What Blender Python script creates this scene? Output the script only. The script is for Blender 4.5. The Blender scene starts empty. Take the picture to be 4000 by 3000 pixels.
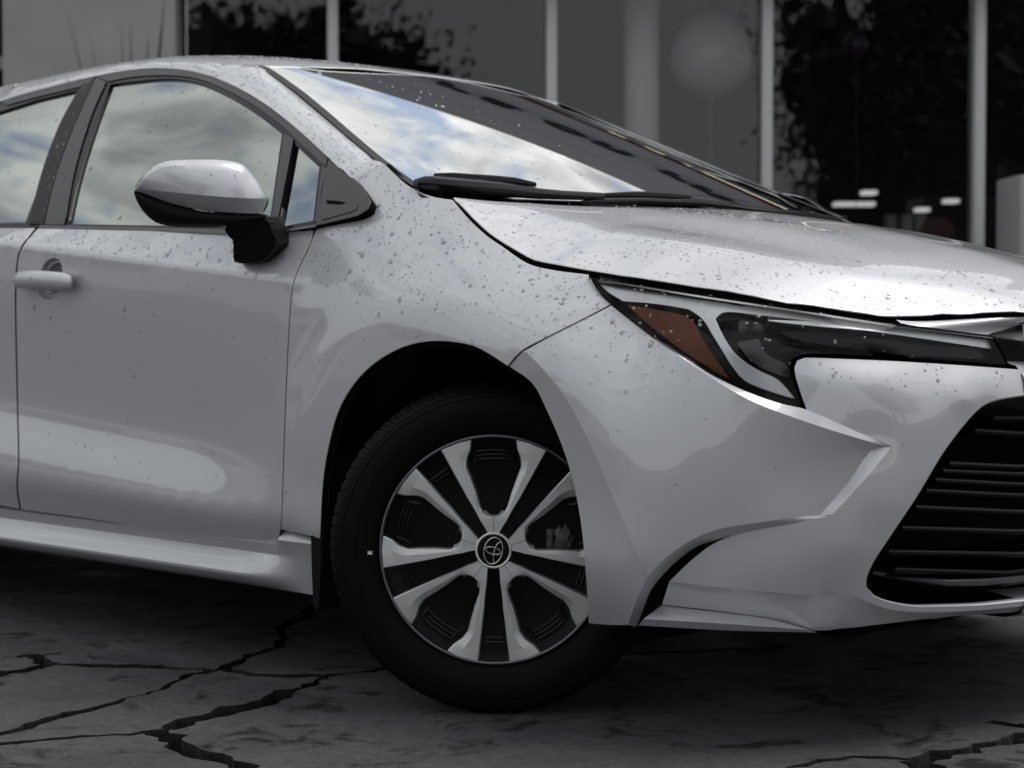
import bpy, bmesh, math, random
import numpy as np
from mathutils import Vector, Matrix, geometry
R = math.radians
random.seed(7); RNG = np.random.default_rng(7)
SC = bpy.context.scene
COL = SC.collection

# ---------------------------------------------------------------- camera
cam = bpy.data.cameras.new("camera"); camo = bpy.data.objects.new("camera", cam); COL.objects.link(camo)
cam.sensor_width = 36.0; cam.lens = 66.557
cam.clip_start = .05; cam.clip_end = 3000
camo.location = (2.54758, -2.47412, .74898)
camo.rotation_euler = (R(90 - 1.95452), 0, R(43.7165))
cam.dof.use_dof = True; cam.dof.focus_distance = 3.45; cam.dof.aperture_fstop = 5.0
SC.camera = camo

# ---------------------------------------------------------------- sky, sun, exposure
SUN_EL, SUN_ROT = R(62), R(33.5)
world = bpy.data.worlds.new("World"); SC.world = world; world.use_nodes = True
nt = world.node_tree; nt.nodes.clear()
def wn(t, **k):
    n = nt.nodes.new(t)
    for a, b in k.items(): setattr(n, a, b)
    return n
out = wn('ShaderNodeOutputWorld'); bg = wn('ShaderNodeBackground'); bg.inputs['Strength'].default_value = .09
sky = wn('ShaderNodeTexSky', sky_type='NISHITA', sun_disc=False, sun_elevation=SUN_EL, sun_rotation=SUN_ROT)
tc = wn('ShaderNodeTexCoord'); sep = wn('ShaderNodeSeparateXYZ'); nt.links.new(tc.outputs['Generated'], sep.inputs[0])
def wm(op, a, b=None, c=None):
    n = wn('ShaderNodeMath', operation=op)
    for i, v in enumerate((a, b, c)):
        if v is None: continue
        if hasattr(v, 'is_output'): nt.links.new(v, n.inputs[i])
        else: n.inputs[i].default_value = v
    return n.outputs[0]
zz = wm('ADD', wm('MAXIMUM', sep.outputs[2], 0.0), .16)
cx = wm('DIVIDE', sep.outputs[0], zz); cy = wm('DIVIDE', sep.outputs[1], zz)
cmb = wn('ShaderNodeCombineXYZ'); nt.links.new(cx, cmb.inputs[0]); nt.links.new(cy, cmb.inputs[1]); cmb.inputs[2].default_value = 3.7
def wnoise(scale, detail, rough=.55, dist=0.0):
    n = wn('ShaderNodeTexNoise'); n.inputs['Scale'].default_value = scale; n.inputs['Detail'].default_value = detail
    n.inputs['Roughness'].default_value = rough; n.inputs['Distortion'].default_value = dist
    nt.links.new(cmb.outputs[0], n.inputs['Vector']); return n.outputs['Fac']
def wramp(f, pts):
    n = wn('ShaderNodeValToRGB'); nt.links.new(f, n.inputs[0]); cr = n.color_ramp
    while len(cr.elements) < len(pts): cr.elements.new(.5)
    for e, (p, c) in zip(cr.elements, pts): e.position = p; e.color = (*c, 1) if len(c) == 3 else c
    return n.outputs[0]
cover = wramp(wnoise(6.5, 6, .58, .5), [(.37, (.30, .30, .30)), (.48, (1, 1, 1))])
ctone = wramp(wnoise(6.0, 6, .52, .8), [(.36, (2.9, 3.0, 3.02)), (.50, (5.0, 5.15, 5.1)), (.63, (6.6, 6.7, 6.55))])
hz = wn('ShaderNodeMapRange', interpolation_type='SMOOTHSTEP'); hz.inputs['From Min'].default_value = .10; hz.inputs['From Max'].default_value = .52
nt.links.new(sep.outputs[2], hz.inputs['Value'])                      # clouds melt into an even grey towards the horizon
hm = wn('ShaderNodeMix', data_type='RGBA'); hm.inputs['A'].default_value = (4.9, 5.0, 5.0, 1); nt.links.new(hz.outputs[0], hm.inputs['Factor']); nt.links.new(ctone, hm.inputs['B']); ctone = hm.outputs['Result']
one = wm('SUBTRACT', 1.0, hz.outputs[0]); cover = wm('MAXIMUM', cover, one)
mix = wn('ShaderNodeMix', data_type='RGBA')
nt.links.new(cover, mix.inputs['Factor']); nt.links.new(sky.outputs[0], mix.inputs['A']); nt.links.new(ctone, mix.inputs['B'])
nt.links.new(mix.outputs['Result'], bg.inputs['Color']); nt.links.new(bg.outputs[0], out.inputs['Surface'])
sun = bpy.data.lights.new("sun", 'SUN'); sun.energy = 1.1; sun.angle = R(34); sun.color = (1, .97, .93)
suno = bpy.data.objects.new("sun", sun); COL.objects.link(suno)
sd = Vector((math.sin(SUN_ROT) * math.cos(SUN_EL), math.cos(SUN_ROT) * math.cos(SUN_EL), math.sin(SUN_EL)))
suno.rotation_euler = sd.to_track_quat('Z', 'Y').to_euler(); suno.location = sd * 30
vs = SC.view_settings
vs.view_transform = 'Standard'; vs.look = 'None'; vs.exposure = .76; vs.gamma = 1.0; vs.use_curve_mapping = False
SC.render.engine = 'CYCLES'; SC.cycles.max_bounces = 8; SC.cycles.transparent_max_bounces = 12; SC.cycles.caustics_reflective = False; SC.cycles.caustics_refractive = False

# ---------------------------------------------------------------- materials
MATS = {}
def mat(name, col=(.5, .5, .5), rough=.5, metal=0.0, coat=0.0, spec=.5, emit=None, noise=None, bump=None, coat_rough=.03):
    m = bpy.data.materials.new(name); m.use_nodes = True; t = m.node_tree; b = t.nodes['Principled BSDF']
    b.inputs['Base Color'].default_value = (*col, 1); b.inputs['Roughness'].default_value = rough; b.inputs['Metallic'].default_value = metal
    b.inputs['Coat Weight'].default_value = coat; b.inputs['Coat Roughness'].default_value = coat_rough; b.inputs['Specular IOR Level'].default_value = spec
    if emit: b.inputs['Emission Color'].default_value = (*emit[0], 1); b.inputs['Emission Strength'].default_value = emit[1]
    tc = None
    if noise or bump:
        tc = t.nodes.new('ShaderNodeTexCoord')
    if noise:                                                        # (scale, detail, low, high) multiplies the colour
        n = t.nodes.new('ShaderNodeTexNoise'); n.inputs['Scale'].default_value = noise[0]; n.inputs['Detail'].default_value = noise[1]
        t.links.new(tc.outputs['Object'], n.inputs['Vector'])
        r = t.nodes.new('ShaderNodeValToRGB'); t.links.new(n.outputs['Fac'], r.inputs[0])
        r.color_ramp.elements[0].position = .3; r.color_ramp.elements[1].position = .7
        r.color_ramp.elements[0].color = (*[c * noise[2] for c in col], 1); r.color_ramp.elements[1].color = (*[c * noise[3] for c in col], 1)
        t.links.new(r.outputs[0], b.inputs['Base Color'])
    if bump:                                                         # (scale, detail, strength, distance)
        n = t.nodes.new('ShaderNodeTexNoise'); n.inputs['Scale'].default_value = bump[0]; n.inputs['Detail'].default_value = bump[1]
        t.links.new(tc.outputs['Object'], n.inputs['Vector'])
        bp = t.nodes.new('ShaderNodeBump'); bp.inputs['Strength'].default_value = bump[2]; bp.inputs['Distance'].default_value = bump[3]
        t.links.new(n.outputs['Fac'], bp.inputs['Height']); t.links.new(bp.outputs[0], b.inputs['Normal'])
    MATS[name] = m; return m
def glass_mat(name, tint, ior, base, rough=0.0, gcol=(1, 1, 1)):
    """thin reflective glass: fresnel reflection over a tinted see-through film"""
    m = bpy.data.materials.new(name); m.use_nodes = True; t = m.node_tree; t.nodes.clear()
    o = t.nodes.new('ShaderNodeOutputMaterial'); mx = t.nodes.new('ShaderNodeMixShader'); tr = t.nodes.new('ShaderNodeBsdfTransparent'); gl = t.nodes.new('ShaderNodeBsdfGlossy')
    tr.inputs[0].default_value = (*tint, 1); gl.inputs['Roughness'].default_value = rough; gl.inputs['Color'].default_value = (*gcol, 1)
    fr = t.nodes.new('ShaderNodeFresnel'); fr.inputs['IOR'].default_value = ior
    ad = t.nodes.new('ShaderNodeMath'); ad.operation = 'ADD'; ad.use_clamp = True; ad.inputs[1].default_value = base
    t.links.new(fr.outputs[0], ad.inputs[0]); t.links.new(ad.outputs[0], mx.inputs[0]); t.links.new(tr.outputs[0], mx.inputs[1]); t.links.new(gl.outputs[0], mx.inputs[2]); t.links.new(mx.outputs[0], o.inputs[0])
    MATS[name] = m; return m
m = mat('paint', (.575, .585, .617), .52, .42, 1.0); m.node_tree.nodes['Principled BSDF'].inputs['Coat IOR'].default_value = 1.75
mat('mirror_black', (.004, .004, .0045), .5, spec=.2)
mat('satin_black', (.045, .043, .045), .38, 0, .25, coat_rough=.2)
mat('gloss_black', (.007, .007, .008), .22, spec=.35)
mat('black_plastic', (.006, .006, .007), .5, spec=.16, bump=(900, 2, .12, .001))
mat('rubber', (.010, .010, .011), .6)
mat('void', (.003, .003, .003), .9, spec=.1)
mat('tyre_rubber', (.003, .003, .0033), .6, spec=.12, bump=(160, 3, .25, .002))
mat('alloy', (.62, .63, .635), .42, .6, .3)
mat('alloy_edge', (.66, .67, .68), .34, .8)
mat('chrome', (.80, .81, .82), .07, 1.0)
mat('lamp_silver', (.66, .67, .69), .30, .45)
mat('lamp_grey', (.06, .06, .063), .25, .6)
mat('moulding', (.035, .035, .037), .55, spec=.3)
mat('amber', (.115, .026, .003), .4, 0, .1, spec=.2, noise=(520, 1, .72, 1.25))
mat('lamp_black', (.005, .005, .006), .25, spec=.2)
mat('cover_black', (.003, .003, .0035), .35, spec=.14)
mat('badge_silver', (.82, .82, .79), .28, .6)
mat('disc_steel', (.16, .16, .17), .4, .9)
mat('caliper', (.12, .12, .12), .5, .5, noise=(60, 4, .3, 1.3))
mat('seat_cloth', (.02, .02, .022), .85)
mat('cabin', (.018, .018, .02), .8)
mat('mirror_silver', (.8, .8, .8), .02, 1.0)
mat('white_mark', (.7, .7, .7), .5)
glass_mat('side_glass', (.16, .18, .17), 2.2, .27, gcol=(.93, .97, .94))
glass_mat('windscreen', (.14, .15, .15), 2.6, .62)
glass_mat('lens_glass', (.98, .985, .99), 1.19, .0)
mat('frit', (.02, .02, .022), .12)
glass_mat('water', (.97, .97, .98), 1.46, .01)
t_ = MATS['water'].node_tree; d_ = t_.nodes.new('ShaderNodeBsdfDiffuse'); d_.inputs[0].default_value = (.72, .73, .75, 1); m2 = t_.nodes.new('ShaderNodeMixShader'); m2.inputs[0].default_value = .22  # pale diffuse share stands in for light refracted by the drops
tr_ = [n for n in t_.nodes if n.type == 'BSDF_TRANSPARENT'][0]; m1 = [n for n in t_.nodes if n.type == 'MIX_SHADER' and n is not m2 and n.name != m2.name][0]
t_.links.new(tr_.outputs[0], m2.inputs[1]); t_.links.new(d_.outputs[0], m2.inputs[2]); t_.links.new(m2.outputs[0], m1.inputs[1])

# ---------------------------------------------------------------- object helpers
def link(o, parent=None, **props):
    COL.objects.link(o)
    if parent is not None: o.parent = parent
    for k, v in props.items(): o[k] = v
    return o
def empty(name, loc=(0, 0, 0), rz=0.0, parent=None, **props):
    o = bpy.data.objects.new(name, None); o.location = loc; o.rotation_euler = (0, 0, rz); o.empty_display_size = .1
    return link(o, parent, **props)
def mesh(name, V, F, mats, parent=None, N=None, smooth=True, mi=None, sharp=None, **props):
    me = bpy.data.meshes.new(name)
    me.from_pydata([tuple(map(float, v)) for v in V], [], [tuple(map(int, f)) for f in F])
    if not isinstance(mats, (list, tuple)): mats = [mats]
    for m in mats: me.materials.append(MATS[m] if isinstance(m, str) else m)
    me.polygons.foreach_set('use_smooth', [bool(smooth)] * len(me.polygons))
    if mi is not None: me.polygons.foreach_set('material_index', np.asarray(mi, dtype=np.int32))
    me.update()
    if N is not None: me.normals_split_custom_set_from_vertices([tuple(map(float, n)) for n in N])
    elif sharp: me.set_sharp_from_angle(angle=R(sharp))
    o = bpy.data.objects.new(name, me)
    return link(o, parent, **props)
class MB:
    """collects simple solids into one mesh"""
    def __init__(s): s.V = []; s.F = []; s.M = []
    def add(s, V, F, m=0):
        o = len(s.V); s.V += [tuple(v) for v in V]; s.F += [tuple(i + o for i in f) for f in F]; s.M += [m] * len(F)
    def box(s, lo, hi, m=0, mtx=None, bev=0.0):
        bm = bmesh.new(); bmesh.ops.create_cube(bm, size=1)
        for v in bm.verts: v.co = Vector([lo[i] + (v.co[i] + .5) * (hi[i] - lo[i]) for i in range(3)])
        if bev: bmesh.ops.bevel(bm, geom=bm.edges[:], offset=bev, segments=2, affect='EDGES', profile=.5)
        if mtx: bm.transform(mtx)
        s.bm(bm, m)
    def bm(s, bm, m=0):
        bm.verts.index_update(); s.add([v.co[:] for v in bm.verts], [[v.index for v in f.verts] for f in bm.faces], m); bm.free()
    def tube(s, pts, rad, seg=10, m=0, closed=False, flat=1.0):
        P = [Vector(p) for p in pts]; n = len(P); rings = []
        rad = rad if hasattr(rad, '__len__') else [rad] * n
        up = Vector((0, 0, 1))
        for i, p in enumerate(P):
            t = (P[(i + 1) % n] - P[i - 1]) if closed else (P[min(i + 1, n - 1)] - P[max(i - 1, 0)])
            t.normalize(); a = t.cross(up)
            if a.length < .05: a = t.cross(Vector((1, 0, 0)))
            a.normalize(); b = a.cross(t)
            rings.append([p + a * math.cos(k * 2 * math.pi / seg) * rad[i] + b * math.sin(k * 2 * math.pi / seg) * rad[i] * flat for k in range(seg)])
        V = [v for r in rings for v in r]; F = []
        for i in range(n if closed else n - 1):
            j = (i + 1) % n
            for k in range(seg): F.append((i * seg + k, i * seg + (k + 1) % seg, j * seg + (k + 1) % seg, j * seg + k))
        if not closed: F += [tuple(range(seg))[::-1], tuple((n - 1) * seg + k for k in range(seg))]
        s.add(V, F, m)
    def build(s, name, mats, parent=None, smooth=True, sharp=35, **props):
        return mesh(name, s.V, s.F, mats, parent, smooth=smooth, mi=s.M, sharp=sharp, **props)
def lathe(prof, seg, axis='y', a0=0., a1=2 * math.pi):
    """revolve [(radius, along)] about the local y axis"""
    full = abs(a1 - a0 - 2 * math.pi) < 1e-6; n = seg if full else seg + 1
    V = []; F = []; k = len(prof)
    for i in range(n):
        t = a0 + (a1 - a0) * i / seg
        for r_, y in prof: V.append((r_ * math.cos(t), y, r_ * math.sin(t)))
    for i in range(seg):
        j = (i + 1) % n
        for q in range(k - 1): F.append((i * k + q, i * k + q + 1, j * k + q + 1, j * k + q))
    return V, F
def P3(l): return (np.array(l, float) / 10000.).reshape(-1, 3)
# ---------------------------------------------------------------- smooth surfaces (car frame: x forward, y across, z up, metres)
class TPS:
    """height field h(p) over the plane with normal n, thin-plate spline through guide points"""
    def __init__(self, pts, n, smooth=0.0):
        n = np.asarray(n, float); n /= np.linalg.norm(n)
        e1 = np.cross([0, 0, 1.0], n) if abs(n[2]) < .95 else np.array([1.0, 0, 0]) - n * n[0]
        e1 /= np.linalg.norm(e1); e2 = np.cross(n, e1)
        self.n, self.e1, self.e2 = n, e1, e2
        P = np.asarray(pts, float)
        self.c = np.stack([P @ e1, P @ e2], 1); h = P @ n
        m = len(P)
        d = np.linalg.norm(self.c[:, None] - self.c[None], axis=2)
        K = self._k(d) + smooth * np.eye(m)
        Q = np.concatenate([np.ones((m, 1)), self.c], 1)
        A = np.block([[K, Q], [Q.T, np.zeros((3, 3))]])
        self.w = np.linalg.solve(A, np.concatenate([h, np.zeros(3)]))
    @staticmethod
    def _k(d):
        return np.where(d > 1e-9, d * d * np.log(np.maximum(d, 1e-9)), 0.0)
    def h(self, q):
        q = np.atleast_2d(q); out = np.empty(len(q))
        for s in range(0, len(q), 4000):
            b = q[s:s + 4000]
            d = np.linalg.norm(b[:, None] - self.c[None], axis=2)
            out[s:s + 4000] = self._k(d) @ self.w[:-3] + self.w[-3] + b @ self.w[-2:]
        return out
    def uv(self, p):
        p = np.atleast_2d(p); return np.stack([p @ self.e1, p @ self.e2], 1)
    def at(self, q, off=0.0):
        q = np.atleast_2d(q); return q[:, :1] * self.e1 + q[:, 1:2] * self.e2 + (self.h(q) + off)[:, None] * self.n
    def normal(self, q):
        q = np.atleast_2d(q); e = .0015
        hx = (self.h(q + [e, 0]) - self.h(q - [e, 0])) / (2 * e); hy = (self.h(q + [0, e]) - self.h(q - [0, e])) / (2 * e)
        N = self.n - hx[:, None] * self.e1 - hy[:, None] * self.e2
        return N / np.linalg.norm(N, axis=1)[:, None]

# body side: inset y behind the widest point as a function of station x and height z
def sst(t): t = np.clip(t, 0, 1); return t * t * (3 - 2 * t)
def itp(x, xs, ys):
    """smooth (pchip-like) interpolation"""
    xs = np.asarray(xs, float); ys = np.asarray(ys, float); d = np.diff(ys) / np.diff(xs); m = np.r_[d[0], [0 if a * b <= 0 else 2 * a * b / (a + b) for a, b in zip(d[:-1], d[1:])], d[-1]]
    x = np.clip(x, xs[0], xs[-1]); i = int(np.clip(np.searchsorted(xs, x) - 1, 0, len(xs) - 2)); h = xs[i + 1] - xs[i]; t = (x - xs[i]) / h
    return float((2*t**3-3*t**2+1)*ys[i] + (t**3-2*t**2+t)*h*m[i] + (-2*t**3+3*t**2)*ys[i+1] + (t**3-t**2)*h*m[i+1])
def shoulder(x): return .832 - .099 * (x + .48) if x > -1.55 else .938 + .012 * (1 - math.exp((x + 1.55) * 3))
def belt(x): return itp(x, [-3.3, -2.5, -2, -1.5, -1.0, -.44], [1.0, .988, .985, .976, .962, .941])
def door_y(x, z):
    zs, zb = shoulder(x), belt(x); A = .06 + .94 * sst((-.44 - x) / .42) * sst((x + 2.75) / .5)
    dz = -.075 * (np.clip(x, -1.6, -.5) + 1.5)
    if z >= zs: y = .004 + .058 * min(1.7, (z - zs) / (zb - zs))
    else: y = .004 + (.012 + .016 * A) * sst((zs - .01 - z) / (zs - .52 - dz))
    y -= .028 * (.06 + .94 * sst((-.44 - x) / .42)) * sst((x + 2.75) / .5) * sst((-.40 - x) / .06) * sst((.548 + dz - z) / .165)   # the ledge that swells above the sill
    y += .030 * sst((.375 + .3 * dz - z) / .10) + .05 * sst((.29 - z) / .1)
    return y + .10 * sst((-2.6 - x) / 1.0) ** 1.5
def fender_y(x, z):
    zc = itp(x, [-.44, -.25, -.08, .1, .24, .37, .45], [.79, .762, .735, .70, .655, .57, .53])
    zt = itp(x, [-.44, -.30, -.2, -.13, -.05, .05, .1, .2, .3, .4, .47], [.941, .985, .997, .986, .942, .895, .872, .848, .832, .813, .800])
    yt = itp(x, [-.44, -.30, -.2, -.13, -.05, .05, .1, .2, .3, .4, .47], [.062, .098, .132, .152, .136, .121, .117, .117, .124, .140, .162])
    p = itp(x, [-.44, -.1, .1, .45], [1.3, 1.7, 1.85, 1.9])
    y0 = itp(x, [-.44, -.2, 0, .15, .28, .37, .45], [.010, .008, .006, .007, .012, .020, .036])
    y = y0 + (yt - y0) * max(0, (z - zc) / (zt - zc)) ** p
    y += .008 * sst((.62 - z) / .4) * sst((-.1 - x) / .3) + .045 * sst((.31 - z) / .13)
    return y
_bx = np.linspace(-3.6, -.2, 120); _bz = np.array([belt(x) for x in _bx])
def crease_k(x, z):
    """the sharp shoulder and the low ledge of the doors, laid over the smooth skin"""
    zs = np.where(x > -1.55, .832 - .099 * (x + .48), .938 + .012 * (1 - np.exp(np.minimum(0, (x + 1.55) * 3)))); w = .0032
    t = np.clip((z - zs) / w, -40, 40); sp = np.where(t > 30, t, np.log1p(np.exp(np.minimum(t, 30)))) * w
    A = sst((-.22 - x) / .26) * sst((x + 3.2) / .5)
    up = A * .058 * np.minimum(sp / (np.interp(x, _bx, _bz) - zs), 1.7)
    dz = -.075 * (np.clip(x, -1.6, -.5) + 1.5); B = (.06 + .94 * sst((-.44 - x) / .42)) * sst((x + 2.75) / .5) * sst((-.40 - x) / .06)
    return up - .028 * B * sst((.548 + dz - z) / .165)
# bumper: plan curve at z = .5 and how far each height sits inside it
PLAN = [(.50, .058), (.56, .086), (.62, .120), (.67, .158), (.72, .205), (.757, .255), (.79, .310), (.82, .378), (.845, .450), (.864, .515), (.88, .58), (.896, .66), (.908, .74), (.916, .815), (.918, .89)]
BUMP_D = [(.20, .048), (.235, .034), (.27, .022), (.31, .012), (.36, .005), (.41, .002), (.46, .0), (.55, .002), (.62, .010), (.68, .024), (.73, .048), (.775, .085)]
def skin_guides():
    G = []
    for x in np.r_[np.arange(-3.36, -1.7, .15), np.arange(-1.68, -.45, .085)]:
        zs = shoulder(x)
        for z in [.2, .25, .285, .315, .345, .375, .405, .435, .465, .495, .53, .58, .64, .70, zs - .09, zs - .055, zs - .03, zs - .013, zs - .003, zs + .008, zs + .022, (zs + .024 + belt(x)) / 2, belt(x), belt(x) + .045]: G.append((x, door_y(x, z), z))
    for x in (-.40, -.34, -.27, -.20, -.13, -.06, .0, .06, .12, .18, .24, .30, .36, .42):
        for k, z in enumerate([.2, .26, .32, .40, .48, .56, .63]): G.append((x, fender_y(x, z), z))
        zt = itp(x, [-.44, -.30, -.2, -.13, -.05, .05, .1, .2, .3, .4, .47], [.941, .985, .997, .986, .942, .895, .872, .848, .832, .813, .800])
        for t in (0, .2, .4, .55, .7, .85, 1.0, 1.15): z = .66 + (zt - .66) * t; G.append((x, fender_y(x, z), z))
    P = np.array(PLAN); T = np.gradient(P, axis=0); T[-1] = (0, 1); T /= np.linalg.norm(T, axis=1)[:, None]
    N = np.stack([-T[:, 1], T[:, 0]], 1)                           # inward normal
    for p, nn in zip(P, N):
        for z, d in BUMP_D: q = p + nn * d; G.append((q[0], q[1], z))
    K = crease_k(np.array([g[0] for g in G]), np.array([g[2] for g in G]))
    return [(x, y - k, z) for (x, y, z), k in zip(G, K)]
SKIN = TPS(skin_guides(), (.5, -.83, .25), 3e-5)
ARCHES = ((0.0, .39), (-2.70, .385))
def flare(P):
    """outward swelling round the wheel arches"""
    o = np.zeros(len(P))
    for ax, R in ARCHES:
        rho = np.hypot(P[:, 0] - ax, (P[:, 2] - .315) * .97)
        s = np.clip((rho - (R + .052)) / .13, 0, 1)
        up = np.clip((P[:, 2] - .20) / .12, 0, 1)
        o += .013 * (1 - s * s * (3 - 2 * s)) * up
    return o
def skin_at(q, off=0.0):
    P = SKIN.at(q); return P + (flare(P) + off - crease_k(P[:, 0], P[:, 2]))[:, None] * np.array([0, -1.0, 0])
def skin_pre(P):
    """undo the sideways offsets: the point of the smooth base under a point of the finished skin"""
    P = np.atleast_2d(P); return P + (flare(P) - crease_k(P[:, 0], P[:, 2]))[:, None] * np.array([0, 1.0, 0])
def skin_uv(P): return SKIN.uv(skin_pre(P))
def skin_normal(q):
    q = np.atleast_2d(q); e = .0012
    a = skin_at(q + [e, 0]) - skin_at(q - [e, 0]); b = skin_at(q + [0, e]) - skin_at(q - [0, e])
    N = np.cross(a, b); N /= np.linalg.norm(N, axis=1)[:, None]
    return N
D = {}
D['front_door'] = P3([-4437,646,9402,-4384,526,9178,-4388,444,9008,-4409,361,8833,-4443,288,8683,-4467,212,8529,-4463,125,8340,-4497,88,8131,-4525,77,7935,-4541,69,7721,-4563,67,7489,-4584,69,7332,-4605,74,7167,-4628,79,6994,-4651,85,6816,-4674,92,6632,-4697,99,6446,-4716,103,6277,-4733,106,6102,-4748,108,5921,-4761,109,5738,-4773,108,5554,-4784,107,5371,-4794,106,5190,-4802,104,5015,-4809,101,4829,-4815,97,4641,-4817,91,4455,-4816,83,4272,-4815,74,4096,-4815,67,3929,-4816,60,3776,-4816,50,3543,-4880,92,3324,-5016,184,3129,-5339,372,2846,-5637,464,2707,-5866,475,2667,-6142,459,2681,-6424,444,2696,-6694,416,2714,-6982,401,2729,-7266,385,2744,-7539,363,2758,-7826,357,2767,-8155,347,2774,-8477,342,2776,-8815,349,2775,-9147,344,2777,-9516,349,2779,-9841,346,2785,-10181,343,2793,-10538,342,2802,-10895,334,2812,-11277,337,2821,-11650,330,2830,-12044,334,2835,-12398,330,2840,-12773,335,2842,-13146,333,2844,-13531,335,2845,-13921,337,2846,-14311,336,2847,-14715,341,2847,-15108,336,2850,-15041,246,3111,-14920,136,3385,-14801,68,3608,-14716,38,3838,-14715,55,4076,-14770,91,4269,-14849,137,4474,-14941,189,4686,-15034,241,4903,-15111,284,5119,-15159,311,5340,-15163,311,5566,-15150,300,5794,-15131,285,6022,-15107,268,6249,-15081,248,6477,-15051,226,6708,-15020,203,6937,-14987,180,7161,-14953,158,7377,-14918,135,7604,-14886,115,7822,-14851,96,8036,-14809,79,8249,-14766,64,8466,-14723,52,8686,-14669,44,8893,-14587,38,9069,-14445,48,9247,-14481,192,9403,-14541,367,9548,-14579,537,9685,-14152,532,9665,-13729,527,9646,-13315,524,9626,-12905,520,9607,-12502,518,9588,-12105,516,9570,-11714,515,9552,-11328,513,9534,-10949,513,9516,-10575,512,9499,-10207,511,9482,-9845,511,9466,-9485,510,9449,-9110,511,9432,-8725,510,9414,-8340,510,9395,-7962,511,9378,-7593,509,9360,-7246,511,9344,-6920,510,9330,-6625,510,9317,-6370,514,9307,-6152,516,9299,-5979,516,9293,-5602,522,9292,-5377,532,9305,-5131,548,9326,-4907,570,9348,-4673,614,9375])
D['rear_door'] = P3([-14766,553,9703,-14711,384,9571,-14634,211,9431,-14564,53,9268,-14690,39,9082,-14769,44,8903,-14824,52,8693,-14869,64,8469,-14913,79,8250,-14956,96,8036,-14991,115,7822,-15023,136,7604,-15058,159,7377,-15092,181,7161,-15125,204,6936,-15157,227,6707,-15186,249,6476,-15213,269,6247,-15237,286,6019,-15255,300,5791,-15268,311,5563,-15262,310,5337,-15212,282,5115,-15133,238,4899,-15040,186,4682,-14948,134,4469,-14870,89,4264,-14816,54,4071,-14817,37,3832,-14902,68,3602,-15025,137,3378,-15156,247,3114,-15231,335,2864,-17500,318,2930,-20000,320,2900,-22000,280,2900,-22450,181,3000,-22750,-44,3600,-23000,67,4800,-23600,145,6000,-24600,45,7000,-25300,20,8000,-25550,44,9000,-25500,566,9850,-22000,597,9850,-18000,600,9810])
D['fender'] = P3([-4328,641,9388,-4126,656,9419,-3928,674,9450,-3755,707,9484,-3509,749,9534,-3305,798,9593,-3121,884,9710,-3112,951,9824,-3241,1017,9973,-3415,1061,10094,-3630,1113,10221,-3621,1194,10348,-3548,1272,10451,-3443,1352,10545,-3330,1414,10604,-3211,1473,10653,-3011,1435,10530,-2816,1403,10411,-2629,1374,10302,-2445,1350,10204,-2143,1346,10069,-1897,1367,9975,-1738,1394,9929,-1578,1429,9891,-1425,1471,9865,-1274,1516,9845,-1048,1455,9697,-816,1385,9550,-585,1318,9412,-372,1263,9290,-162,1214,9176,35,1174,9074,251,1142,8973,475,1114,8875,659,1087,8788,862,1056,8691,1069,1026,8598,1262,1007,8524,1456,1003,8470,1638,1012,8434,1831,1025,8402,1992,1039,8377,2161,1058,8356,2334,1081,8336,2505,1105,8317,2672,1129,8297,2802,1045,8176,2952,980,8057,3115,929,7938,3253,905,7850,3389,891,7770,3292,799,7700,3196,707,7630,3100,614,7560,3001,521,7489,2912,441,7428,2818,361,7367,2721,284,7305,2622,213,7243,2522,150,7183,2369,75,7101,2206,21,7020,2054,-17,6932,1903,-45,6804,1756,-55,6661,1612,-59,6730,1466,-62,6800,1320,-64,6865,1117,-67,6947,905,-66,7013,685,-67,7053,459,-69,7077,228,-70,7094,-8,-71,7100,-257,-71,7092,-511,-70,7069,-766,-69,7030,-1028,-66,6968,-1250,-63,6899,-1479,-59,6814,-1697,-55,6719,-1892,-52,6620,-2074,-49,6511,-2244,-48,6395,-2395,-46,6275,-2534,-45,6149,-2660,-43,6021,-2813,-41,5840,-2944,-39,5645,-3038,-36,5466,-3122,-33,5272,-3197,-28,5082,-3258,-23,4920,-3312,-18,4762,-3360,-12,4610,-3409,-4,4429,-3448,2,4242,-3475,4,4064,-3491,1,3872,-3502,-3,3680,-3516,-2,3487,-3539,9,3292,-3589,44,3091,-3851,47,3108,-4067,68,3118,-4334,92,3131,-4619,114,3146,-4924,157,3157,-4826,87,3316,-4769,50,3465,-4744,40,3616,-4741,47,3781,-4741,55,3934,-4740,62,4100,-4740,69,4276,-4739,76,4459,-4737,82,4645,-4731,85,4833,-4724,88,5019,-4716,91,5194,-4708,94,5374,-4699,96,5557,-4689,98,5741,-4678,100,5924,-4666,100,6103,-4652,99,6278,-4636,97,6447,-4615,92,6633,-4593,86,6817,-4571,81,6995,-4549,76,7168,-4528,72,7333,-4508,69,7489,-4491,71,7662,-4480,77,7825,-4469,85,7978,-4447,95,8121,-4411,130,8324,-4410,213,8509,-4383,287,8662,-4348,359,8813,-4325,440,8987,-4318,520,9157])
D['seam'] = P3([-3630,1113,10221,-3631,1152,10284,-3621,1194,10348,-3592,1231,10398,-3548,1272,10451,-3497,1314,10502,-3443,1352,10545,-3389,1384,10577,-3330,1414,10604,-3270,1443,10628,-3211,1473,10653])
D['ws_low'] = P3([-3211,1473,10653,-2816,1403,10411,-2445,1350,10204,-2143,1346,10069,-1897,1367,9975,-1578,1429,9891])
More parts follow.
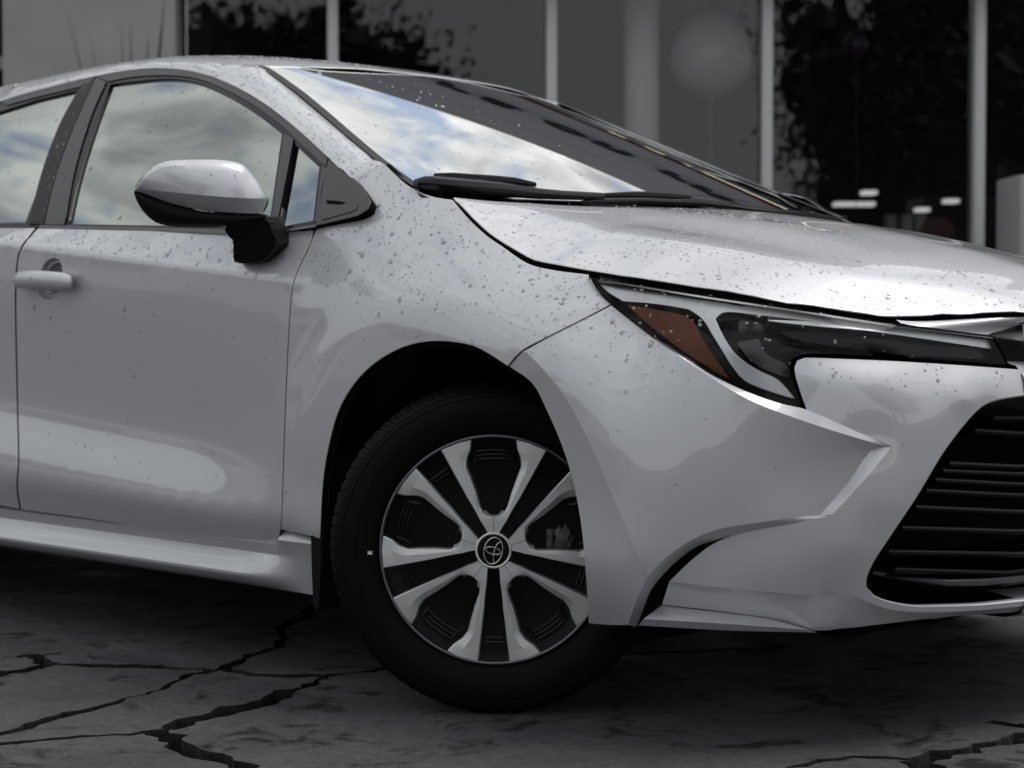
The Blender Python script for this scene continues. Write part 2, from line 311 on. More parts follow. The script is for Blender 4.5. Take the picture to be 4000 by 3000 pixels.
D['quarter'] = P3([-25600,565,9850,-25650,45,9000,-25400,14,8000,-24700,41,7000,-23750,141,6000,-23500,144,5200,-24000,140,5850,-24700,80,6450,-25600,25,6850,-26600,-3,7020,-27600,6,7000,-28600,67,6750,-29500,168,6250,-30200,272,5500,-30650,339,4600,-30800,391,3600,-30800,529,2600,-32000,90,2200,-33200,748,2200,-33600,960,5000,-33600,859,8000,-33600,851,9500,-33000,1314,10000,-30000,875,10000,-28000,684,9950])
D['bumper_arch_band'] = P3([1754,-5,6643,1892,7,6572,2034,19,6504,2166,32,6431,2279,47,6344,2376,62,6232,2459,73,6107,2534,83,5973,2609,95,5838,2675,104,5721,2742,114,5600,2807,122,5477,2871,129,5353,2930,135,5230,2996,142,5081,3055,149,4932,3109,156,4780,3158,164,4624,3198,170,4484,3235,174,4340,3269,177,4194,3303,178,4046,3335,176,3896,3362,173,3766,3385,170,3634,3404,169,3500,3418,172,3364,3425,182,3225,3414,211,3080,3389,257,2919,3351,316,2751,3299,389,2578,3236,474,2401,3163,570,2220,3086,672,2038,3274,662,2047,3458,655,2056,3633,648,2068,3840,637,2091,4031,634,2114,4159,562,2280,4277,501,2446,4379,457,2601,4463,432,2736,4555,422,2885,4634,425,3019,4610,369,3153,4577,324,3287,4536,289,3419,4489,260,3550,4439,236,3679,4385,216,3805,4330,200,3929,4271,185,4056,4213,172,4181,4155,158,4304,4097,145,4427,4038,131,4550,3977,118,4675,3913,104,4807,3848,91,4941,3781,78,5076,3711,67,5209,3639,58,5340,3563,51,5466,3477,43,5601,3390,36,5733,3301,28,5862,3211,20,5986,3117,12,6103,3011,4,6224,2897,-1,6338,2780,-2,6445,2666,-5,6543,2546,-10,6644,2426,-14,6735,2312,-12,6810,2104,3,6915,1932,-10,6780])
D['bumper_arch_band_g'] = P3([17539,-47,66431,20336,186,65041,22794,472,63438,24595,727,61068,26088,946,58378,27418,1141,56000,28705,1290,53532,29956,1418,50809,31092,1563,47803,31979,1695,44836,32695,1768,41937,33351,1759,38964,33852,1698,36335,34179,1723,33635,34143,2112,30801,33510,3159,27512,32358,4743,24005,30863,6719,20375,34580,6554,20561,38399,6368,20910,41587,5619,22804,43789,4571,26009,45550,4221,28848,46104,3692,31534,45356,2888,34193,44388,2358,36788,43302,2005,39285,42128,1716,41813,40966,1449,44270,39770,1178,46751,38477,907,49410,37111,674,52094,35630,505,54663,33902,357,57333,32106,197,59857,30108,36,62235,27797,-23,64445,25457,-101,66437,23119,-119,68102,19320,-95,67799,22714,71,65355,27662,325,61663,27121,920,57836,32694,380,58050,32284,844,54261,31915,1263,50460,31612,1607,46652,37285,835,50755,36952,1224,46987,36704,1515,43217,36591,1652,39458,36600,1650,35714,36438,1844,31934,35473,2954,27973,33873,4789,23829,41406,1758,39807,41310,1881,36080,41159,2068,32336,40393,2974,28451,39068,4532,24404,45113,3100,32594,44513,3830,28765]) / 10
D['bumper_corner'] = P3([2104,3,6915,2312,-12,6810,2426,-14,6735,2546,-10,6644,2666,-5,6543,2780,-2,6445,2897,-1,6338,3011,4,6224,3117,12,6103,3211,20,5986,3301,28,5862,3390,36,5733,3477,43,5601,3563,51,5466,3639,58,5340,3711,67,5209,3781,78,5076,3848,91,4941,3913,104,4807,3977,118,4675,4038,131,4550,4097,145,4427,4155,158,4304,4213,172,4181,4271,185,4056,4330,200,3929,4385,216,3805,4439,236,3679,4489,260,3550,4536,289,3419,4577,324,3287,4610,369,3153,4634,425,3019,4730,454,3130,4821,489,3240,4914,535,3346,5001,583,3435,5095,635,3522,5194,689,3605,5293,745,3679,5390,799,3742,5490,852,3798,5593,908,3848,5701,965,3892,5826,1037,3933,5953,1118,3964,6080,1206,3989,6204,1301,4015,6312,1390,4037,6420,1487,4058,6526,1588,4077,6628,1688,4094,6721,1783,4111,6808,1875,4125,6887,1965,4138,6961,2056,4149,7034,2151,4161,7098,2225,4271,7160,2304,4380,7219,2385,4489,7276,2465,4599,7332,2540,4708,7385,2606,4821,7437,2669,4943,7487,2729,5061,7535,2784,5162,7581,2834,5236,7658,2900,5287,7733,2957,5308,7702,2864,5349,7658,2758,5393,7604,2661,5429,7534,2549,5469,7453,2427,5511,7367,2305,5555,7280,2190,5600,7198,2091,5641,7111,1993,5684,7018,1900,5727,6922,1810,5771,6826,1726,5815,6731,1648,5859,6628,1566,5907,6527,1489,5953,6426,1415,6001,6323,1345,6051,6218,1279,6107,6105,1215,6171,5987,1155,6240,5868,1100,6313,5747,1050,6388,5627,1006,6462,5493,962,6548,5360,925,6636,5225,892,6724,5085,864,6812,4933,843,6899,4767,836,6986,4592,844,7072,4417,861,7158,4232,881,7255,4064,893,7352,3902,896,7448,3743,894,7544,3582,894,7640,3414,899,7737,3316,806,7667,3218,713,7597,3119,620,7527,3018,526,7456,2928,446,7395,2833,366,7333,2735,290,7271,2636,220,7210,2537,159,7150,2401,90,7071,2259,41,6993])
D['bumper_corner_g'] = P3([21035,35,69153,24259,-138,67346,26661,-48,65435,28967,-6,63376,31175,116,61030,33013,279,58621,34775,430,56010,36386,582,53401,37807,783,50757,39130,1040,48069,40376,1314,45501,41548,1582,43044,42712,1855,40565,43853,2165,38052,44893,2596,35501,45770,3243,32870,46341,4254,30186,48206,4885,32403,50014,5827,34347,51935,6895,36051,53903,7986,37423,55929,9076,38480,58260,10371,39327,60798,12060,39895,63115,13899,40370,65265,15876,40768,67214,17830,41105,68867,19654,41377,70342,21515,41607,71595,23041,43801,72762,24654,45985,73848,26057,48215,74870,27286,50607,75812,28344,52358,77327,29569,53082,76575,27577,53934,75343,25487,54687,73668,23050,55552,71985,20905,56409,70180,18996,57270,68258,17263,58153,66283,15663,59067,64259,14154,60006,62180,12792,61068,59874,11547,62403,57469,10504,63876,54927,9624,65478,52252,8923,67242,49331,8430,68991,45916,8436,70725,42320,8814,72553,39024,8955,74484,35815,8936,76401,33156,8064,76669,31192,6199,75271,29282,4461,73954,27354,2899,72710,25373,1587,71502,22586,405,69933,25556,781,69775,26315,-38,66004,29601,1967,69805,30703,752,66069,31215,191,62335,31787,5186,73577,33368,3403,69828,34595,2020,66116,35430,1083,62420,35809,661,58716,35919,544,54998,35415,6769,73582,36931,5022,69848,38209,3551,66153,39188,2426,62482,39828,1694,58816,40181,1294,55143,40270,1201,51450,40237,1250,47741,38984,8373,73587,40455,6642,69867,41754,5114,66188,42747,3949,62533,43432,3149,58886,43849,2667,55235,44039,2454,51571,44121,2368,47897,44150,2346,44214,44179,2323,40530,44361,7754,69896,45485,6405,66231,46271,5465,62583,46822,4812,58942,47183,4388,55299,47408,4130,51651,47535,3990,47995,47585,3944,44329,47590,3953,40654,47563,4000,36970,47412,4198,33258,49307,7523,66280,49838,6882,62638,50200,6449,58998,50453,6152,55359,50649,5926,51718,50764,5800,48071,50790,5785,44412,50747,5854,40739,50656,5985,37053,52859,8919,66318,53312,8364,62688,53611,8003,59059,53808,7772,55428,53928,7639,51792,53974,7599,48147,53956,7642,44492,53885,7752,40823,56673,9943,62732,56923,9640,59113,57083,9454,55491,57177,9354,51864,57203,9342,48228,57158,9422,44579,57068,9561,40917,60110,11403,59158,60208,11297,55541,60249,11265,51917,60255,11282,48286,60207,11370,44645,60128,11499,40992,63131,13355,59192,63135,13377,55572,63090,13464,51944,63042,13557,48310,63001,13639,44672,62952,13733,41028,65903,15659,55588,65751,15901,51949,65632,16096,48306,65597,16174,44668,65595,16206,41032,68617,18008,55599,68336,18441,51946,68177,18699,48296,68135,18792,44655,71267,20443,55603,70855,21080,51934,70642,21425,48274,70560,21582,44623,73136,24081,51891,72862,24529,48215,75105,27584,51808]) / 10
D['bumper_front'] = P3([6901,1931,5949,6988,2006,5901,7072,2084,5853,7155,2167,5803,7235,2255,5753,7321,2356,5694,7407,2464,5633,7489,2573,5573,7563,2675,5519,7661,2814,5454,7745,2936,5397,7844,3086,5315,7803,2976,5198,7761,2870,5081,7716,2772,4969,7675,2699,4880,7631,2632,4793,7579,2560,4698,7524,2489,4602,7460,2412,4498,7390,2334,4387,7318,2258,4275,7245,2187,4165,7160,2116,4140,7071,2049,4115,6980,1985,4088,6887,1925,4062,6794,1867,4036,6703,1810,4012,6587,1738,3984,6474,1666,3958,6362,1595,3933,6251,1528,3905,6112,1449,3869,5974,1375,3831,5844,1311,3788,5707,1249,3728,5577,1192,3664,5443,1132,3579,5342,1085,3493,5224,1032,3386,5109,979,3274,5004,932,3164,4899,891,3050,4791,853,2935,4907,917,2924,5022,978,2914,5138,1037,2904,5255,1094,2894,5373,1152,2884,5493,1211,2875,5615,1272,2866,5741,1336,2857,5861,1400,2849,5985,1471,2839,6110,1550,2829,6234,1635,2818,6356,1723,2807,6475,1813,2796,6590,1903,2785,6699,1993,2775,6800,2081,2766,6891,2167,2757,7003,2286,2747,7101,2405,2737,7190,2523,2728,7275,2645,2719,7361,2773,2709,7421,2893,2658,7481,3020,2606,7542,3167,2542,7608,3332,2481,7672,3495,2443,7742,3677,2412,7811,3868,2386,7866,4026,2369,7921,4189,2356,7975,4358,2345,8030,4532,2335,8088,4726,2325,8146,4927,2316,8203,5136,2308,8261,5356,2301,8313,5564,2296,8364,5782,2292,8415,6009,2288,8463,6245,2283,8509,6486,2278,8529,6448,2377,8483,6210,2382,8434,5979,2385,8383,5755,2388,8331,5537,2391,8278,5325,2397,8224,5121,2406,8169,4918,2416,8113,4722,2427,8058,4538,2438,8006,4370,2449,7943,4181,2459,7885,4012,2469,7826,3844,2488,7763,3666,2520,7700,3492,2560,7641,3337,2605,7577,3182,2660,7525,3052,2728,7476,2894,2883,7496,2862,3032,7540,2881,3175,7599,2930,3330,7649,2984,3452,7703,3053,3578,7761,3134,3717,7804,3200,3826,7850,3275,3945,7897,3357,4070,7944,3443,4200,7989,3531,4330,8031,3619,4458,8066,3694,4571,8099,3769,4687,8130,3846,4804,8160,3926,4921,8189,4009,5037,8218,4096,5149,8246,4189,5256,8277,4299,5372,8309,4418,5490,8340,4543,5605,8369,4668,5712,8396,4787,5805,8419,4895,5881,8450,5044,5964,8481,5181,6020,8517,5306,6055,8558,5448,6080,8602,5631,6101,8650,5849,6120,8695,6072,6139,8666,6122,6286,8634,6179,6434,8597,6245,6582,8547,6018,6597,8495,5797,6612,8441,5582,6626,8386,5371,6641,8329,5166,6655,8270,4965,6669,8210,4770,6682,8148,4578,6695,8085,4392,6707,8020,4211,6719,7954,4033,6730,7886,3861,6741,7815,3693,6752,7742,3531,6762,7666,3374,6772,7587,3224,6781,7505,3080,6789,7420,2942,6796,7333,2807,6803,7245,2675,6809,7155,2546,6816,7063,2422,6822,6966,2304,6828,6865,2193,6833,6740,2086,6833,6656,1988,6786,6644,1925,6661,6688,1900,6515,6753,1895,6348,6801,1901,6218,6852,1914,6084])
D['bumper_front_g'] = P3([69007,19312,59494,70722,20843,58527,72353,22545,57525,74071,24642,56326,75627,26748,55194,77452,29364,53969,78034,29762,51982,77159,27723,49691,76312,26319,47933,75240,24888,46024,73904,23344,43871,72454,21866,41653,70714,20488,41145,68874,19249,40619,67027,18103,40121,64741,16657,39583,62508,15279,39052,59738,13754,38306,57066,12494,37276,54434,11320,35785,52237,10318,33857,50045,9321,31644,47912,8529,29345,50220,9781,29136,52549,10944,28938,54929,12112,28749,57406,13356,28570,59852,14714,28392,62337,16347,28182,64750,18129,27961,66989,19926,27754,68906,21668,27572,71011,24046,27371,72751,26447,27192,74210,28933,26585,75423,31667,25419,76725,34947,24428,78114,38685,23862,79206,41888,23562,80301,45320,23353,81458,49265,23158,82613,53556,23009,83642,57819,22916,84634,62450,22834,85287,64476,23768,84341,59792,23849,83308,55375,23914,82244,51208,24057,81133,47217,24272,80059,43700,24489,78846,40118,24690,77632,36662,25196,76405,33374,26046,75245,30516,27277,74961,28619,30324,75987,29299,33304,77033,30527,35779,78041,32002,38262,78968,33573,40705,79891,35315,43300,80661,36936,45714,81302,38462,48044,81892,40088,50366,82459,41889,52559,83090,44182,54898,83691,46676,57117,84188,48952,58807,84815,51814,60200,85583,54477,60795,86496,58490,61203,86663,61224,62864,85966,62448,65817,84947,57973,66116,83858,53712,66408,82701,49655,66688,81481,45784,66948,80205,42106,67189,78857,38608,67415,77423,35307,67622,75872,32239,67807,74201,29420,67962,72453,26751,68094,70628,24221,68216,68647,21933,68335,66560,19877,67861,66881,18999,65152,68008,19005,62184,51380,10078,31374,54867,11542,35241,54755,11709,31528,58272,13084,35392,58159,13258,31693,61536,14771,35519,61407,14972,31827,64644,16605,39268,64620,16668,35611,64452,16931,31918,64045,17526,28157,67162,19050,64730,67692,18520,39348,67648,18615,35695,67404,18995,31991,66922,19713,28216,70061,21152,64745,70359,20752,61142,70696,20472,39421,70602,20644,35765,70244,21200,32040,69654,22093,28240,72562,23826,64738,72850,23435,61133,72984,23274,57520,73423,22771,43073,73388,22860,39436,73254,23098,35772,72766,23864,32016,72098,24898,28191,74797,26915,64717,75226,26303,61114,75295,26237,57491,75798,25594,46663,75790,25647,43029,75624,25941,39361,75370,26370,35662,74782,27308,31870,74193,28249,28050,76852,30314,64684,77379,29535,61078,77464,29446,57447,77816,28985,50209,77894,28907,46580,77792,29110,42918,77411,29749,39193,78616,34220,64633,79288,33193,61021,79520,32869,57390,79581,32820,53743,79594,32845,50089,79516,33018,46417,79303,33406,42714,80256,38396,64574,80997,37235,60947,81254,36863,57298,81214,36980,53620,81075,37261,49923,81829,42766,64509,82582,41558,60860,82639,41518,57168,82494,41816,53450,83350,47316,64438,84054,46165,60761,84568,52499,64346,84887,52000,60605,85709,57951,64247]) / 10
D['bumper_under'] = P3([4791,853,2935,4907,917,2924,5022,978,2914,5138,1037,2904,5255,1094,2894,5373,1152,2884,5493,1211,2875,5615,1272,2866,5741,1336,2857,5861,1400,2849,5985,1471,2839,6110,1550,2829,6234,1635,2818,6356,1723,2807,6475,1813,2796,6590,1903,2785,6699,1993,2775,6800,2081,2766,6891,2167,2757,7003,2286,2747,7101,2405,2737,7190,2523,2728,7275,2645,2719,7361,2773,2709,7421,2893,2658,7481,3020,2606,7542,3167,2542,7608,3332,2481,7672,3495,2443,7742,3677,2412,7811,3868,2386,7866,4026,2369,7921,4189,2356,7975,4358,2345,8030,4532,2335,8088,4726,2325,8146,4927,2316,8203,5136,2308,8261,5356,2301,8313,5564,2296,8364,5782,2292,8415,6009,2288,8463,6245,2283,8509,6486,2278,8480,6539,2243,8452,6592,2209,8423,6646,2174,8394,6699,2140,8350,6456,2151,8302,6217,2163,8252,5986,2173,8199,5762,2182,8146,5547,2189,8091,5343,2196,8037,5151,2200,7973,4938,2204,7909,4742,2205,7845,4554,2205,7780,4366,2205,7710,4171,2202,7653,4017,2199,7592,3859,2194,7528,3700,2188,7460,3545,2181,7389,3396,2173,7318,3256,2164,7249,3125,2156,7183,3004,2149,7116,2877,2144,7054,2758,2139,6995,2645,2136,6937,2537,2132,6876,2432,2128,6810,2331,2123,6740,2291,2143,6668,2257,2163,6595,2226,2183,6521,2197,2202,6445,2168,2221,6368,2137,2240,6291,2101,2258,6213,2059,2276,6134,2009,2294,6028,1931,2316,5922,1844,2338,5811,1753,2358,5692,1663,2377,5560,1577,2394,5443,1511,2406,5316,1444,2418,5182,1377,2428,5042,1311,2438,4900,1244,2447,4758,1173,2457,4622,1098,2468,4491,1020,2480,4570,973,2596,4647,930,2710,4720,890,2823])
D['bumper_under_g'] = P3([47912,8529,29345,50220,9781,29136,52549,10944,28938,54929,12112,28749,57406,13356,28570,59852,14714,28392,62337,16347,28182,64750,18129,27961,66989,19926,27754,68906,21668,27572,71011,24046,27371,72751,26447,27192,74210,28933,26585,75423,31667,25419,76725,34947,24428,78114,38685,23862,79206,41888,23562,80301,45320,23353,81458,49265,23158,82613,53556,23009,83642,57819,22916,84634,62450,22834,84803,65389,22432,84228,66457,21743,83497,64560,21514,82517,59859,21726,81459,55469,21894,80369,51514,22001,79092,47424,22052,77800,43655,22045,76535,40172,21992,75275,37003,21883,73893,33959,21729,72487,31250,21563,71159,28772,21436,69951,26447,21358,68760,24321,21283,67401,22908,21430,65951,22262,21828,64448,21682,22213,62908,21009,22585,61343,20092,22938,59218,18440,23378,56919,16632,23765,54426,15106,24062,51819,13773,24279,48995,12438,24471,46219,10980,24683,45703,9732,25957,47205,8897,28227,47761,10007,27072,46775,11243,24722,49765,10848,27185,48798,12077,24843,51810,11621,27309,50869,12833,24977,53840,12396,27432,52924,13592,25109,55806,13236,27541,54903,14432,25224,57676,14188,27629,56775,15397,25315,59419,15299,27687,58540,16496,25380,61103,16481,27732,60248,17661,25431,62809,17626,27783,62006,18751,25496,61205,19873,23191,64575,18679,27850,63897,19644,25596,63248,20570,23334,65837,20454,25711,65369,21137,23501,67671,21400,25799,67363,21862,23636,69303,22627,25836,69031,23043,23683,68620,23661,21484,70691,24208,25808,70315,24784,23625,69782,25592,21387,71875,26099,25725,71379,26863,23503,72996,28098,25623,72382,29052,23363,74212,29967,25546,73416,31214,23229,74493,33328,23105,75544,35502,22971,76500,37848,22807,77310,40454,22598,78168,43013,22399,79044,45575,22202]) / 10
D['splitter'] = P3([4477,1037,2469,4546,1079,2462,4616,1121,2456,4688,1162,2450,4762,1202,2444,4837,1241,2438,4913,1278,2433,4988,1315,2428,5064,1351,2423,5138,1386,2417,5211,1422,2412,5283,1457,2407,5352,1492,2401,5420,1527,2395,5484,1561,2389,5547,1595,2382,5625,1639,2373,5699,1683,2365,5770,1728,2355,5838,1772,2346,5904,1817,2336,5968,1860,2325,6030,1902,2315,6092,1943,2303,6154,1982,2291,6199,2008,2282,6244,2033,2272,6288,2056,2262,6332,2077,2252,6376,2097,2242,6419,2116,2232,6462,2133,2221,6504,2150,2210,6546,2167,2199,6588,2184,2188,6629,2202,2177,6670,2220,2166,6710,2239,2154,6750,2259,2143,6790,2280,2131,6829,2304,2120,6803,2243,2136,6761,2167,2153,6738,2133,2158,6709,2094,2165,6675,2050,2171,6637,2003,2178,6594,1952,2184,6547,1899,2191,6497,1843,2198,6443,1785,2205,6387,1726,2212,6329,1666,2219,6268,1606,2225,6206,1547,2232,6142,1490,2238,6077,1434,2243,6012,1380,2248,5946,1330,2252,5881,1283,2256,5817,1239,2260,5754,1198,2262,5689,1159,2265,5622,1120,2267,5554,1083,2268,5484,1047,2269,5414,1011,2271,5342,975,2271,5270,940,2272,5197,905,2273,5125,869,2273,5052,832,2274,4980,794,2275,4910,755,2276,4841,713,2278,4773,671,2280,4705,628,2282,4637,585,2284,4568,544,2285,4498,505,2287,4498,524,2294,4497,544,2301,4497,564,2308,4497,583,2315,4496,603,2322,4496,623,2329,4495,643,2336,4495,663,2343,4494,684,2350,4493,704,2357,4492,724,2364,4492,745,2371,4491,765,2378,4490,786,2385,4489,806,2392,4488,827,2399,4487,848,2406,4486,869,2413,4485,890,2420,4484,911,2427,4483,932,2434,4482,953,2441,4480,974,2448,4479,995,2455,4478,1016,2462])
D['splitter_g'] = P3([44768,10373,24689,46164,11212,24558,47621,12023,24438,49126,12782,24330,50637,13509,24226,52114,14218,24121,53523,14922,24008,54844,15611,23886,56250,16386,23735,57704,17275,23554,59038,18165,23359,60302,19023,23146,61541,19819,22911,62441,20332,22723,63321,20774,22523,64189,21156,22315,65043,21505,22101,65879,21844,21881,66700,22197,21657,67503,22587,21430,68287,23038,21200,67608,21667,21526,67091,20940,21646,66370,20029,21777,65471,18987,21913,64432,17851,22052,63287,16661,22189,62060,15472,22317,60775,14338,22430,59464,13300,22523,58169,12387,22596,56888,11586,22647,55540,10831,22682,54139,10107,22705,52700,9399,22720,51246,8687,22732,49805,7942,22749,48408,7133,22778,47047,6279,22817,45679,5441,22854,44975,5242,22940,44970,5635,23081,44962,6032,23222,44952,6432,23362,44939,6835,23502,44925,7242,23642,44908,7652,23782,44890,8064,23922,44870,8479,24061,44849,8897,24200,44827,9316,24340,44804,9738,24479,44780,10161,24619,45518,6029,23139,45144,8127,23917,46439,6552,23180,46034,8695,23948,47329,7111,23213,46883,9313,23970,48189,7704,23240,47708,9959,23986,49033,8316,23262,48531,10606,24001,49876,8928,23284,49352,11254,24017,50715,9543,23305,50169,11907,24031,51547,10165,23325,50978,12570,24044,52369,10800,23342,51773,13249,24053,53176,11452,23356,52550,13949,24057,53967,12125,23366,54737,12823,23370,55486,13549,23369,56931,11664,22702,56212,14306,23362,57673,12387,22700,56916,15091,23349,58372,13167,22687,57598,15908,23330,59035,13995,22665,58258,16755,23305,59681,14850,22637,58902,17625,23276,60313,15723,22606,59537,18510,23245,60939,16609,22572,61563,17498,22538,62198,18375,22507,62864,19210,22484,63551,20017,22466,66837,20710,21712,67349,21763,21645]) / 10
D['wall_vent'] = [P3([4031,634,2114,4105,592,2209,4176,552,2304,4244,517,2399,4308,487,2492,4365,462,2580,4417,444,2662,4463,432,2736,4510,423,2815,4550,419,2885,4589,419,2951,4634,425,3019,4685,437,3086,4740,454,3153,4797,476,3219,4855,505,3283,4914,535,3346,4963,562,3397,5015,590,3447,5068,620,3498,5123,650,3547,5179,682,3594,5236,713,3638,5293,745,3679,5358,781,3722,5423,816,3762,5490,852,3798,5558,889,3832,5628,927,3863,5701,965,3892,5763,1000,3914,5826,1037,3933,5890,1076,3949,5953,1118,3964,6017,1161,3977,6080,1206,3989,6142,1253,4002,6204,1301,4015,6257,1344,4026,6312,1390,4037,6366,1438,4048,6420,1487,4058,6474,1537,4067,6526,1588,4077,6578,1638,4086,6628,1688,4094,6676,1736,4103,6721,1783,4111,6780,1845,4121,6835,1906,4129,6887,1965,4138,6936,2026,4145,6985,2087,4153,7034,2151,4161]),P3([4012,885,2050,4069,873,2137,4127,859,2226,4186,837,2319,4241,816,2411,4293,797,2498,4341,782,2581,4385,772,2655,4433,766,2734,4479,766,2801,4526,771,2863,4578,781,2926,4633,795,2990,4691,812,3056,4752,832,3124,4815,853,3190,4876,881,3256,4927,904,3308,4981,930,3359,5038,957,3410,5096,985,3460,5155,1014,3507,5216,1044,3549,5278,1075,3586,5351,1109,3619,5425,1144,3646,5500,1178,3669,5576,1211,3693,5653,1244,3719,5732,1276,3745,5800,1304,3767,5869,1334,3789,5938,1365,3811,6007,1398,3833,6076,1433,3854,6144,1469,3874,6213,1506,3894,6280,1545,3913,6339,1581,3928,6398,1619,3943,6458,1659,3956,6519,1700,3970,6579,1741,3983,6639,1780,3997,6698,1819,4011,6757,1856,4026,6813,1892,4041,6866,1926,4055,6935,1972,4073,7000,2017,4091,7061,2061,4107,7120,2106,4124,7177,2153,4140,7235,2203,4155])]
D['shelf'] = [P3([4417,861,7158,4510,852,7115,4600,844,7071,4689,839,7028,4774,837,6985,4856,838,6942,4936,844,6899,5012,852,6855,5085,864,6812,5156,878,6768,5225,892,6724,5293,908,6680,5360,925,6636,5426,943,6592,5493,962,6548,5560,983,6505,5627,1006,6462,5694,1030,6421,5760,1056,6379,5827,1083,6338,5894,1112,6297,5961,1142,6256,6027,1174,6217,6092,1208,6178,6156,1243,6142,6218,1279,6107,6277,1316,6075,6335,1353,6045,6392,1392,6017,6448,1431,5990,6505,1472,5963,6561,1514,5938,6617,1558,5912,6674,1602,5886,6731,1648,5859,6787,1694,5833,6845,1743,5806,6903,1793,5780,6961,1846,5753,7018,1900,5727,7074,1955,5701,7129,2012,5675,7181,2071,5649,7232,2130,5624,7280,2190,5600,7328,2252,5575,7375,2317,5550,7423,2384,5526,7469,2452,5501,7513,2519,5478,7555,2584,5455,7594,2646,5433,7628,2705,5413,7658,2758,5393,7699,2841,5363,7730,2913,5335,7760,2987,5308]),P3([4411,868,7174,4502,867,7133,4592,867,7093,4679,870,7053,4764,875,7013,4845,884,6973,4923,897,6932,4998,912,6890,5070,930,6848,5139,949,6803,5206,970,6758,5271,991,6712,5335,1014,6667,5399,1037,6622,5464,1062,6578,5531,1089,6536,5599,1118,6496,5667,1147,6459,5735,1179,6422,5804,1212,6387,5874,1246,6352,5943,1283,6318,6012,1320,6285,6080,1359,6253,6146,1399,6222,6211,1439,6192,6273,1479,6166,6333,1520,6141,6393,1561,6117,6452,1603,6094,6511,1646,6073,6571,1689,6052,6632,1732,6034,6695,1777,6018,6758,1822,6002,6820,1869,5986,6882,1918,5964,6943,1968,5938,7002,2020,5907,7059,2073,5874,7115,2127,5839,7169,2183,5804,7221,2240,5769,7272,2298,5736,7320,2355,5703,7368,2415,5670,7416,2478,5635,7463,2541,5601,7510,2604,5566,7556,2666,5532,7599,2726,5500,7640,2782,5469,7677,2833,5441,7710,2880,5416,7758,2951,5378,7797,3010,5347,7835,3070,5315])]
D['wall_scoop'] = [P3([7034,2151,4161,7070,2192,4222,7105,2234,4283,7139,2277,4344,7173,2322,4404,7206,2367,4465,7238,2412,4526,7270,2457,4586,7301,2499,4647,7332,2540,4708,7361,2577,4769,7391,2613,4835,7420,2648,4902,7448,2682,4970,7476,2716,5036,7503,2748,5097,7530,2778,5152,7556,2807,5199,7581,2834,5236,7620,2870,5271,7658,2900,5287,7695,2928,5296,7733,2957,5308]),P3([7245,2187,4165,7284,2224,4223,7322,2262,4281,7359,2301,4339,7397,2341,4397,7433,2382,4454,7469,2423,4512,7504,2464,4569,7537,2506,4625,7570,2547,4681,7601,2589,4736,7632,2632,4794,7662,2678,4853,7690,2725,4912,7716,2772,4969,7739,2819,5023,7758,2863,5074,7775,2903,5119,7789,2938,5157,7806,2982,5204,7819,3018,5243,7831,3051,5278,7844,3086,5315])]
D['wall_lip'] = [P3([4498,505,2287,4568,544,2285,4637,585,2284,4705,628,2282,4773,671,2280,4841,713,2278,4910,755,2276,4980,794,2275,5052,832,2274,5125,869,2273,5197,905,2273,5270,940,2272,5342,975,2271,5414,1011,2271,5484,1047,2269,5554,1083,2268,5622,1120,2267,5689,1159,2265,5754,1198,2262,5817,1239,2260,5881,1283,2256,5946,1330,2252,6012,1380,2248,6077,1434,2243,6142,1490,2238,6206,1547,2232,6268,1606,2225,6329,1666,2219,6387,1726,2212,6443,1785,2205,6497,1843,2198,6547,1899,2191,6594,1952,2184,6637,2003,2178,6675,2050,2171,6709,2094,2165,6738,2133,2158,6761,2167,2153,6803,2243,2136,6829,2304,2120]),P3([4331,567,2148,4409,603,2148,4484,642,2147,4557,684,2145,4629,728,2143,4701,772,2141,4772,817,2138,4844,860,2136,4918,901,2135,4993,941,2133,5068,979,2133,5144,1017,2132,5219,1054,2131,5294,1091,2131,5368,1128,2130,5442,1166,2130,5513,1204,2129,5584,1243,2129,5653,1283,2128,5720,1324,2128,5789,1368,2127,5860,1415,2126,5930,1465,2126,6001,1518,2125,6071,1573,2124,6140,1630,2123,6208,1689,2122,6274,1748,2120,6337,1807,2119,6399,1865,2117,6457,1922,2116,6512,1977,2114,6564,2030,2112,6612,2079,2111,6654,2125,2108,6692,2168,2106,6724,2205,2104,6751,2237,2102,6803,2307,2096,6839,2358,2091])]
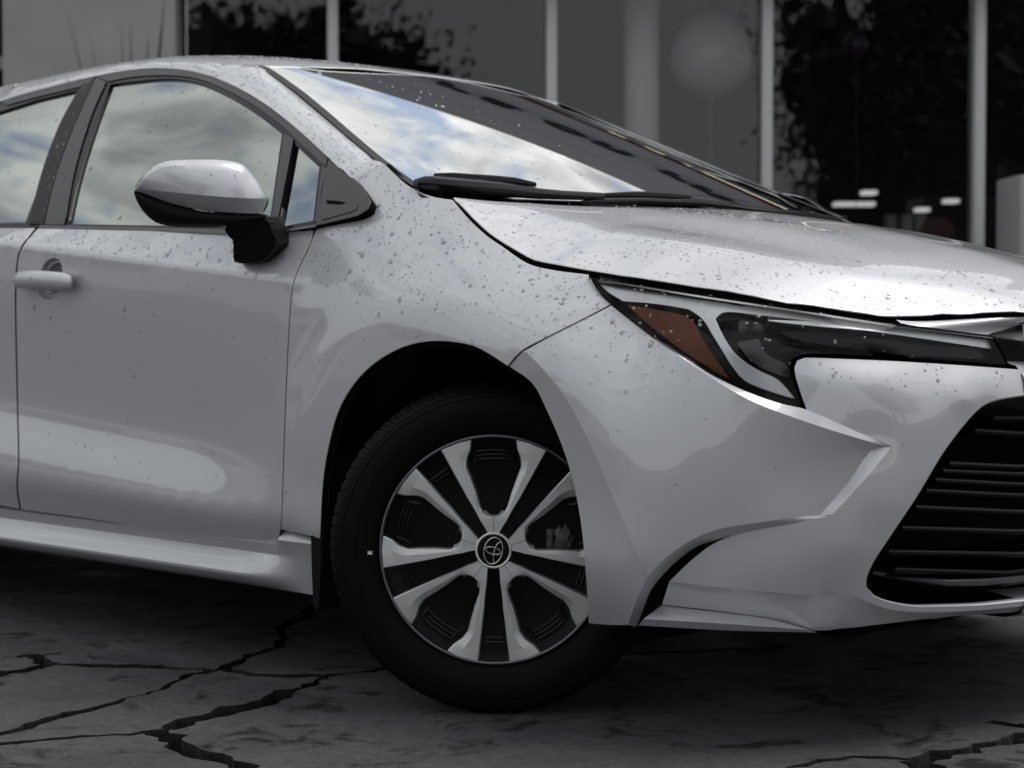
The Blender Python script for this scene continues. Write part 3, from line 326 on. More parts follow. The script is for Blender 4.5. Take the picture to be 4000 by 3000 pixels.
D['lens'] = P3([2730,1127,8279,2820,1050,8176,2974,987,8058,3149,940,7937,3286,919,7853,3430,906,7770,3546,899,7700,3673,895,7625,3801,895,7548,3923,896,7473,4038,896,7401,4153,892,7330,4274,885,7260,4404,876,7190,4513,871,7137,4625,869,7084,4736,873,7032,4843,884,6980,4944,901,6928,5037,924,6874,5128,952,6817,5218,985,6756,5305,1021,6695,5387,1057,6636,5464,1093,6582,5534,1127,6536,5613,1168,6489,5683,1207,6451,5758,1250,6411,5837,1294,6370,5920,1341,6326,6005,1393,6282,6091,1450,6240,6171,1508,6203,6253,1571,6167,6335,1638,6132,6415,1705,6099,6490,1768,6068,6585,1845,6032,6674,1918,5999,6762,1993,5966,6737,1979,6054,6711,1966,6141,6684,1953,6234,6653,1938,6337,6616,1923,6450,6581,1913,6558,6557,1912,6643,6545,1929,6746,6582,1970,6825,6677,2066,6880,6739,2125,6894,6812,2195,6901,6897,2283,6904,6954,2346,6904,7016,2420,6901,7082,2506,6897,7152,2600,6891,7223,2702,6883,7295,2809,6875,7367,2919,6867,7438,3031,6859,7505,3143,6851,7567,3254,6844,7627,3367,6837,7684,3484,6830,7740,3605,6823,7794,3730,6816,7846,3858,6808,7898,3988,6800,7947,4120,6793,7996,4253,6785,8043,4388,6776,8088,4523,6768,8135,4665,6759,8180,4806,6749,8223,4949,6739,8266,5093,6730,8308,5239,6719,8349,5387,6709,8388,5538,6699,8427,5691,6688,8466,5848,6678,8442,5803,6767,8416,5761,6856,8386,5724,6944,8353,5695,7024,8317,5670,7104,8278,5650,7183,8234,5505,7199,8189,5362,7214,8144,5222,7229,8098,5085,7244,8051,4950,7259,8003,4816,7274,7955,4685,7288,7905,4557,7303,7854,4431,7318,7803,4307,7332,7751,4184,7347,7697,4063,7362,7642,3945,7377,7585,3831,7393,7527,3718,7409,7467,3608,7425,7404,3501,7441,7340,3400,7458,7272,3300,7475,7200,3203,7493,7126,3107,7512,7049,3013,7531,6971,2922,7551,6891,2832,7570,6809,2744,7590,6726,2661,7610,6640,2583,7629,6553,2510,7649,6463,2443,7668,6373,2381,7687,6283,2323,7705,6195,2268,7723,6108,2215,7739,6026,2165,7755,5946,2117,7771,5842,2058,7790,5745,2005,7807,5652,1957,7823,5562,1914,7839,5471,1872,7854,5379,1832,7869,5283,1792,7884,5180,1752,7901,5069,1708,7919,4969,1670,7935,4860,1631,7953,4744,1590,7971,4622,1550,7990,4495,1509,8010,4366,1468,8030,4234,1430,8051,4103,1393,8071,3972,1358,8091,3845,1327,8110,3722,1298,8129,3606,1272,8147,3499,1249,8163,3402,1230,8179,3246,1203,8204,3113,1182,8226,2987,1166,8247,2854,1151,8269])
D['lens_g'] = P3([27298,11269,82788,29736,9874,80575,32856,9187,78529,35465,8988,77005,38007,8945,75481,40383,8956,74012,42739,8854,72598,45134,8708,71369,47362,8732,70322,49435,9014,69276,51281,9524,68168,53048,10206,66948,54644,10930,65823,56131,11684,64891,57584,12499,64115,59197,13413,63261,60909,14499,62402,62531,15713,61672,64153,17050,60988,65847,18451,60316,67622,19933,59664,67115,19660,61408,66525,19379,63368,65814,19129,65580,65445,19289,67458,66767,20662,68802,68118,21945,69012,69536,23457,69036,70823,25057,68965,72231,27018,68834,73673,29188,68672,75048,31429,68509,76268,33667,68369,77399,36053,68228,78465,38577,68081,79472,41199,67926,80426,43880,67763,81346,46646,67586,82234,49493,67395,83078,52391,67195,83884,55376,66989,84657,58483,66781,84156,57612,68557,83532,56946,70239,82776,56505,71833,81894,53620,72142,80975,50849,72442,80030,48163,72737,79047,45571,73029,78027,43065,73322,76971,40630,73621,75852,38305,73927,74668,36081,74246,73401,33997,74578,72004,32026,74934,70493,30134,75311,68907,28317,75701,67259,26611,76096,65527,25101,76487,63730,23810,76866,61945,22680,77225,60258,21648,77554,58425,20578,77896,56523,19574,78231,54714,18722,78536,52828,17924,78844,50693,17083,79191,48601,16306,79528,46216,15496,79904,43657,14684,80303,41026,13930,80708,38449,13266,81102,36062,12720,81467,34019,12302,81786,31128,11825,82258,28540,11506,82688,34212,9665,78526,38333,11164,78507,40089,9081,74404,42386,12678,78489,44342,10299,74407,46322,14272,78472,48546,11501,74410,50022,9667,70414,50087,16026,78458,52297,13203,74412,53691,11431,70432,54228,10763,66467,53706,17917,78446,55916,15026,74414,57259,13280,70447,57695,12730,66492,59217,17231,74415,60495,15530,70455,60950,14942,66509,61155,14693,62561,62174,19884,74415,63379,18243,70456,63874,17588,66512,64166,17215,62571,65127,22538,74415,66317,20880,70458,67965,25355,74415,69175,23627,70457,70543,28564,74414,71830,26678,70452,72862,32195,74413,74313,30010,70443,76204,34308,70418,77875,39044,70387,79596,43803,70356,81262,48759,70323,82806,54047,70285]) / 10
D['amber'] = P3([3549,1191,7736,3662,1221,7717,3779,1253,7698,3897,1285,7679,4013,1314,7660,4126,1340,7641,4232,1362,7623,4328,1380,7605,4452,1403,7583,4559,1423,7562,4658,1433,7533,4765,1429,7483,4863,1420,7428,4951,1385,7342,5032,1356,7257,5110,1333,7171,5185,1316,7086,5259,1305,6999,5331,1301,6916,5404,1302,6831,5477,1307,6746,5550,1314,6661,5620,1324,6576,5687,1336,6491,5600,1302,6537,5511,1269,6584,5414,1235,6638,5339,1210,6681,5257,1185,6729,5171,1160,6780,5080,1136,6834,4987,1116,6889,4891,1101,6945,4786,1092,7005,4674,1090,7068,4554,1097,7133,4429,1111,7200,4302,1129,7267,4179,1145,7335,4068,1157,7400,3962,1164,7466,3859,1171,7533,3757,1176,7600,3654,1183,7668])
D['guide_bar'] = P3([2758,1278,8206,2891,1296,8184,3022,1315,8163,3151,1335,8141,3278,1357,8120,3404,1380,8099,3527,1406,8079,3650,1432,8058,3771,1461,8038,3892,1491,8018,4004,1520,8000,4114,1550,7982,4224,1581,7964,4332,1613,7947,4440,1646,7930,4548,1680,7913,4657,1715,7896,4765,1751,7878,4874,1789,7861,4983,1829,7843,5077,1864,7828,5171,1898,7813,5266,1933,7797,5361,1970,7782,5454,2008,7766,5547,2048,7751,5640,2091,7735,5731,2136,7719,5822,2184,7703,5913,2235,7687,6003,2289,7671,6094,2344,7654,6186,2400,7638,6270,2454,7622,6362,2516,7605,6459,2587,7586,6558,2667,7566,6657,2756,7545,6754,2854,7524,6849,2957,7502,6941,3062,7481,7030,3167,7461,7113,3270,7441,7190,3371,7422,7259,3467,7404,7319,3556,7389,7370,3636,7375,7410,3703,7364,7440,3754,7356,7459,3786,7351,7465,3798,7349,7405,3696,7367,7343,3597,7384,7350,3609,7383,7370,3643,7379,7401,3696,7371,7442,3768,7361,7491,3857,7349,7547,3962,7334,7607,4081,7317,7671,4213,7299,7737,4358,7280,7804,4510,7260,7872,4669,7240,7939,4832,7219,8003,4998,7198,8064,5163,7178,8121,5323,7158,8174,5477,7140,8221,5622,7123,8291,5623,6989,8248,5487,7005,8204,5352,7022,8159,5218,7038,8112,5087,7055,8065,4956,7071,8017,4828,7088,7967,4702,7105,7917,4579,7121,7867,4458,7137,7816,4339,7153,7765,4223,7169,7713,4110,7184,7661,4001,7199,7608,3896,7213,7556,3794,7227,7503,3696,7240,7451,3602,7252,7399,3513,7264,7335,3411,7277,7271,3314,7289,7206,3221,7301,7142,3131,7311,7078,3045,7321,7015,2961,7331,6952,2879,7340,6888,2801,7349,6825,2726,7358,6762,2655,7367,6697,2588,7376,6631,2526,7385,6542,2448,7398,6442,2367,7411,6336,2287,7424,6233,2214,7437,6139,2150,7450,6063,2100,7460,6011,2068,7469,5990,2059,7475,6019,2083,7477,6098,2144,7476,6209,2229,7471,6334,2329,7465,6457,2433,7459,6560,2529,7454,6629,2602,7452,6654,2633,7455,6637,2621,7461,6593,2584,7470,6526,2527,7482,6440,2458,7495,6338,2382,7510,6228,2303,7524,6114,2225,7539,6003,2151,7552,5901,2085,7563,5814,2031,7572,5709,1972,7584,5601,1918,7598,5495,1869,7611,5397,1822,7619,5315,1777,7618,5256,1733,7604,5217,1663,7554,5198,1595,7494,5283,1551,7398,5364,1513,7303,5447,1485,7207,5522,1468,7122,5599,1458,7034,5677,1456,6950,5756,1464,6873,5843,1485,6803,5933,1515,6740,6023,1552,6683,6109,1593,6631,6183,1634,6591,6257,1678,6558,6328,1722,6524,6396,1763,6479,6465,1800,6412,6531,1834,6335,6594,1867,6253,6657,1903,6173,6579,1843,6200,6501,1784,6226,6422,1726,6254,6340,1668,6287,6263,1616,6318,6180,1562,6351,6096,1512,6387,6015,1468,6428,5941,1434,6476,5854,1404,6558,5776,1388,6651,5695,1376,6744,5623,1374,6838,5547,1377,6934,5468,1384,7029,5388,1395,7121,5308,1410,7207,5210,1438,7311,5112,1471,7408,5008,1498,7494,4905,1510,7558,4799,1514,7612,4690,1519,7666,4592,1496,7683,4493,1472,7700,4394,1448,7718,4293,1422,7733,4182,1393,7749,4068,1362,7764,3955,1329,7777,3845,1296,7789,3747,1265,7797,3652,1233,7804,3557,1201,7810,3460,1170,7817,3325,1170,7880,3186,1173,7942,3054,1187,8010,2905,1226,8106])
D['chrome'] = [P3([3072,1207,8186,3167,1222,8172,3260,1238,8158,3351,1256,8144,3442,1274,8130,3532,1293,8115,3621,1312,8101,3709,1332,8087,3797,1353,8073,3884,1374,8059,3970,1396,8046,4055,1418,8032,4140,1441,8018,4224,1465,8005,4307,1488,7991,4390,1513,7978,4472,1538,7964,4553,1563,7951,4634,1588,7938,4715,1614,7925,4795,1641,7912,4874,1668,7899,4952,1695,7887,5029,1723,7874,5106,1752,7862,5182,1780,7850,5258,1808,7838,5333,1837,7826,5408,1866,7814,5482,1896,7802,5556,1927,7790,5628,1959,7779,5700,1993,7767,5770,2028,7755,5840,2065,7743,5909,2103,7731,5978,2142,7719,6046,2183,7707,6114,2224,7695,6182,2266,7683,6251,2309,7671,6318,2352,7659,6390,2400,7646,6465,2454,7632,6542,2513,7617,6620,2577,7602,6697,2648,7587,6772,2723,7571,6847,2802,7556,6920,2884,7540,6991,2966,7524,7060,3049,7509,7126,3130,7494,7189,3211,7479,7247,3289,7465,7301,3364,7452,7350,3435,7440,7393,3501,7428,7430,3560,7418,7461,3611,7409,7486,3653,7402,7505,3684,7396,7517,3703,7392,7521,3708,7389,7493,3650,7392,7439,3548,7401,7410,3494,7405,7414,3499,7403,7424,3516,7400,7441,3545,7396,7464,3584,7391,7492,3633,7384,7524,3692,7377,7560,3760,7368,7600,3836,7359,7642,3921,7349,7686,4012,7339,7732,4112,7327,7779,4218,7316,7827,4329,7304,7875,4444,7291,7924,4562,7278,7972,4684,7266,8019,4808,7253,8065,4933,7240,8110,5058,7227,8153,5181,7215,8194,5302,7203,8232,5421,7191,8268,5534,7180,8301,5642,7169]),P3([3070,1210,8165,3164,1225,8150,3257,1242,8135,3349,1259,8120,3440,1277,8106,3530,1296,8091,3619,1315,8076,3708,1335,8062,3795,1355,8047,3882,1376,8033,3969,1398,8018,4054,1420,8004,4139,1443,7990,4224,1466,7975,4307,1489,7961,4391,1513,7947,4473,1538,7934,4555,1562,7920,4637,1587,7907,4718,1612,7893,4798,1638,7880,4878,1665,7867,4956,1692,7854,5033,1720,7842,5110,1749,7830,5187,1777,7817,5263,1805,7805,5339,1833,7793,5414,1862,7782,5488,1892,7770,5561,1924,7758,5634,1956,7746,5705,1990,7735,5776,2025,7723,5846,2062,7711,5915,2101,7700,5984,2140,7688,6052,2181,7676,6120,2222,7664,6188,2264,7651,6257,2307,7639,6324,2350,7627,6397,2399,7613,6472,2452,7599,6549,2511,7584,6627,2575,7568,6704,2645,7552,6780,2720,7536,6855,2799,7520,6928,2880,7503,7000,2963,7487,7069,3045,7471,7135,3126,7455,7198,3206,7440,7257,3284,7426,7311,3359,7412,7359,3430,7400,7403,3496,7388,7440,3556,7378,7471,3607,7369,7496,3650,7362,7514,3681,7356,7526,3701,7353,7523,3694,7353,7493,3640,7360,7436,3541,7374,7412,3502,7380,7415,3508,7380,7426,3526,7378,7442,3555,7374,7465,3595,7369,7492,3645,7364,7524,3704,7356,7560,3773,7348,7600,3849,7339,7642,3934,7330,7686,4027,7319,7732,4127,7308,7779,4233,7296,7827,4344,7284,7875,4460,7271,7924,4579,7258,7972,4700,7245,8020,4825,7232,8066,4950,7219,8110,5076,7206,8153,5199,7194,8194,5321,7182,8233,5440,7170,8268,5554,7159,8301,5662,7148])]
D['lamp_cover'] = P3([6152,2176,7285,6227,2240,7288,6300,2306,7292,6372,2373,7297,6443,2442,7301,6513,2512,7305,6583,2585,7307,6653,2662,7307,6723,2743,7305,6785,2818,7300,6846,2893,7294,6907,2970,7286,6968,3049,7276,7030,3129,7266,7092,3212,7254,7156,3298,7242,7220,3389,7229,7285,3485,7216,7350,3589,7203,7401,3679,7192,7453,3774,7181,7506,3873,7169,7559,3978,7156,7612,4087,7143,7665,4201,7130,7718,4319,7116,7770,4441,7101,7822,4566,7087,7874,4694,7072,7925,4824,7057,7975,4958,7042,8024,5093,7027,8072,5230,7012,8119,5368,6997,8164,5507,6982,8208,5647,6967,8277,5771,6884,8343,5902,6800,8305,5758,6806,8267,5615,6813,8227,5474,6818,8187,5334,6824,8145,5196,6829,8103,5060,6835,8060,4925,6840,8017,4793,6845,7972,4663,6850,7927,4536,6855,7882,4411,6860,7836,4289,6866,7789,4170,6872,7742,4055,6878,7694,3943,6884,7645,3835,6891,7596,3732,6898,7546,3632,6906,7495,3537,6915,7443,3447,6924,7382,3346,6935,7319,3250,6948,7256,3159,6961,7193,3072,6975,7130,2988,6989,7067,2907,7004,7004,2829,7019,6939,2753,7035,6873,2680,7050,6806,2609,7066,6737,2541,7081,6665,2476,7097,6590,2413,7112,6513,2352,7126,6409,2289,7165,6306,2234,7205,6228,2202,7244])
D['lamp_plate'] = P3([5672,1574,7117,5768,1647,7143,5861,1723,7169,5951,1804,7195,6010,1786,7111,6067,1773,7026,6130,1777,6951,6199,1801,6898,6276,1840,6854,6356,1885,6814,6432,1928,6772,6509,1954,6683,6533,1922,6542,6464,1874,6570,6395,1827,6597,6320,1779,6631,6240,1731,6670,6151,1681,6714,6061,1635,6764,5974,1601,6822,5898,1583,6888,5825,1574,6963,5751,1573,7041])
D['projector'] = P3([5577,2156,7336])
D['grille_edge'] = P3([8529,6448,2377,8483,6210,2382,8434,5979,2385,8383,5755,2388,8331,5537,2391,8278,5325,2397,8224,5121,2406,8169,4918,2416,8113,4722,2427,8058,4538,2438,8006,4370,2449,7943,4181,2459,7885,4012,2469,7826,3844,2488,7763,3666,2520,7700,3492,2560,7641,3337,2605,7577,3182,2660,7525,3052,2728,7476,2894,2883,7496,2862,3032,7540,2881,3175,7599,2930,3330,7649,2984,3452,7703,3053,3578,7761,3134,3717,7804,3200,3826,7850,3275,3945,7897,3357,4070,7944,3443,4200,7989,3531,4330,8031,3619,4458,8066,3694,4571,8099,3769,4687,8130,3846,4804,8160,3926,4921,8189,4009,5037,8218,4096,5149,8246,4189,5256,8277,4299,5372,8309,4418,5490,8340,4543,5605,8369,4668,5712,8396,4787,5805,8419,4895,5881,8450,5042,5964,8481,5181,6020,8548,5466,6079,8591,5652,6101,8639,5869,6120,8685,6091,6138])
D['slats'] = [P3([8456,5595,5723,8477,5672,5721,8496,5750,5718,8516,5829,5716,8536,5909,5713,8555,5989,5711,8574,6071,5708,8592,6152,5705,8611,6235,5703]),P3([8355,5151,5515,8392,5276,5504,8428,5402,5493,8463,5531,5482,8498,5662,5471,8532,5795,5460,8565,5930,5448,8598,6067,5437,8629,6206,5425]),P3([8200,4557,4950,8262,4744,4936,8322,4935,4922,8380,5131,4907,8437,5331,4892,8493,5536,4877,8546,5746,4861,8598,5962,4845,8648,6182,4828]),P3([8157,4423,4828,8225,4624,4813,8291,4831,4798,8355,5042,4782,8418,5258,4766,8479,5481,4749,8537,5709,4732,8594,5943,4714,8649,6184,4696]),P3([8103,4273,4677,8179,4490,4658,8253,4713,4638,8324,4942,4618,8394,5178,4597,8461,5420,4576,8525,5669,4554,8588,5926,4531,8647,6190,4508]),P3([8031,4087,4495,8117,4323,4475,8201,4567,4454,8282,4819,4432,8360,5078,4410,8435,5345,4386,8508,5621,4362,8577,5907,4337,8643,6201,4311]),P3([7944,3893,4212,8043,4150,4190,8138,4416,4167,8229,4692,4143,8317,4977,4119,8402,5272,4093,8483,5578,4066,8561,5895,4038,8634,6223,4008]),P3([7824,3655,3858,7941,3934,3838,8053,4227,3815,8159,4532,3792,8260,4850,3767,8358,5180,3740,8451,5523,3712,8538,5881,3682,8621,6254,3651]),P3([7689,3443,3449,7827,3740,3430,7956,4058,3408,8077,4393,3383,8191,4744,3357,8300,5111,3329,8404,5494,3299,8500,5896,3266,8591,6318,3231]),P3([7718,3599,3129,7831,3863,3107,7938,4140,3083,8038,4431,3057,8134,4733,3030,8226,5047,3001,8314,5373,2971,8396,5714,2938,8474,6069,2904])]
D['hood_edge'] = P3([-1191,1550,9861,-490,1350,9463,59,1250,9147,557,1180,8927,1329,1150,8612,2093,1180,8485,2706,1230,8382,3337,1280,8297,3885,1400,8216,4693,1650,8085,5482,1950,7958,5885,2200,7844,6145,2400,7803,6578,2950,7707,6878,3450,7619,7085,3850,7563,7227,4150,7563,7618,5050,7597,8041,5700,7631,8501,6400,7656])
D['hood_ridge'] = P3([-1349,1900,9829,-332,2250,9583,751,2600,9430,1829,2900,9225,2784,3100,9000,3735,3250,8814,4813,3400,8461])
D['ws_edge'] = P3([-10061,3650,13517,-9366,3450,13240,-7950,3080,12608,-6607,2700,12038,-5122,2270,11281,-4138,1980,10851,-3540,1800,10681,-2806,1560,10354,-2147,1350,10088,-1496,1350,9883])
D['header'] = P3([-10198,3759,13540,-9912,4616,13575,-9588,5446,13613,-9324,6974,13645,-9303,8244,13648,-9455,9954,13629,-9689,13912,13601])
D['rail'] = P3([-20285,2990,13424,-19992,3009,13452,-19703,3028,13480,-19418,3047,13508,-19133,3066,13536,-18847,3085,13563,-18558,3102,13588,-18266,3118,13612,-17988,3133,13633,-17706,3147,13653,-17421,3161,13673,-17135,3174,13692,-16851,3186,13709,-16572,3197,13725,-16298,3206,13738,-16032,3213,13748,-15737,3219,13757,-15451,3224,13765,-15170,3228,13769,-14891,3229,13771,-14611,3226,13768,-14326,3221,13759,-14040,3211,13746,-13747,3199,13728,-13453,3184,13706,-13164,3166,13681,-12885,3147,13652,-12622,3125,13621,-12342,3098,13581,-12082,3068,13539,-11821,3034,13489,-11542,2994,13431,-11256,2950,13367,-10957,2901,13295,-10651,2848,13216,-10343,2792,13133,-10039,2732,13044,-9725,2666,12945,-9410,2596,12840,-9097,2523,12730,-8785,2448,12617,-8478,2374,12504,-8207,2306,12400,-7928,2235,12290,-7651,2163,12179,-7387,2093,12071,-7145,2030,11972,-6934,1975,11886,-6634,1902,11770,-6337,1824,11646,-6148,1768,11557,-5936,1703,11451,-5709,1631,11335,-5475,1556,11213,-5239,1481,11091,-5009,1410,10974,-4791,1345,10866,-4557,1278,10756,-4327,1215,10649,-4100,1154,10547,-3876,1095,10446,-3655,1036,10346,-3436,978,10247])
D['front_glass'] = P3([-15196,3106,13448,-14850,3103,13444,-14507,3100,13440,-14151,3095,13432,-13835,3090,13425,-13508,3084,13417,-13175,3075,13402,-12841,3058,13378,-12517,3036,13346,-12193,3010,13307,-11862,2975,13256,-11518,2930,13190,-11203,2880,13115,-10878,2821,13027,-10547,2756,12930,-10218,2688,12829,-9896,2620,12725,-9575,2549,12619,-9256,2476,12508,-8941,2402,12394,-8631,2326,12277,-8326,2251,12160,-8028,2174,12041,-7735,2097,11919,-7447,2019,11797,-7163,1942,11675,-6882,1868,11556,-6794,1767,11394,-6708,1668,11234,-6623,1571,11074,-6539,1475,10915,-6458,1380,10758,-6377,1287,10602,-6298,1195,10447,-6209,1092,10270,-6121,990,10095,-6036,890,9921,-5952,792,9748,-5869,695,9577,-5789,600,9406,-6043,607,9418,-6295,614,9431,-6547,620,9443,-6801,627,9456,-7058,635,9469,-7320,642,9482,-7591,649,9495,-7872,657,9509,-8166,665,9523,-8476,673,9537,-8724,679,9549,-8982,686,9561,-9250,693,9573,-9527,700,9586,-9811,707,9599,-10104,715,9612,-10404,722,9626,-10710,730,9639,-11022,738,9653,-11339,746,9667,-11661,754,9682,-11986,762,9696,-12314,771,9711,-12644,779,9726,-12976,787,9741,-13307,796,9756,-13638,804,9771,-13728,912,9960,-13823,1022,10151,-13920,1134,10342,-14018,1248,10536,-14114,1365,10732,-14207,1485,10933,-14290,1602,11125,-14373,1723,11322,-14456,1847,11523,-14537,1974,11725,-14617,2101,11926,-14695,2228,12125,-14771,2352,12317,-14846,2479,12511,-14916,2603,12700,-14984,2726,12886,-15051,2850,13071,-15121,2976,13258])
D['quarter_glass'] = P3([-6418,1742,11353,-6094,1649,11202,-5769,1555,11049,-5520,1484,10930,-5267,1411,10810,-5017,1339,10690,-4936,1247,10534,-4857,1156,10380,-4779,1066,10226,-4703,979,10075,-4632,897,9933,-4563,817,9792,-4494,738,9653,-4427,660,9514,-4685,645,9488,-4944,631,9462,-5206,616,9435,-5471,601,9408,-5548,692,9571,-5627,784,9735,-5708,878,9900,-5790,973,10066,-5872,1069,10231,-5953,1166,10397,-6030,1259,10556,-6106,1354,10714,-6182,1449,10873,-6259,1545,11032,-6337,1642,11192])
D['rear_glass_img'] = P3([-20163,2913,13165,-19828,2939,13203,-19499,2965,13242,-19171,2991,13280,-18840,3015,13315,-18502,3036,13346,-18203,3051,13368,-17898,3064,13386,-17592,3074,13402,-17285,3084,13416,-16980,3094,13431,-16681,3105,13446,-16666,2982,13265,-16659,2862,13089,-16652,2744,12912,-16634,2622,12729,-16599,2493,12533,-16556,2380,12361,-16504,2264,12180,-16444,2144,11994,-16378,2024,11805,-16307,1904,11613,-16232,1784,11422,-16155,1667,11232,-16071,1548,11037,-15979,1429,10841,-15882,1312,10644,-15783,1195,10446,-15686,1080,10250,-15591,967,10055,-15503,857,9863,-15955,868,9883,-16412,880,9903])
D['pillar_front'] = P3([-16004,3193,13705,-15414,3065,13520,-15362,2937,13332,-15316,2814,13151,-15271,2691,12968,-15217,2564,12778,-15149,2431,12575,-15085,2322,12409,-15016,2209,12235,-14941,2093,12054,-14861,1975,11870,-14778,1858,11684,-14692,1742,11498,-14604,1628,11315,-14514,1518,11135,-14409,1397,10936,-14296,1278,10738,-14179,1161,10541,-14061,1046,10345,-13943,932,10151,-13829,821,9958,-13722,712,9767,-14157,723,9786,-14598,734,9805,-14682,832,9978,-14772,932,10151,-14863,1034,10325,-14954,1137,10501,-15042,1243,10680,-15125,1352,10862,-15198,1458,11036,-15269,1565,11213,-15337,1676,11392,-15403,1788,11573,-15467,1904,11757,-15529,2022,11944,-15589,2144,12133,-15645,2265,12321,-15696,2389,12512,-15745,2517,12707,-15793,2648,12903,-15841,2781,13102,-15891,2916,13302,-15945,3054,13503])
D['pillar_rear'] = P3([-16528,3022,13457,-16281,3100,13570,-16036,3178,13683,-15981,3041,13485,-15931,2907,13288,-15885,2774,13091,-15840,2643,12896,-15796,2514,12703,-15750,2389,12512,-15701,2266,12323,-15647,2146,12137,-15587,2025,11948,-15525,1907,11762,-15460,1791,11577,-15393,1678,11395,-15324,1567,11216,-15253,1459,11039,-15181,1354,10865,-15100,1245,10683,-15015,1140,10506,-14928,1037,10331,-14840,937,10158,-14754,838,9987,-14673,740,9815,-15344,757,9846,-15433,868,10039,-15528,981,10234,-15626,1096,10431,-15725,1213,10629,-15823,1331,10826,-15915,1450,11023,-16000,1568,11218,-16077,1685,11407,-16151,1804,11598,-16221,1923,11788,-16286,2043,11976,-16346,2161,12161,-16398,2278,12341,-16441,2391,12514,-16477,2523,12715,-16495,2648,12904,-16504,2771,13088,-16512,2895,13270])
D['upper_trim'] = P3([-16012,3221,13731,-15671,3223,13734,-15336,3227,13739,-15003,3230,13743,-14669,3229,13743,-14330,3223,13733,-13985,3210,13716,-13631,3194,13692,-13280,3174,13663,-12941,3151,13629,-12622,3125,13592,-12254,3088,13538,-11910,3046,13478,-11543,2995,13402,-11184,2939,13321,-10806,2876,13228,-10422,2807,13126,-10041,2733,13016,-9727,2668,12918,-9413,2598,12813,-9100,2525,12704,-8789,2451,12591,-8481,2376,12477,-8154,2294,12351,-7818,2206,12216,-7491,2120,12081,-7191,2041,11958,-6933,1974,11853,-6635,1903,11740,-6342,1828,11621,-6128,1765,11520,-5888,1691,11401,-5632,1610,11270,-5370,1527,11133,-5112,1445,10999,-4866,1368,10872,-4777,1258,10688,-5045,1335,10817,-5332,1418,10955,-5624,1503,11095,-5905,1586,11230,-6159,1661,11351,-6369,1723,11453,-6781,1848,11652,-7022,1915,11759,-7321,1996,11887,-7656,2085,12026,-8002,2175,12167,-8335,2259,12297,-8641,2333,12411,-8950,2406,12523,-9260,2477,12631,-9573,2546,12735,-9886,2613,12835,-10273,2691,12954,-10665,2768,13068,-11051,2838,13172,-11415,2898,13260,-11777,2947,13333,-12114,2984,13386,-12475,3016,13433,-12794,3040,13469,-13140,3063,13501,-13496,3082,13529,-13844,3097,13551,-14166,3107,13565,-14474,3109,13569,-14759,3105,13563,-15036,3098,13553,-15321,3092,13544])
D['upper_trim_rear'] = P3([-20298,2997,13405,-19953,3017,13435,-19613,3038,13465,-19276,3058,13495,-18940,3078,13525,-18603,3098,13553,-18263,3116,13579,-17953,3132,13602,-17641,3147,13623,-17327,3161,13644,-17014,3174,13664,-16703,3188,13683,-16394,3201,13703,-16090,3215,13722,-16210,3149,13627,-16376,3108,13568,-16571,3069,13511,-16876,3057,13493,-17185,3044,13475,-17497,3032,13456,-17810,3019,13437,-18121,3005,13417,-18428,2990,13396,-18771,2972,13370,-19110,2953,13342,-19446,2934,13313,-19785,2913,13283])
D['division_bar'] = P3([-6732,1756,11538,-6340,1663,11388,-6264,1563,11225,-6190,1464,11064,-6117,1367,10903,-6045,1271,10743,-5975,1176,10583,-5906,1080,10422,-5835,980,10250,-5766,880,10078,-5698,781,9906,-5631,683,9733,-5566,587,9562,-5503,492,9393,-5655,492,9391,-5737,587,9562,-5820,684,9735,-5904,782,9908,-5991,883,10082,-6078,984,10258,-6167,1088,10435,-6244,1179,10589,-6322,1272,10745,-6401,1366,10901,-6482,1461,11059,-6563,1558,11217,-6647,1657,11377])
D['quarter_bar'] = P3([-4895,1252,10694,-4697,1222,10644,-4655,1128,10485,-4614,1035,10327,-4559,938,10160,-4490,846,10001,-4408,750,9834,-4321,654,9664,-4239,561,9498,-4296,557,9490,-4376,651,9659,-4459,747,9828,-4542,845,9999,-4628,944,10171,-4715,1045,10344,-4804,1147,10518])
D['sail'] = P3([-4768,1325,10817,-4540,1265,10716,-4314,1206,10617,-4091,1148,10520,-3866,1092,10425,-3643,1038,10332,-3441,983,10238,-3229,912,10116,-3034,841,9993,-2836,757,9845,-2807,678,9706,-2913,638,9636,-3063,604,9574,-3258,588,9547,-3455,573,9519,-3651,557,9492,-3838,543,9467,-4024,530,9443,-4211,516,9418,-4270,599,9565,-4330,682,9714,-4391,767,9863,-4451,852,10012,-4510,936,10158,-4575,1033,10324,-4639,1130,10488,-4702,1226,10652])
D['sail_inset'] = P3([-4574,1157,10577,-4265,1077,10442,-3966,997,10304,-3677,910,10156,-3426,826,10010,-3176,713,9813,-3148,660,9719,-3272,628,9662,-3479,608,9627,-3686,588,9591,-3885,569,9557,-4085,549,9522,-4171,642,9687,-4258,736,9852,-4342,832,10021,-4402,911,10158,-4459,992,10296,-4516,1074,10437])
D['sail_slot'] = P3([-4220,768,9936,-3876,754,9911,-3541,724,9859,-3635,705,9825,-3852,710,9834,-4123,725,9859])
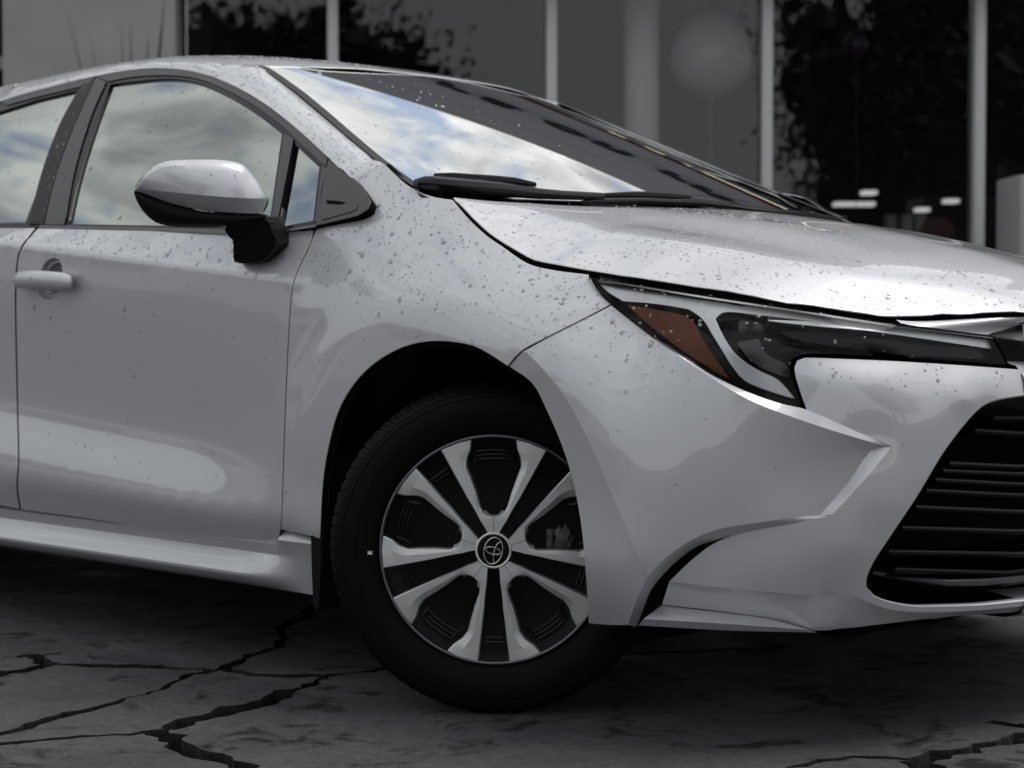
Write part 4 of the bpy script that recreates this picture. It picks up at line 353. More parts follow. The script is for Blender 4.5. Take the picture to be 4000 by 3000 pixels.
D['frame_outer'] = P3([-16120,3272,13761,-15774,3275,13766,-15433,3280,13773,-15094,3285,13779,-14755,3285,13780,-14411,3280,13772,-14065,3268,13756,-13712,3252,13733,-13361,3233,13705,-13021,3210,13672,-12703,3184,13634,-12334,3147,13581,-11988,3105,13519,-11620,3053,13443,-11260,2997,13362,-10881,2934,13269,-10496,2864,13166,-10114,2790,13056,-9720,2706,12931,-9326,2617,12797,-8935,2524,12657,-8549,2430,12514,-8138,2327,12356,-7721,2219,12188,-7332,2117,12029,-7002,2031,11895,-6701,1958,11779,-6404,1879,11655,-6132,1798,11525,-5821,1700,11367,-5492,1595,11196,-5163,1492,11027,-4854,1399,10873,-4560,1318,10738,-4260,1239,10605,-3971,1164,10478,-3711,1094,10360,-3496,1031,10252,-3265,950,10112,-3071,875,9981,-2855,789,9832,-2834,702,9678,-2946,665,9613,-3098,635,9559,-3322,616,9526,-3545,597,9491,-3771,578,9457,-4003,560,9425,-4244,544,9396,-4465,532,9374,-4695,522,9356,-4930,513,9339,-5169,504,9323,-5411,495,9308,-5652,486,9291,-5923,489,9296,-6181,492,9301,-6441,495,9306,-6719,498,9313,-7032,503,9321,-7396,509,9333,-7609,514,9341,-7840,519,9350,-8087,524,9360,-8351,531,9371,-8631,537,9384,-8924,545,9397,-9232,553,9411,-9552,561,9426,-9884,570,9442,-10227,579,9458,-10580,588,9475,-10942,598,9493,-11312,608,9511,-11688,618,9529,-12070,629,9548,-12457,639,9567,-12846,650,9586,-13237,661,9605,-13628,671,9624,-14018,682,9642,-14405,692,9661,-14789,702,9679,-14780,851,9940,-14822,932,10081,-14897,1037,10262,-14996,1161,10473,-15112,1300,10708,-15237,1450,10958,-15363,1605,11213,-15478,1761,11464,-15573,1910,11703,-15640,2035,11902,-15700,2164,12102,-15753,2294,12305,-15803,2427,12508,-15851,2562,12713,-15898,2699,12920,-15947,2839,13128,-15999,2981,13338,-16056,3125,13549])
D['belt_lip'] = [P3([-14794,715,9789,-10650,609,9602,-7305,515,9434,-5619,459,9333,-4232,514,9431]),P3([-14686,646,9703,-10547,536,9507,-7210,442,9338,-5538,405,9272,-4150,464,9377])]
D['mirror_lines'] = [P3([-6582,-2257,10093,-6569,-2238,10213,-6526,-2175,10327,-6464,-2085,10439,-6412,-2008,10510,-6353,-1922,10573,-6289,-1828,10621,-6212,-1716,10651,-6130,-1595,10664,-6046,-1473,10673,-5963,-1351,10682,-5879,-1228,10686,-5795,-1105,10688,-5708,-978,10691,-5622,-852,10692,-5542,-735,10684,-5454,-606,10662,-5381,-499,10629,-5322,-413,10570,-5282,-354,10498,-5238,-289,10404,-5195,-227,10309,-5154,-167,10214,-5115,-110,10118,-5085,-66,10039,-5061,-31,9961]),P3([-6522,-2277,10092,-6487,-2287,10109,-6451,-2298,10124,-6415,-2311,10139,-6380,-2322,10155,-6344,-2331,10172,-6309,-2337,10192,-6274,-2338,10215,-6230,-2335,10252,-6188,-2328,10293,-6143,-2313,10336,-6093,-2286,10379,-6034,-2241,10424,-5968,-2183,10472,-5902,-2120,10514,-5842,-2061,10544,-5772,-1988,10558,-5702,-1909,10560,-5640,-1832,10562,-5573,-1746,10563,-5505,-1655,10563,-5424,-1547,10566,-5340,-1432,10569,-5265,-1322,10570,-5184,-1192,10568,-5114,-1066,10561,-5067,-968,10553,-5025,-871,10540,-4995,-785,10520,-4982,-721,10493,-4980,-668,10458,-4974,-613,10412,-4955,-548,10348,-4932,-481,10272,-4912,-416,10195,-4898,-350,10115,-4888,-287,10034,-4878,-224,9953]),P3([-6545,-2273,10095,-6504,-2273,10096,-6464,-2274,10098,-6425,-2275,10100,-6385,-2276,10102,-6345,-2276,10104,-6304,-2274,10105,-6263,-2269,10104,-6221,-2260,10102,-6172,-2247,10098,-6124,-2231,10092,-6075,-2213,10085,-6024,-2190,10077,-5969,-2161,10069,-5909,-2124,10060,-5845,-2079,10052,-5774,-2027,10042,-5699,-1968,10033,-5622,-1905,10022,-5545,-1838,10012,-5471,-1769,10003,-5402,-1700,9994,-5313,-1602,9982,-5226,-1499,9970,-5145,-1394,9960,-5072,-1288,9951,-5011,-1187,9945,-4956,-1084,9940,-4908,-983,9936,-4870,-886,9934,-4846,-807,9933,-4831,-729,9933,-4821,-654,9934,-4817,-583,9935,-4816,-516,9937,-4818,-455,9938,-4823,-400,9939,-4834,-351,9941,-4849,-308,9943,-4865,-266,9945,-4882,-224,9946,-4897,-180,9948]),P3([-6553,-2268,10088,-6494,-2226,10068,-6433,-2182,10045,-6355,-2119,10010,-6269,-2047,9969,-6197,-1984,9932,-6122,-1916,9893,-6046,-1845,9857,-5975,-1778,9828,-5903,-1709,9802,-5832,-1638,9778,-5764,-1571,9754,-5697,-1502,9732,-5625,-1424,9713,-5557,-1347,9698,-5485,-1263,9684,-5412,-1173,9673,-5343,-1082,9663,-5259,-956,9655,-5179,-825,9650,-5107,-701,9646,-5052,-603,9643,-5004,-510,9642,-4970,-430,9641,-4958,-345,9639,-4961,-274,9638]),P3([-6623,-2246,10050,-6623,-2211,9947,-6610,-2156,9836,-6586,-2086,9719,-6552,-2017,9627,-6515,-1947,9549,-6465,-1838,9464,-6407,-1747,9425,-6331,-1642,9396,-6269,-1561,9382,-6197,-1473,9372,-6122,-1383,9366,-6047,-1297,9361,-5968,-1211,9357,-5886,-1127,9355,-5806,-1047,9355,-5730,-975,9357,-5649,-904,9363,-5574,-842,9371,-5498,-777,9383,-5425,-709,9398,-5353,-639,9416,-5281,-566,9436,-5212,-489,9459,-5142,-410,9484,-5080,-343,9513,-5019,-288,9556,-4964,-243,9603]),P3([-5061,-31,9961,-5033,-61,9885,-5023,-89,9835,-5014,-125,9778,-5005,-161,9729,-4991,-211,9680,-4977,-262,9639])]
D['mirror_arm'] = P3([-5426,-831,9639,-5016,-230,9627,-4634,-500,9536,-4724,-300,9344,-4693,-180,9114,-4677,-180,9046,-4809,-160,8922,-5087,-140,8725,-5292,-140,8655,-6027,-160,8660,-6080,-200,8722,-5819,-400,9079,-5694,-550,9231,-5439,-851,9341])
D['handle'] = P3([-14583,17,8424,-14253,-99,8428,-13646,-151,8430,-13123,-169,8411,-12562,-155,8382,-12242,-89,8346,-12193,16,8347])
D['handle_cup'] = P3([-13128,40,8947,-13014,39,8927,-12913,39,8899,-12846,41,8840,-12804,43,8767,-12784,44,8705,-12776,47,8639,-12778,49,8572,-12788,52,8513,-12806,55,8453,-12830,58,8392,-12858,61,8335,-12897,65,8267,-12944,70,8201,-12998,74,8141,-13077,80,8071,-13173,85,8012,-13292,90,7966,-13423,93,7938,-13555,94,7939,-13680,93,7962,-13787,90,8004,-13868,86,8062,-13915,81,8134,-13929,75,8217,-13914,70,8288,-13880,65,8363,-13842,61,8436,-13806,57,8496,-13765,54,8553,-13725,51,8609,-13691,49,8665,-13658,47,8720,-13613,45,8772,-13548,43,8824,-13471,42,8872,-13387,42,8909,-13261,41,8933])
D['cracks'] = [[0.045,[-0.964,-0.63],[-0.944,-0.478],[-0.96,-0.361],[-0.97,-0.298],[-0.994,-0.246],[-0.995,-0.218]],[0.03,[-1.137,-0.213],[-1.129,-0.189],[-1.036,-0.21],[-0.995,-0.218]],[0.022,[-1.129,-0.189],[-1.123,-0.151],[-1.111,-0.115]],[0.03,[-0.995,-0.218],[-0.982,-0.189],[-0.884,-0.127],[-0.809,-0.07],[-0.748,-0.041],[-0.679,-0.005]],[0.036,[-0.679,-0.005],[-0.62,0.008],[-0.561,0.035],[-0.515,0.072],[-0.482,0.126]],[0.036,[-0.482,0.126],[-0.456,0.194],[-0.438,0.293],[-0.396,0.448],[-0.287,0.631],[0.034,1.062]],[0.03,[-0.679,-0.005],[-0.708,0.072],[-0.772,0.169],[-0.837,0.272],[-1.083,0.546],[-1.333,0.851],[-1.957,1.502],[-2.627,2.184]],[0.024,[-0.679,-0.005],[-0.668,-0.038],[-0.685,-0.069],[-0.654,-0.111],[-0.63,-0.171],[-0.596,-0.245],[-0.559,-0.337],[-0.538,-0.415],[-0.518,-0.49],[-0.502,-0.576],[-0.472,-0.656],[-0.429,-0.818],[-0.341,-1.07]],[0.046,[-0.482,0.126],[-0.428,0.05],[-0.381,-0.039],[-0.349,-0.136],[-0.345,-0.23],[-0.32,-0.358],[-0.288,-0.427]],[0.02,[-0.288,-0.427],[-0.285,-0.446],[-0.296,-0.499],[-0.337,-0.569],[-0.371,-0.643],[-0.399,-0.7],[-0.382,-0.844],[-0.295,-1.108]],[0.052,[-0.288,-0.427],[-0.23,-0.457],[-0.163,-0.474],[-0.059,-0.493],[0.025,-0.506],[0.126,-0.54],[0.286,-0.631],[0.521,-0.79]],[0.05,[0.907,1.292],[0.877,0.944],[0.869,0.62],[0.878,0.556],[0.863,0.511],[0.856,0.416],[0.849,0.333],[0.845,0.305]],[0.02,[0.845,0.305],[0.795,0.281],[0.753,0.25],[0.726,0.196],[0.714,0.116],[0.735,0.0],[0.815,-0.202],[0.922,-0.406]],[0.055,[0.845,0.305],[0.878,0.259],[0.988,0.119],[1.184,-0.156]],[0.035,[0.767,0.664],[0.804,0.666],[0.842,0.67],[0.873,0.766]],[0.02,[-0.988,-0.344],[-1.492,-0.397],[-2.359,-0.572]]]
D['bld'] = [[-5.0544,5.4763,0.0],47.2165]
D['wip1'] = P3([-2147,1350,10152,-2073,1509,10147,-1948,1775,10127,-1778,2128,10099,-1580,2538,10082,-1398,3010,10068,-1243,3394,10042,-1106,3872,10011,-957,4431,10002,-727,5393,10007])
D['wip2'] = P3([-836,4858,9997,-748,5270,10031,-512,6485,10077,-377,7273,10077,-310,7993,10107,-237,8641,10083,-320,10029,10034,-758,12449,10035,-1809,15546,10097])
D['garn'] = P3([7434,3822,7497,7518,3869,7425,7623,4048,7384,7751,4333,7355,7873,4628,7326,7981,4894,7293,8084,5168,7259,8185,5456,7225,8286,5773,7191,8383,6109,7156,8474,6459,7121])
D['lamp_top'] = P3([2683,1180,8272,3353,1288,8180,5025,1766,7920,5918,2156,7771,6824,2815,7585,7392,3521,7441,7888,4541,7318,8289,5630,7183,8508,6399,7096])
D['hood_under'] = P3([2643,1225,8393,3356,1284,8294,4693,1650,8085,5482,1950,7958,6248,2531,7780,6787,3299,7646,7289,4294,7568,7844,5398,7615,8501,6400,7656])
GLASS_TOP, FASCIA_TOP, LETTER_Z = 2.74, 5.3, 3.66
FASCIA_TEXT = [('d', -.72, .62), ('o', -.30, .62), ('r', .05, .62), ('a', .38, .62), ('o', .86, .62), ('n', 1.22, .62), ('r', 1.72, .62), ('n', 2.02, .62), ('o', 2.40, .62)]
BLOCKS = [('unseen_block', (-15, -17, 0), R(-44), 24, 6, 2.5, 'long low grey block added out of view for the car doors to mirror'),
          ('unseen_block', (-19, 2, 0), R(-90), 16, 6, 4.6, 'low grey block added out of view behind the car to tone the bumper reflection')]
def wl_(lx, ly):                                                     # showroom-front coordinates to world
    a = R(D['bld'][1]); o = D['bld'][0]; return (o[0] + lx * math.cos(a) - ly * math.sin(a), o[1] + lx * math.sin(a) + ly * math.cos(a), 0)
TREES = [('leafy_tree', wl_(6.6, -15.5), 6.2, 2.1, 30000, 'broad leafy tree across the yard, mirrored dark in the right glass bays', 11),
         ('leafy_tree', wl_(9.8, -17.0), 6.8, 2.6, 22000, 'second broad tree across the yard, mirrored dark in the edge bay', 16),
         ('leafy_tree', wl_(-1.9, -16), 5.6, 2.0, 18000, 'leafy tree across the yard, mirrored dark in the left glass bay', 12),
         ('leafy_tree', (-9, -15, 0), 5.2, 2.0, 9000, 'loose tree far across the yard, mirrored in the fender', 14)]
# ---------------------------------------------------------------- panels cut from the smooth surfaces
def even_odd(Q, loops):
    c = np.zeros(len(Q), bool)
    for b in loops:
        a = np.roll(b, 1, axis=0)
        for (x1, y1), (x2, y2) in zip(b, a):
            if y1 == y2: continue
            k = ((y1 > Q[:, 1]) != (y2 > Q[:, 1])) & (Q[:, 0] < (x2 - x1) * (Q[:, 1] - y1) / (y2 - y1) + x1); c ^= k
    return c
def cut(loops, res, feat=None):
    """triangulate the inside of 2-D loops with evenly spread inner points; returns points, faces, loop index lists"""
    lo = loops[0].min(0); hi = loops[0].max(0)
    xs = np.arange(lo[0], hi[0], res); ys = np.arange(lo[1], hi[1], res * .866)
    Q = np.array([(x + (res / 2 if j % 2 else 0), y) for j, y in enumerate(ys) for x in xs])
    if len(Q): Q = Q[even_odd(Q, loops)]
    allb = np.vstack(loops)
    dens = []
    for b in loops:
        nb = np.roll(b, -1, axis=0)
        for p, q in zip(b, nb):
            k = max(1, int(np.linalg.norm(q - p) / (res * .5))); dens += [p + (q - p) * i / k for i in range(k)]
    dens = np.array(dens)
    if len(Q):
        keep = np.ones(len(Q), bool)
        for s in range(0, len(Q), 2000):
            keep[s:s + 2000] = np.linalg.norm(Q[s:s + 2000, None] - dens[None], axis=2).min(1) > res * .55
        Q = Q[keep]
    if feat is not None and len(feat):
        feat = np.asarray(feat); feat = feat[even_odd(feat, loops)]
        feat = feat[np.array([np.linalg.norm(dens - p, axis=1).min() > .004 for p in feat])]
        Q = Q[np.array([np.linalg.norm(feat - p, axis=1).min() > res * .6 for p in Q])]; Q = np.vstack([Q, feat])
    P = np.vstack([allb, Q]) if len(Q) else allb
    E = []; o = 0; idx = []
    for b in loops:
        n = len(b); E += [(o + i, o + (i + 1) % n) for i in range(n)]; idx.append(list(range(o, o + n))); o += n
    V, _, F, ov, _, _ = geometry.delaunay_2d_cdt([Vector(p) for p in P], E, [], 0, 1e-7)
    V = np.array([v[:] for v in V]); mp = {}
    for i, l in enumerate(ov):
        for k in l: mp[k] = i
    F = [f for f in F]
    cen = np.array([V[list(f)].mean(0) for f in F]); F = [f for f, k in zip(F, even_odd(cen, loops)) if k]
    F = [f if np.cross(V[f[1]] - V[f[0]], V[f[2]] - V[f[0]]) > 0 else f[::-1] for f in F]
    return V, F, [[mp[i] for i in l] for l in idx]
def smooth_loop(L, k):
    return L
SURF = []                                                            # (points, normals, faces) of wet panels, for the rain drops
def sheet(name, loops, at, nrm, res, mats, parent, flange=.012, rnd=.0016, lip=.010, mirror=False, wet=0.0, both=False, feat=None, **props):
    """a body panel: top skin, rolled edge, return flange and gutter, coloured black as the shade of the shut line"""
    V2, F, idx = cut(loops, res, feat)
    V = at(V2); N = nrm(V2); n0 = len(V)
    V = [v for v in V]; N = [n for n in N]; mi = [0] * len(F); F = [tuple(f) for f in F]
    if wet: SURF.append((np.array(V), np.array(N), np.array(F), wet))
    if flange:
        for li, l in enumerate(idx):
            B = np.array([V[i] for i in l]); NB = np.array([N[i] for i in l]); m = len(l)
            T = np.cross(np.roll(B, -1, 0) - np.roll(B, 1, 0), NB); T /= np.maximum(np.linalg.norm(T, axis=1), 1e-9)[:, None]
            L2 = loops[li]; area = .5 * np.sum(L2[:, 0] * np.roll(L2[:, 1], -1) - L2[:, 1] * np.roll(L2[:, 0], -1))
            sgn = 1 if (area > 0) == (li == 0) else -1
            T *= sgn
            rings = [l]
            for dn, dt, nn, mm in [(-.25 * rnd, .6 * rnd, NB * .8 + T * .5, 0), (-rnd, rnd, NB * .2 + T, 0), (-flange, rnd * 1.1, T, 1)] + ([(-flange * 1.02, rnd + lip, NB, 1)] if lip else []):
                o = len(V); P = B + NB * dn + T * dt; nn = nn / np.linalg.norm(nn, axis=1)[:, None]
                V += list(P); N += list(nn); r1 = list(range(o, o + m)); r0 = rings[-1]
                if mm:                                               # own copy of the edge so the gutter keeps its black colour flat
                    pass
                for i in range(m):
                    j = (i + 1) % m; f = (r0[i], r1[i], r1[j], r0[j])
                    F.append(f if sgn > 0 else f[::-1]); mi.append(mm if li == 0 else 0)
                rings.append(r1)
    V = np.array(V); N = np.array(N)
    if mirror: V = V.copy(); V[:, 1] = 1.78 - V[:, 1]; N = N.copy(); N[:, 1] *= -1; F = [f[::-1] for f in F]
    mats = list(mats) if isinstance(mats, (list, tuple)) else [mats]
    if len(mats) == 1: mats.append('void')
    if both:
        W = V.copy(); W[:, 1] = 1.78 - W[:, 1]; M = N.copy(); M[:, 1] *= -1; mesh(name, W, [f[::-1] for f in F], mats, parent, N=M, mi=mi, **props)
    return mesh(name, V, F, mats, parent, N=N, mi=mi, **props)
def resample(L, step):
    L = np.asarray(L); out = []
    for p, q in zip(L, np.roll(L, -1, 0)):
        k = max(1, int(round(np.linalg.norm(q - p) / step))); out += [p + (q - p) * i / k for i in range(k)]
    return np.array(out)
def skin_panel(name, loops, res=.016, off=0.0, mats='paint', parent=None, feat=None, **k):
    L = [skin_uv(l) for l in loops]
    if feat is not None: k['feat'] = skin_uv(feat)
    return sheet(name, L, lambda q: skin_at(q, off), skin_normal, res, mats, parent, **k)
def tps_panel(name, outline, guides, n, res=.014, mats='paint', parent=None, smooth=1e-6, exact=True, **k):
    T = TPS(guides, n, smooth)
    return sheet(name, [T.uv(outline)], T.at, T.normal, res, mats, parent, **k)
WB, WS, WQ, WZ = .062, .56, .16, .955
def win_y(z): return WB + WS * (z - WZ) + WQ * (z - WZ) ** 2
def win_at(off):
    return lambda q: np.stack([q[:, 0], win_y(q[:, 1]) + off, q[:, 1]], 1)
def win_nrm(q):
    s = WS + 2 * WQ * (q[:, 1] - WZ); N = np.stack([np.zeros(len(q)), -np.ones(len(q)), s], 1); return N / np.linalg.norm(N, axis=1)[:, None]
def win_panel(name, loops, off, mats, parent=None, res=.05, **k):
    k.setdefault('lip', 0)
    return sheet(name, [np.asarray(l)[:, [0, 2]] for l in loops], win_at(off), win_nrm, res, mats, parent, **k)
def rule(name, A_, B_, mats, parent, thick=0.0, k=4, bulge=0.0, both=False, **props):
    """surface ruled between two 3-D lines"""
    A_ = np.asarray(A_); B_ = np.asarray(B_); n = len(A_); V = []; F = []
    for i in range(n):
        for j in range(k + 1): V.append(A_[i] + (B_[i] - A_[i]) * j / k)
    for i in range(n - 1):
        for j in range(k): a = i * (k + 1) + j; F.append((a, a + 1, a + k + 2, a + k + 1))
    V = np.array(V)
    if both:
        W = V.copy(); W[:, 1] = 1.78 - W[:, 1]; mesh(name, W, [f[::-1] for f in F], mats, parent, **props)
    return mesh(name, V, F, mats, parent, **props)
def mirror_pts(P): P = np.array(P, float); P[:, 1] = 1.78 - P[:, 1]; return P
# ================================================================ ground: cracked concrete slabs
pave = empty('pavement', kind='structure')
m = mat('concrete', (.085, .085, .084), .62, spec=.08)
t = m.node_tree; b = t.nodes['Principled BSDF']
tc = t.nodes.new('ShaderNodeTexCoord')
def tn(tr, scale, det, ro=.6, sx=None, dist=0):
    n = tr.nodes.new('ShaderNodeTexNoise'); n.inputs['Scale'].default_value = scale; n.inputs['Detail'].default_value = det; n.inputs['Roughness'].default_value = ro; n.inputs['Distortion'].default_value = dist
    tr.links.new(tc.outputs['Object'], n.inputs['Vector']); return n.outputs['Fac']
def ramp(tr, f, pts):
    n = tr.nodes.new('ShaderNodeValToRGB'); tr.links.new(f, n.inputs[0])
    while len(n.color_ramp.elements) < len(pts): n.color_ramp.elements.new(.5)
    for e, (p, v) in zip(n.color_ramp.elements, pts): e.position = p; e.color = (v, v, v, 1)
    return n.outputs[0]
def mul(tr, a, b_):
    n = tr.nodes.new('ShaderNodeMix'); n.data_type = 'RGBA'; n.blend_type = 'MULTIPLY'; n.inputs['Factor'].default_value = 1
    tr.links.new(a, n.inputs['A']); tr.links.new(b_, n.inputs['B']); return n.outputs['Result']
c1 = ramp(t, tn(t, 2.2, 8, .65), [(.32, .092), (.66, .155)])
c2 = ramp(t, tn(t, 5.5, 9, .7, dist=1.2), [(.37, .28), (.46, 1.0)])       # dark stains
c3 = mul(t, ramp(t, tn(t, 150, 4, .7), [(.3, .70), (.7, 1.28)]), ramp(t, tn(t, 32, 7, .75), [(.3, .72), (.7, 1.22)]))                   # sand grain
col = mul(t, mul(t, c1, c2), c3); t.links.new(col, b.inputs['Base Color'])
rg = ramp(t, tn(t, 3.1, 6, .6), [(.38, .34), (.6, .75)]); t.links.new(rg, b.inputs['Roughness'])
bp = t.nodes.new('ShaderNodeBump'); bp.inputs['Strength'].default_value = .8; bp.inputs['Distance'].default_value = .022
t.links.new(tn(t, 26, 10, .78), bp.inputs['Height']); t.links.new(bp.outputs[0], b.inputs['Normal'])
mat('crack_dark', (.008, .008, .0075), .95, noise=(90, 5, .4, 1.6), bump=(60, 4, .6, .01))  # near-black dirt below the slabs, also given to the crack walls
def jag(L, w, seed):
    """jagged crack: centre points with half widths"""
    rng = np.random.default_rng(seed); P = np.array(L, float); out = []
    for p, q in zip(P[:-1], P[1:]):
        d = np.linalg.norm(q - p); k = max(2, int(d / (.022 if d < 3 else .3)))
        for i in range(k): out.append(p + (q - p) * i / k)
    out.append(P[-1]); C_ = np.array(out); n = len(C_)
    T = np.gradient(C_, axis=0); T /= np.linalg.norm(T, axis=1)[:, None]; Nn = np.stack([-T[:, 1], T[:, 0]], 1)
    ph = rng.uniform(0, 6, 4); s = np.arange(n)
    C_ = C_ + Nn * (.007 * np.sin(s * .37 + ph[0]) + .005 * np.sin(s * .91 + ph[1]) + rng.normal(0, .0035, n))[:, None]
    wl = np.maximum(.0028, w * .62 * (.75 + .5 * np.sin(s * .23 + ph[2]) + rng.normal(0, .22, n))); wr = np.maximum(.0028, w * .62 * (.75 + .5 * np.sin(s * .31 + ph[3]) + rng.normal(0, .22, n)))
    return C_, Nn, wl, wr
pts = []; edges = []; ribs = []
for i, L in enumerate(D['cracks']):
    C_, Nn, wl, wr = jag(L[1:], L[0], 40 + i)
    loop_ = np.vstack([C_ + Nn * wl[:, None], (C_ - Nn * wr[:, None])[::-1]]); ribs.append(loop_)
    o = len(pts); n = len(loop_); pts += [tuple(p) for p in loop_]; edges += [(o + k, o + (k + 1) % n) for k in range(n)]
big = [(-60, -60), (60, -60), (60, 60), (-60, 60)]; o = len(pts); pts += big; edges += [(o + k, o + (k + 1) % 4) for k in range(4)]
V, _, F, _, _, _ = geometry.delaunay_2d_cdt([Vector(p) for p in pts], edges, [], 1, 1e-5)
V = np.array([v[:] for v in V]); cen = np.array([V[list(f)].mean(0) for f in F])
inr = np.zeros(len(F), bool)
for l in ribs: inr |= even_odd(cen, [l])
F = [f for f, k in zip(F, inr) if not k]
par = list(range(len(F)))
def find(a):
    while par[a] != a: par[a] = par[par[a]]; a = par[a]
    return a
em = {}
for i, f in enumerate(F):
    for a, b_ in zip(f, f[1:] + f[:1]):
        k = (min(a, b_), max(a, b_))
        if k in em: par[find(i)] = find(em[k])
        else: em[k] = i
comp = {}
for i in range(len(F)): comp.setdefault(find(i), []).append(F[i])
rng = np.random.default_rng(5)
for q, fs in enumerate(sorted(comp.values(), key=len, reverse=True)):
    ids = sorted({i for f in fs for i in f}); mp = {k: i for i, k in enumerate(ids)}
    ec = {}
    for f in fs:
        for a, b_ in zip(f, f[1:] + f[:1]): ec[(a, b_)] = 1
    rim = [(a, b_) for a, b_ in ec if (b_, a) not in ec]
    lift = 0 if q == 0 else rng.uniform(-.004, .002)
    n = len(ids); vv = [(V[i][0], V[i][1], lift) for i in ids]; ff = [tuple(mp[i] for i in f) for f in fs]; rn = {}
    nrm = {}
    for a, b_ in rim:
        d = V[b_] - V[a]; d = np.array([d[1], -d[0]]) / (np.linalg.norm(d) + 1e-9)
        for k in (a, b_): nrm[k] = nrm.get(k, 0) + d
    lo = {}; md = {}
    for k, d in nrm.items():                                         # worn arris then the broken face of the crack
        d = d / (np.linalg.norm(d) + 1e-9); md[k] = len(vv); vv.append((V[k][0] + d[0] * .0006, V[k][1] + d[1] * .0006, lift - .002)); lo[k] = len(vv); vv.append((V[k][0] + d[0] * .0008, V[k][1] + d[1] * .0008, -.04))
    for a, b_ in rim:
        ff += [(mp[b_], mp[a], md[a], md[b_]), (md[b_], md[a], lo[a], lo[b_])]
    o = mesh('slab', vv, ff, ['concrete', 'crack_dark'], pave, smooth=False, mi=[0] * len(fs) + [1] * (len(ff) - len(fs)))  # crack walls coloured near-black to make the cracks darker
mesh('ground', [(-900, -900, -.045), (900, -900, -.045), (900, 900, -.045), (-900, 900, -.045)], [(0, 1, 2, 3)], 'crack_dark', kind='structure', smooth=False)
# ================================================================ showroom behind the car
BO, BR = D['bld']
bld = empty('showroom', (BO[0], BO[1], 0), R(BR), label='glass fronted showroom with pale mullions and a grey lettered fascia', category='building')
mat('wall_paint', (.34, .34, .34), .7, noise=(3, 5, .9, 1.06), bump=(200, 3, .1, .002))
mat('mullion', (.58, .58, .59), .45)
mat('fascia', (.135, .139, .148), .42, noise=(2, 3, .94, 1.05))
mat('red_trim', (.16, .012, .03), .35)
mat('dark_room', (.012, .012, .013), .8)
mat('room_floor', (.22, .22, .22), .3)
mat('column_paint', (.62, .62, .62), .6)
mat('balloon_white', (.42, .42, .43), .35)
mat('balloon_purple', (.055, .032, .065), .3)
mat('red_sign', (.05, .004, .005), .5)
mat('lamp_glow', (.8, .8, .78), .4, emit=((1, .99, .96), .28))
mat('lamp_warm', (.8, .76, .6), .4, emit=((1, .93, .62), .7))
glass_mat('shop_glass', (.97, .98, .98), 1.46, .0)
H0, H1 = GLASS_TOP, FASCIA_TOP
XL, XR = -9.0, 16.0; HC = 4.3
mul_x = [-1.031 + 1.2577 * k for k in range(0, 14)]
def bbox(name, lo, hi, m, parent=bld, bev=0.0, **k):
    mb = MB(); mb.box(lo, hi, bev=bev); return mb.build(name, m, parent, smooth=bool(bev), **k)
for x in mul_x:
    bbox('mullion', (x - .030, -.05, .12), (x + .030, .09, H0), 'mullion', bev=.004)
bbox('sill', (-1.9, -.06, 0), (XR, .12, .12), 'mullion')
for a, b_ in zip([-1.898] + mul_x[:-1], mul_x):
    if b_ - a < .2: continue
    bbox('pane', (a + .031, .02, .121), (b_ - .031, .028, H0 - .001), 'shop_glass')
bbox('wall', (-2.85, -.25, 0), (-1.898, .30, H0), 'wall_paint')
# recess left of the wall with a pale rail
bbox('wall', (XL, .9, 0), (-2.851, 1.1, H0), 'dark_room')
bbox('rail', (XL, .55, 2.244), (-2.86, .60, 2.318), 'mullion')
bbox('wall', (XL, -.25, 0), (-4.2, .89, H0), 'wall_paint')
# room inside
bbox('floor', (-1.89, .13, 0), (XR, 6.5, .10), 'room_floor'); bbox('wall', (-1.89, 6.51, 0), (XR, 6.7, HC), 'dark_room'); bbox('ceiling', (-1.89, .31, HC + .002), (XR, 6.7, HC + .12), 'dark_room')
bbox('wall', (-1.895, .301, 0), (-1.75, 6.5, HC), 'dark_room')
# fascia: panels with open joints, red line, letters
bbox('roof', (XL, .3, H1 - .3), (XR, 7, H1 - .1), 'dark_room')
bbox('wall', (XL, .05, H0 + .121), (XR, .3, H1 - .11), 'fascia')
bbox('red_line', (XL, -.30, H0 + .003), (XR, -.24, H0 + .075), 'red_trim')
ph = (H1 - H0 - .09) / 4
for r_ in range(4):
    for c_ in range(9):
        x0 = XL + c_ * 2.777 + 1.1 - 1.1; z0 = H0 + .09 + r_ * ph
        bbox('fascia_panel', (x0 + .006, -.28 - .0, z0 + .005), (x0 + 2.771, .049, z0 + ph - .005), 'fascia')
TXT = FASCIA_TEXT
for ch, x, h in TXT:
    cu = bpy.data.curves.new('letter', 'FONT'); cu.body = ch; cu.size = h; cu.extrude = .05; cu.offset = .012; cu.align_x = 'CENTER'; cu.resolution_u = 3
    tmp = bpy.data.objects.new('tmp', cu); COL.objects.link(tmp); dg = bpy.context.evaluated_depsgraph_get(); me = bpy.data.meshes.new_from_object(tmp.evaluated_get(dg)); bpy.data.objects.remove(tmp)
    me.materials.clear(); me.materials.append(MATS['black_plastic']); me.name = 'letter'
    o = bpy.data.objects.new('letter', me); link(o, bld); o.location = (x, -.335, LETTER_Z); o.rotation_euler = (R(90), 0, 0)
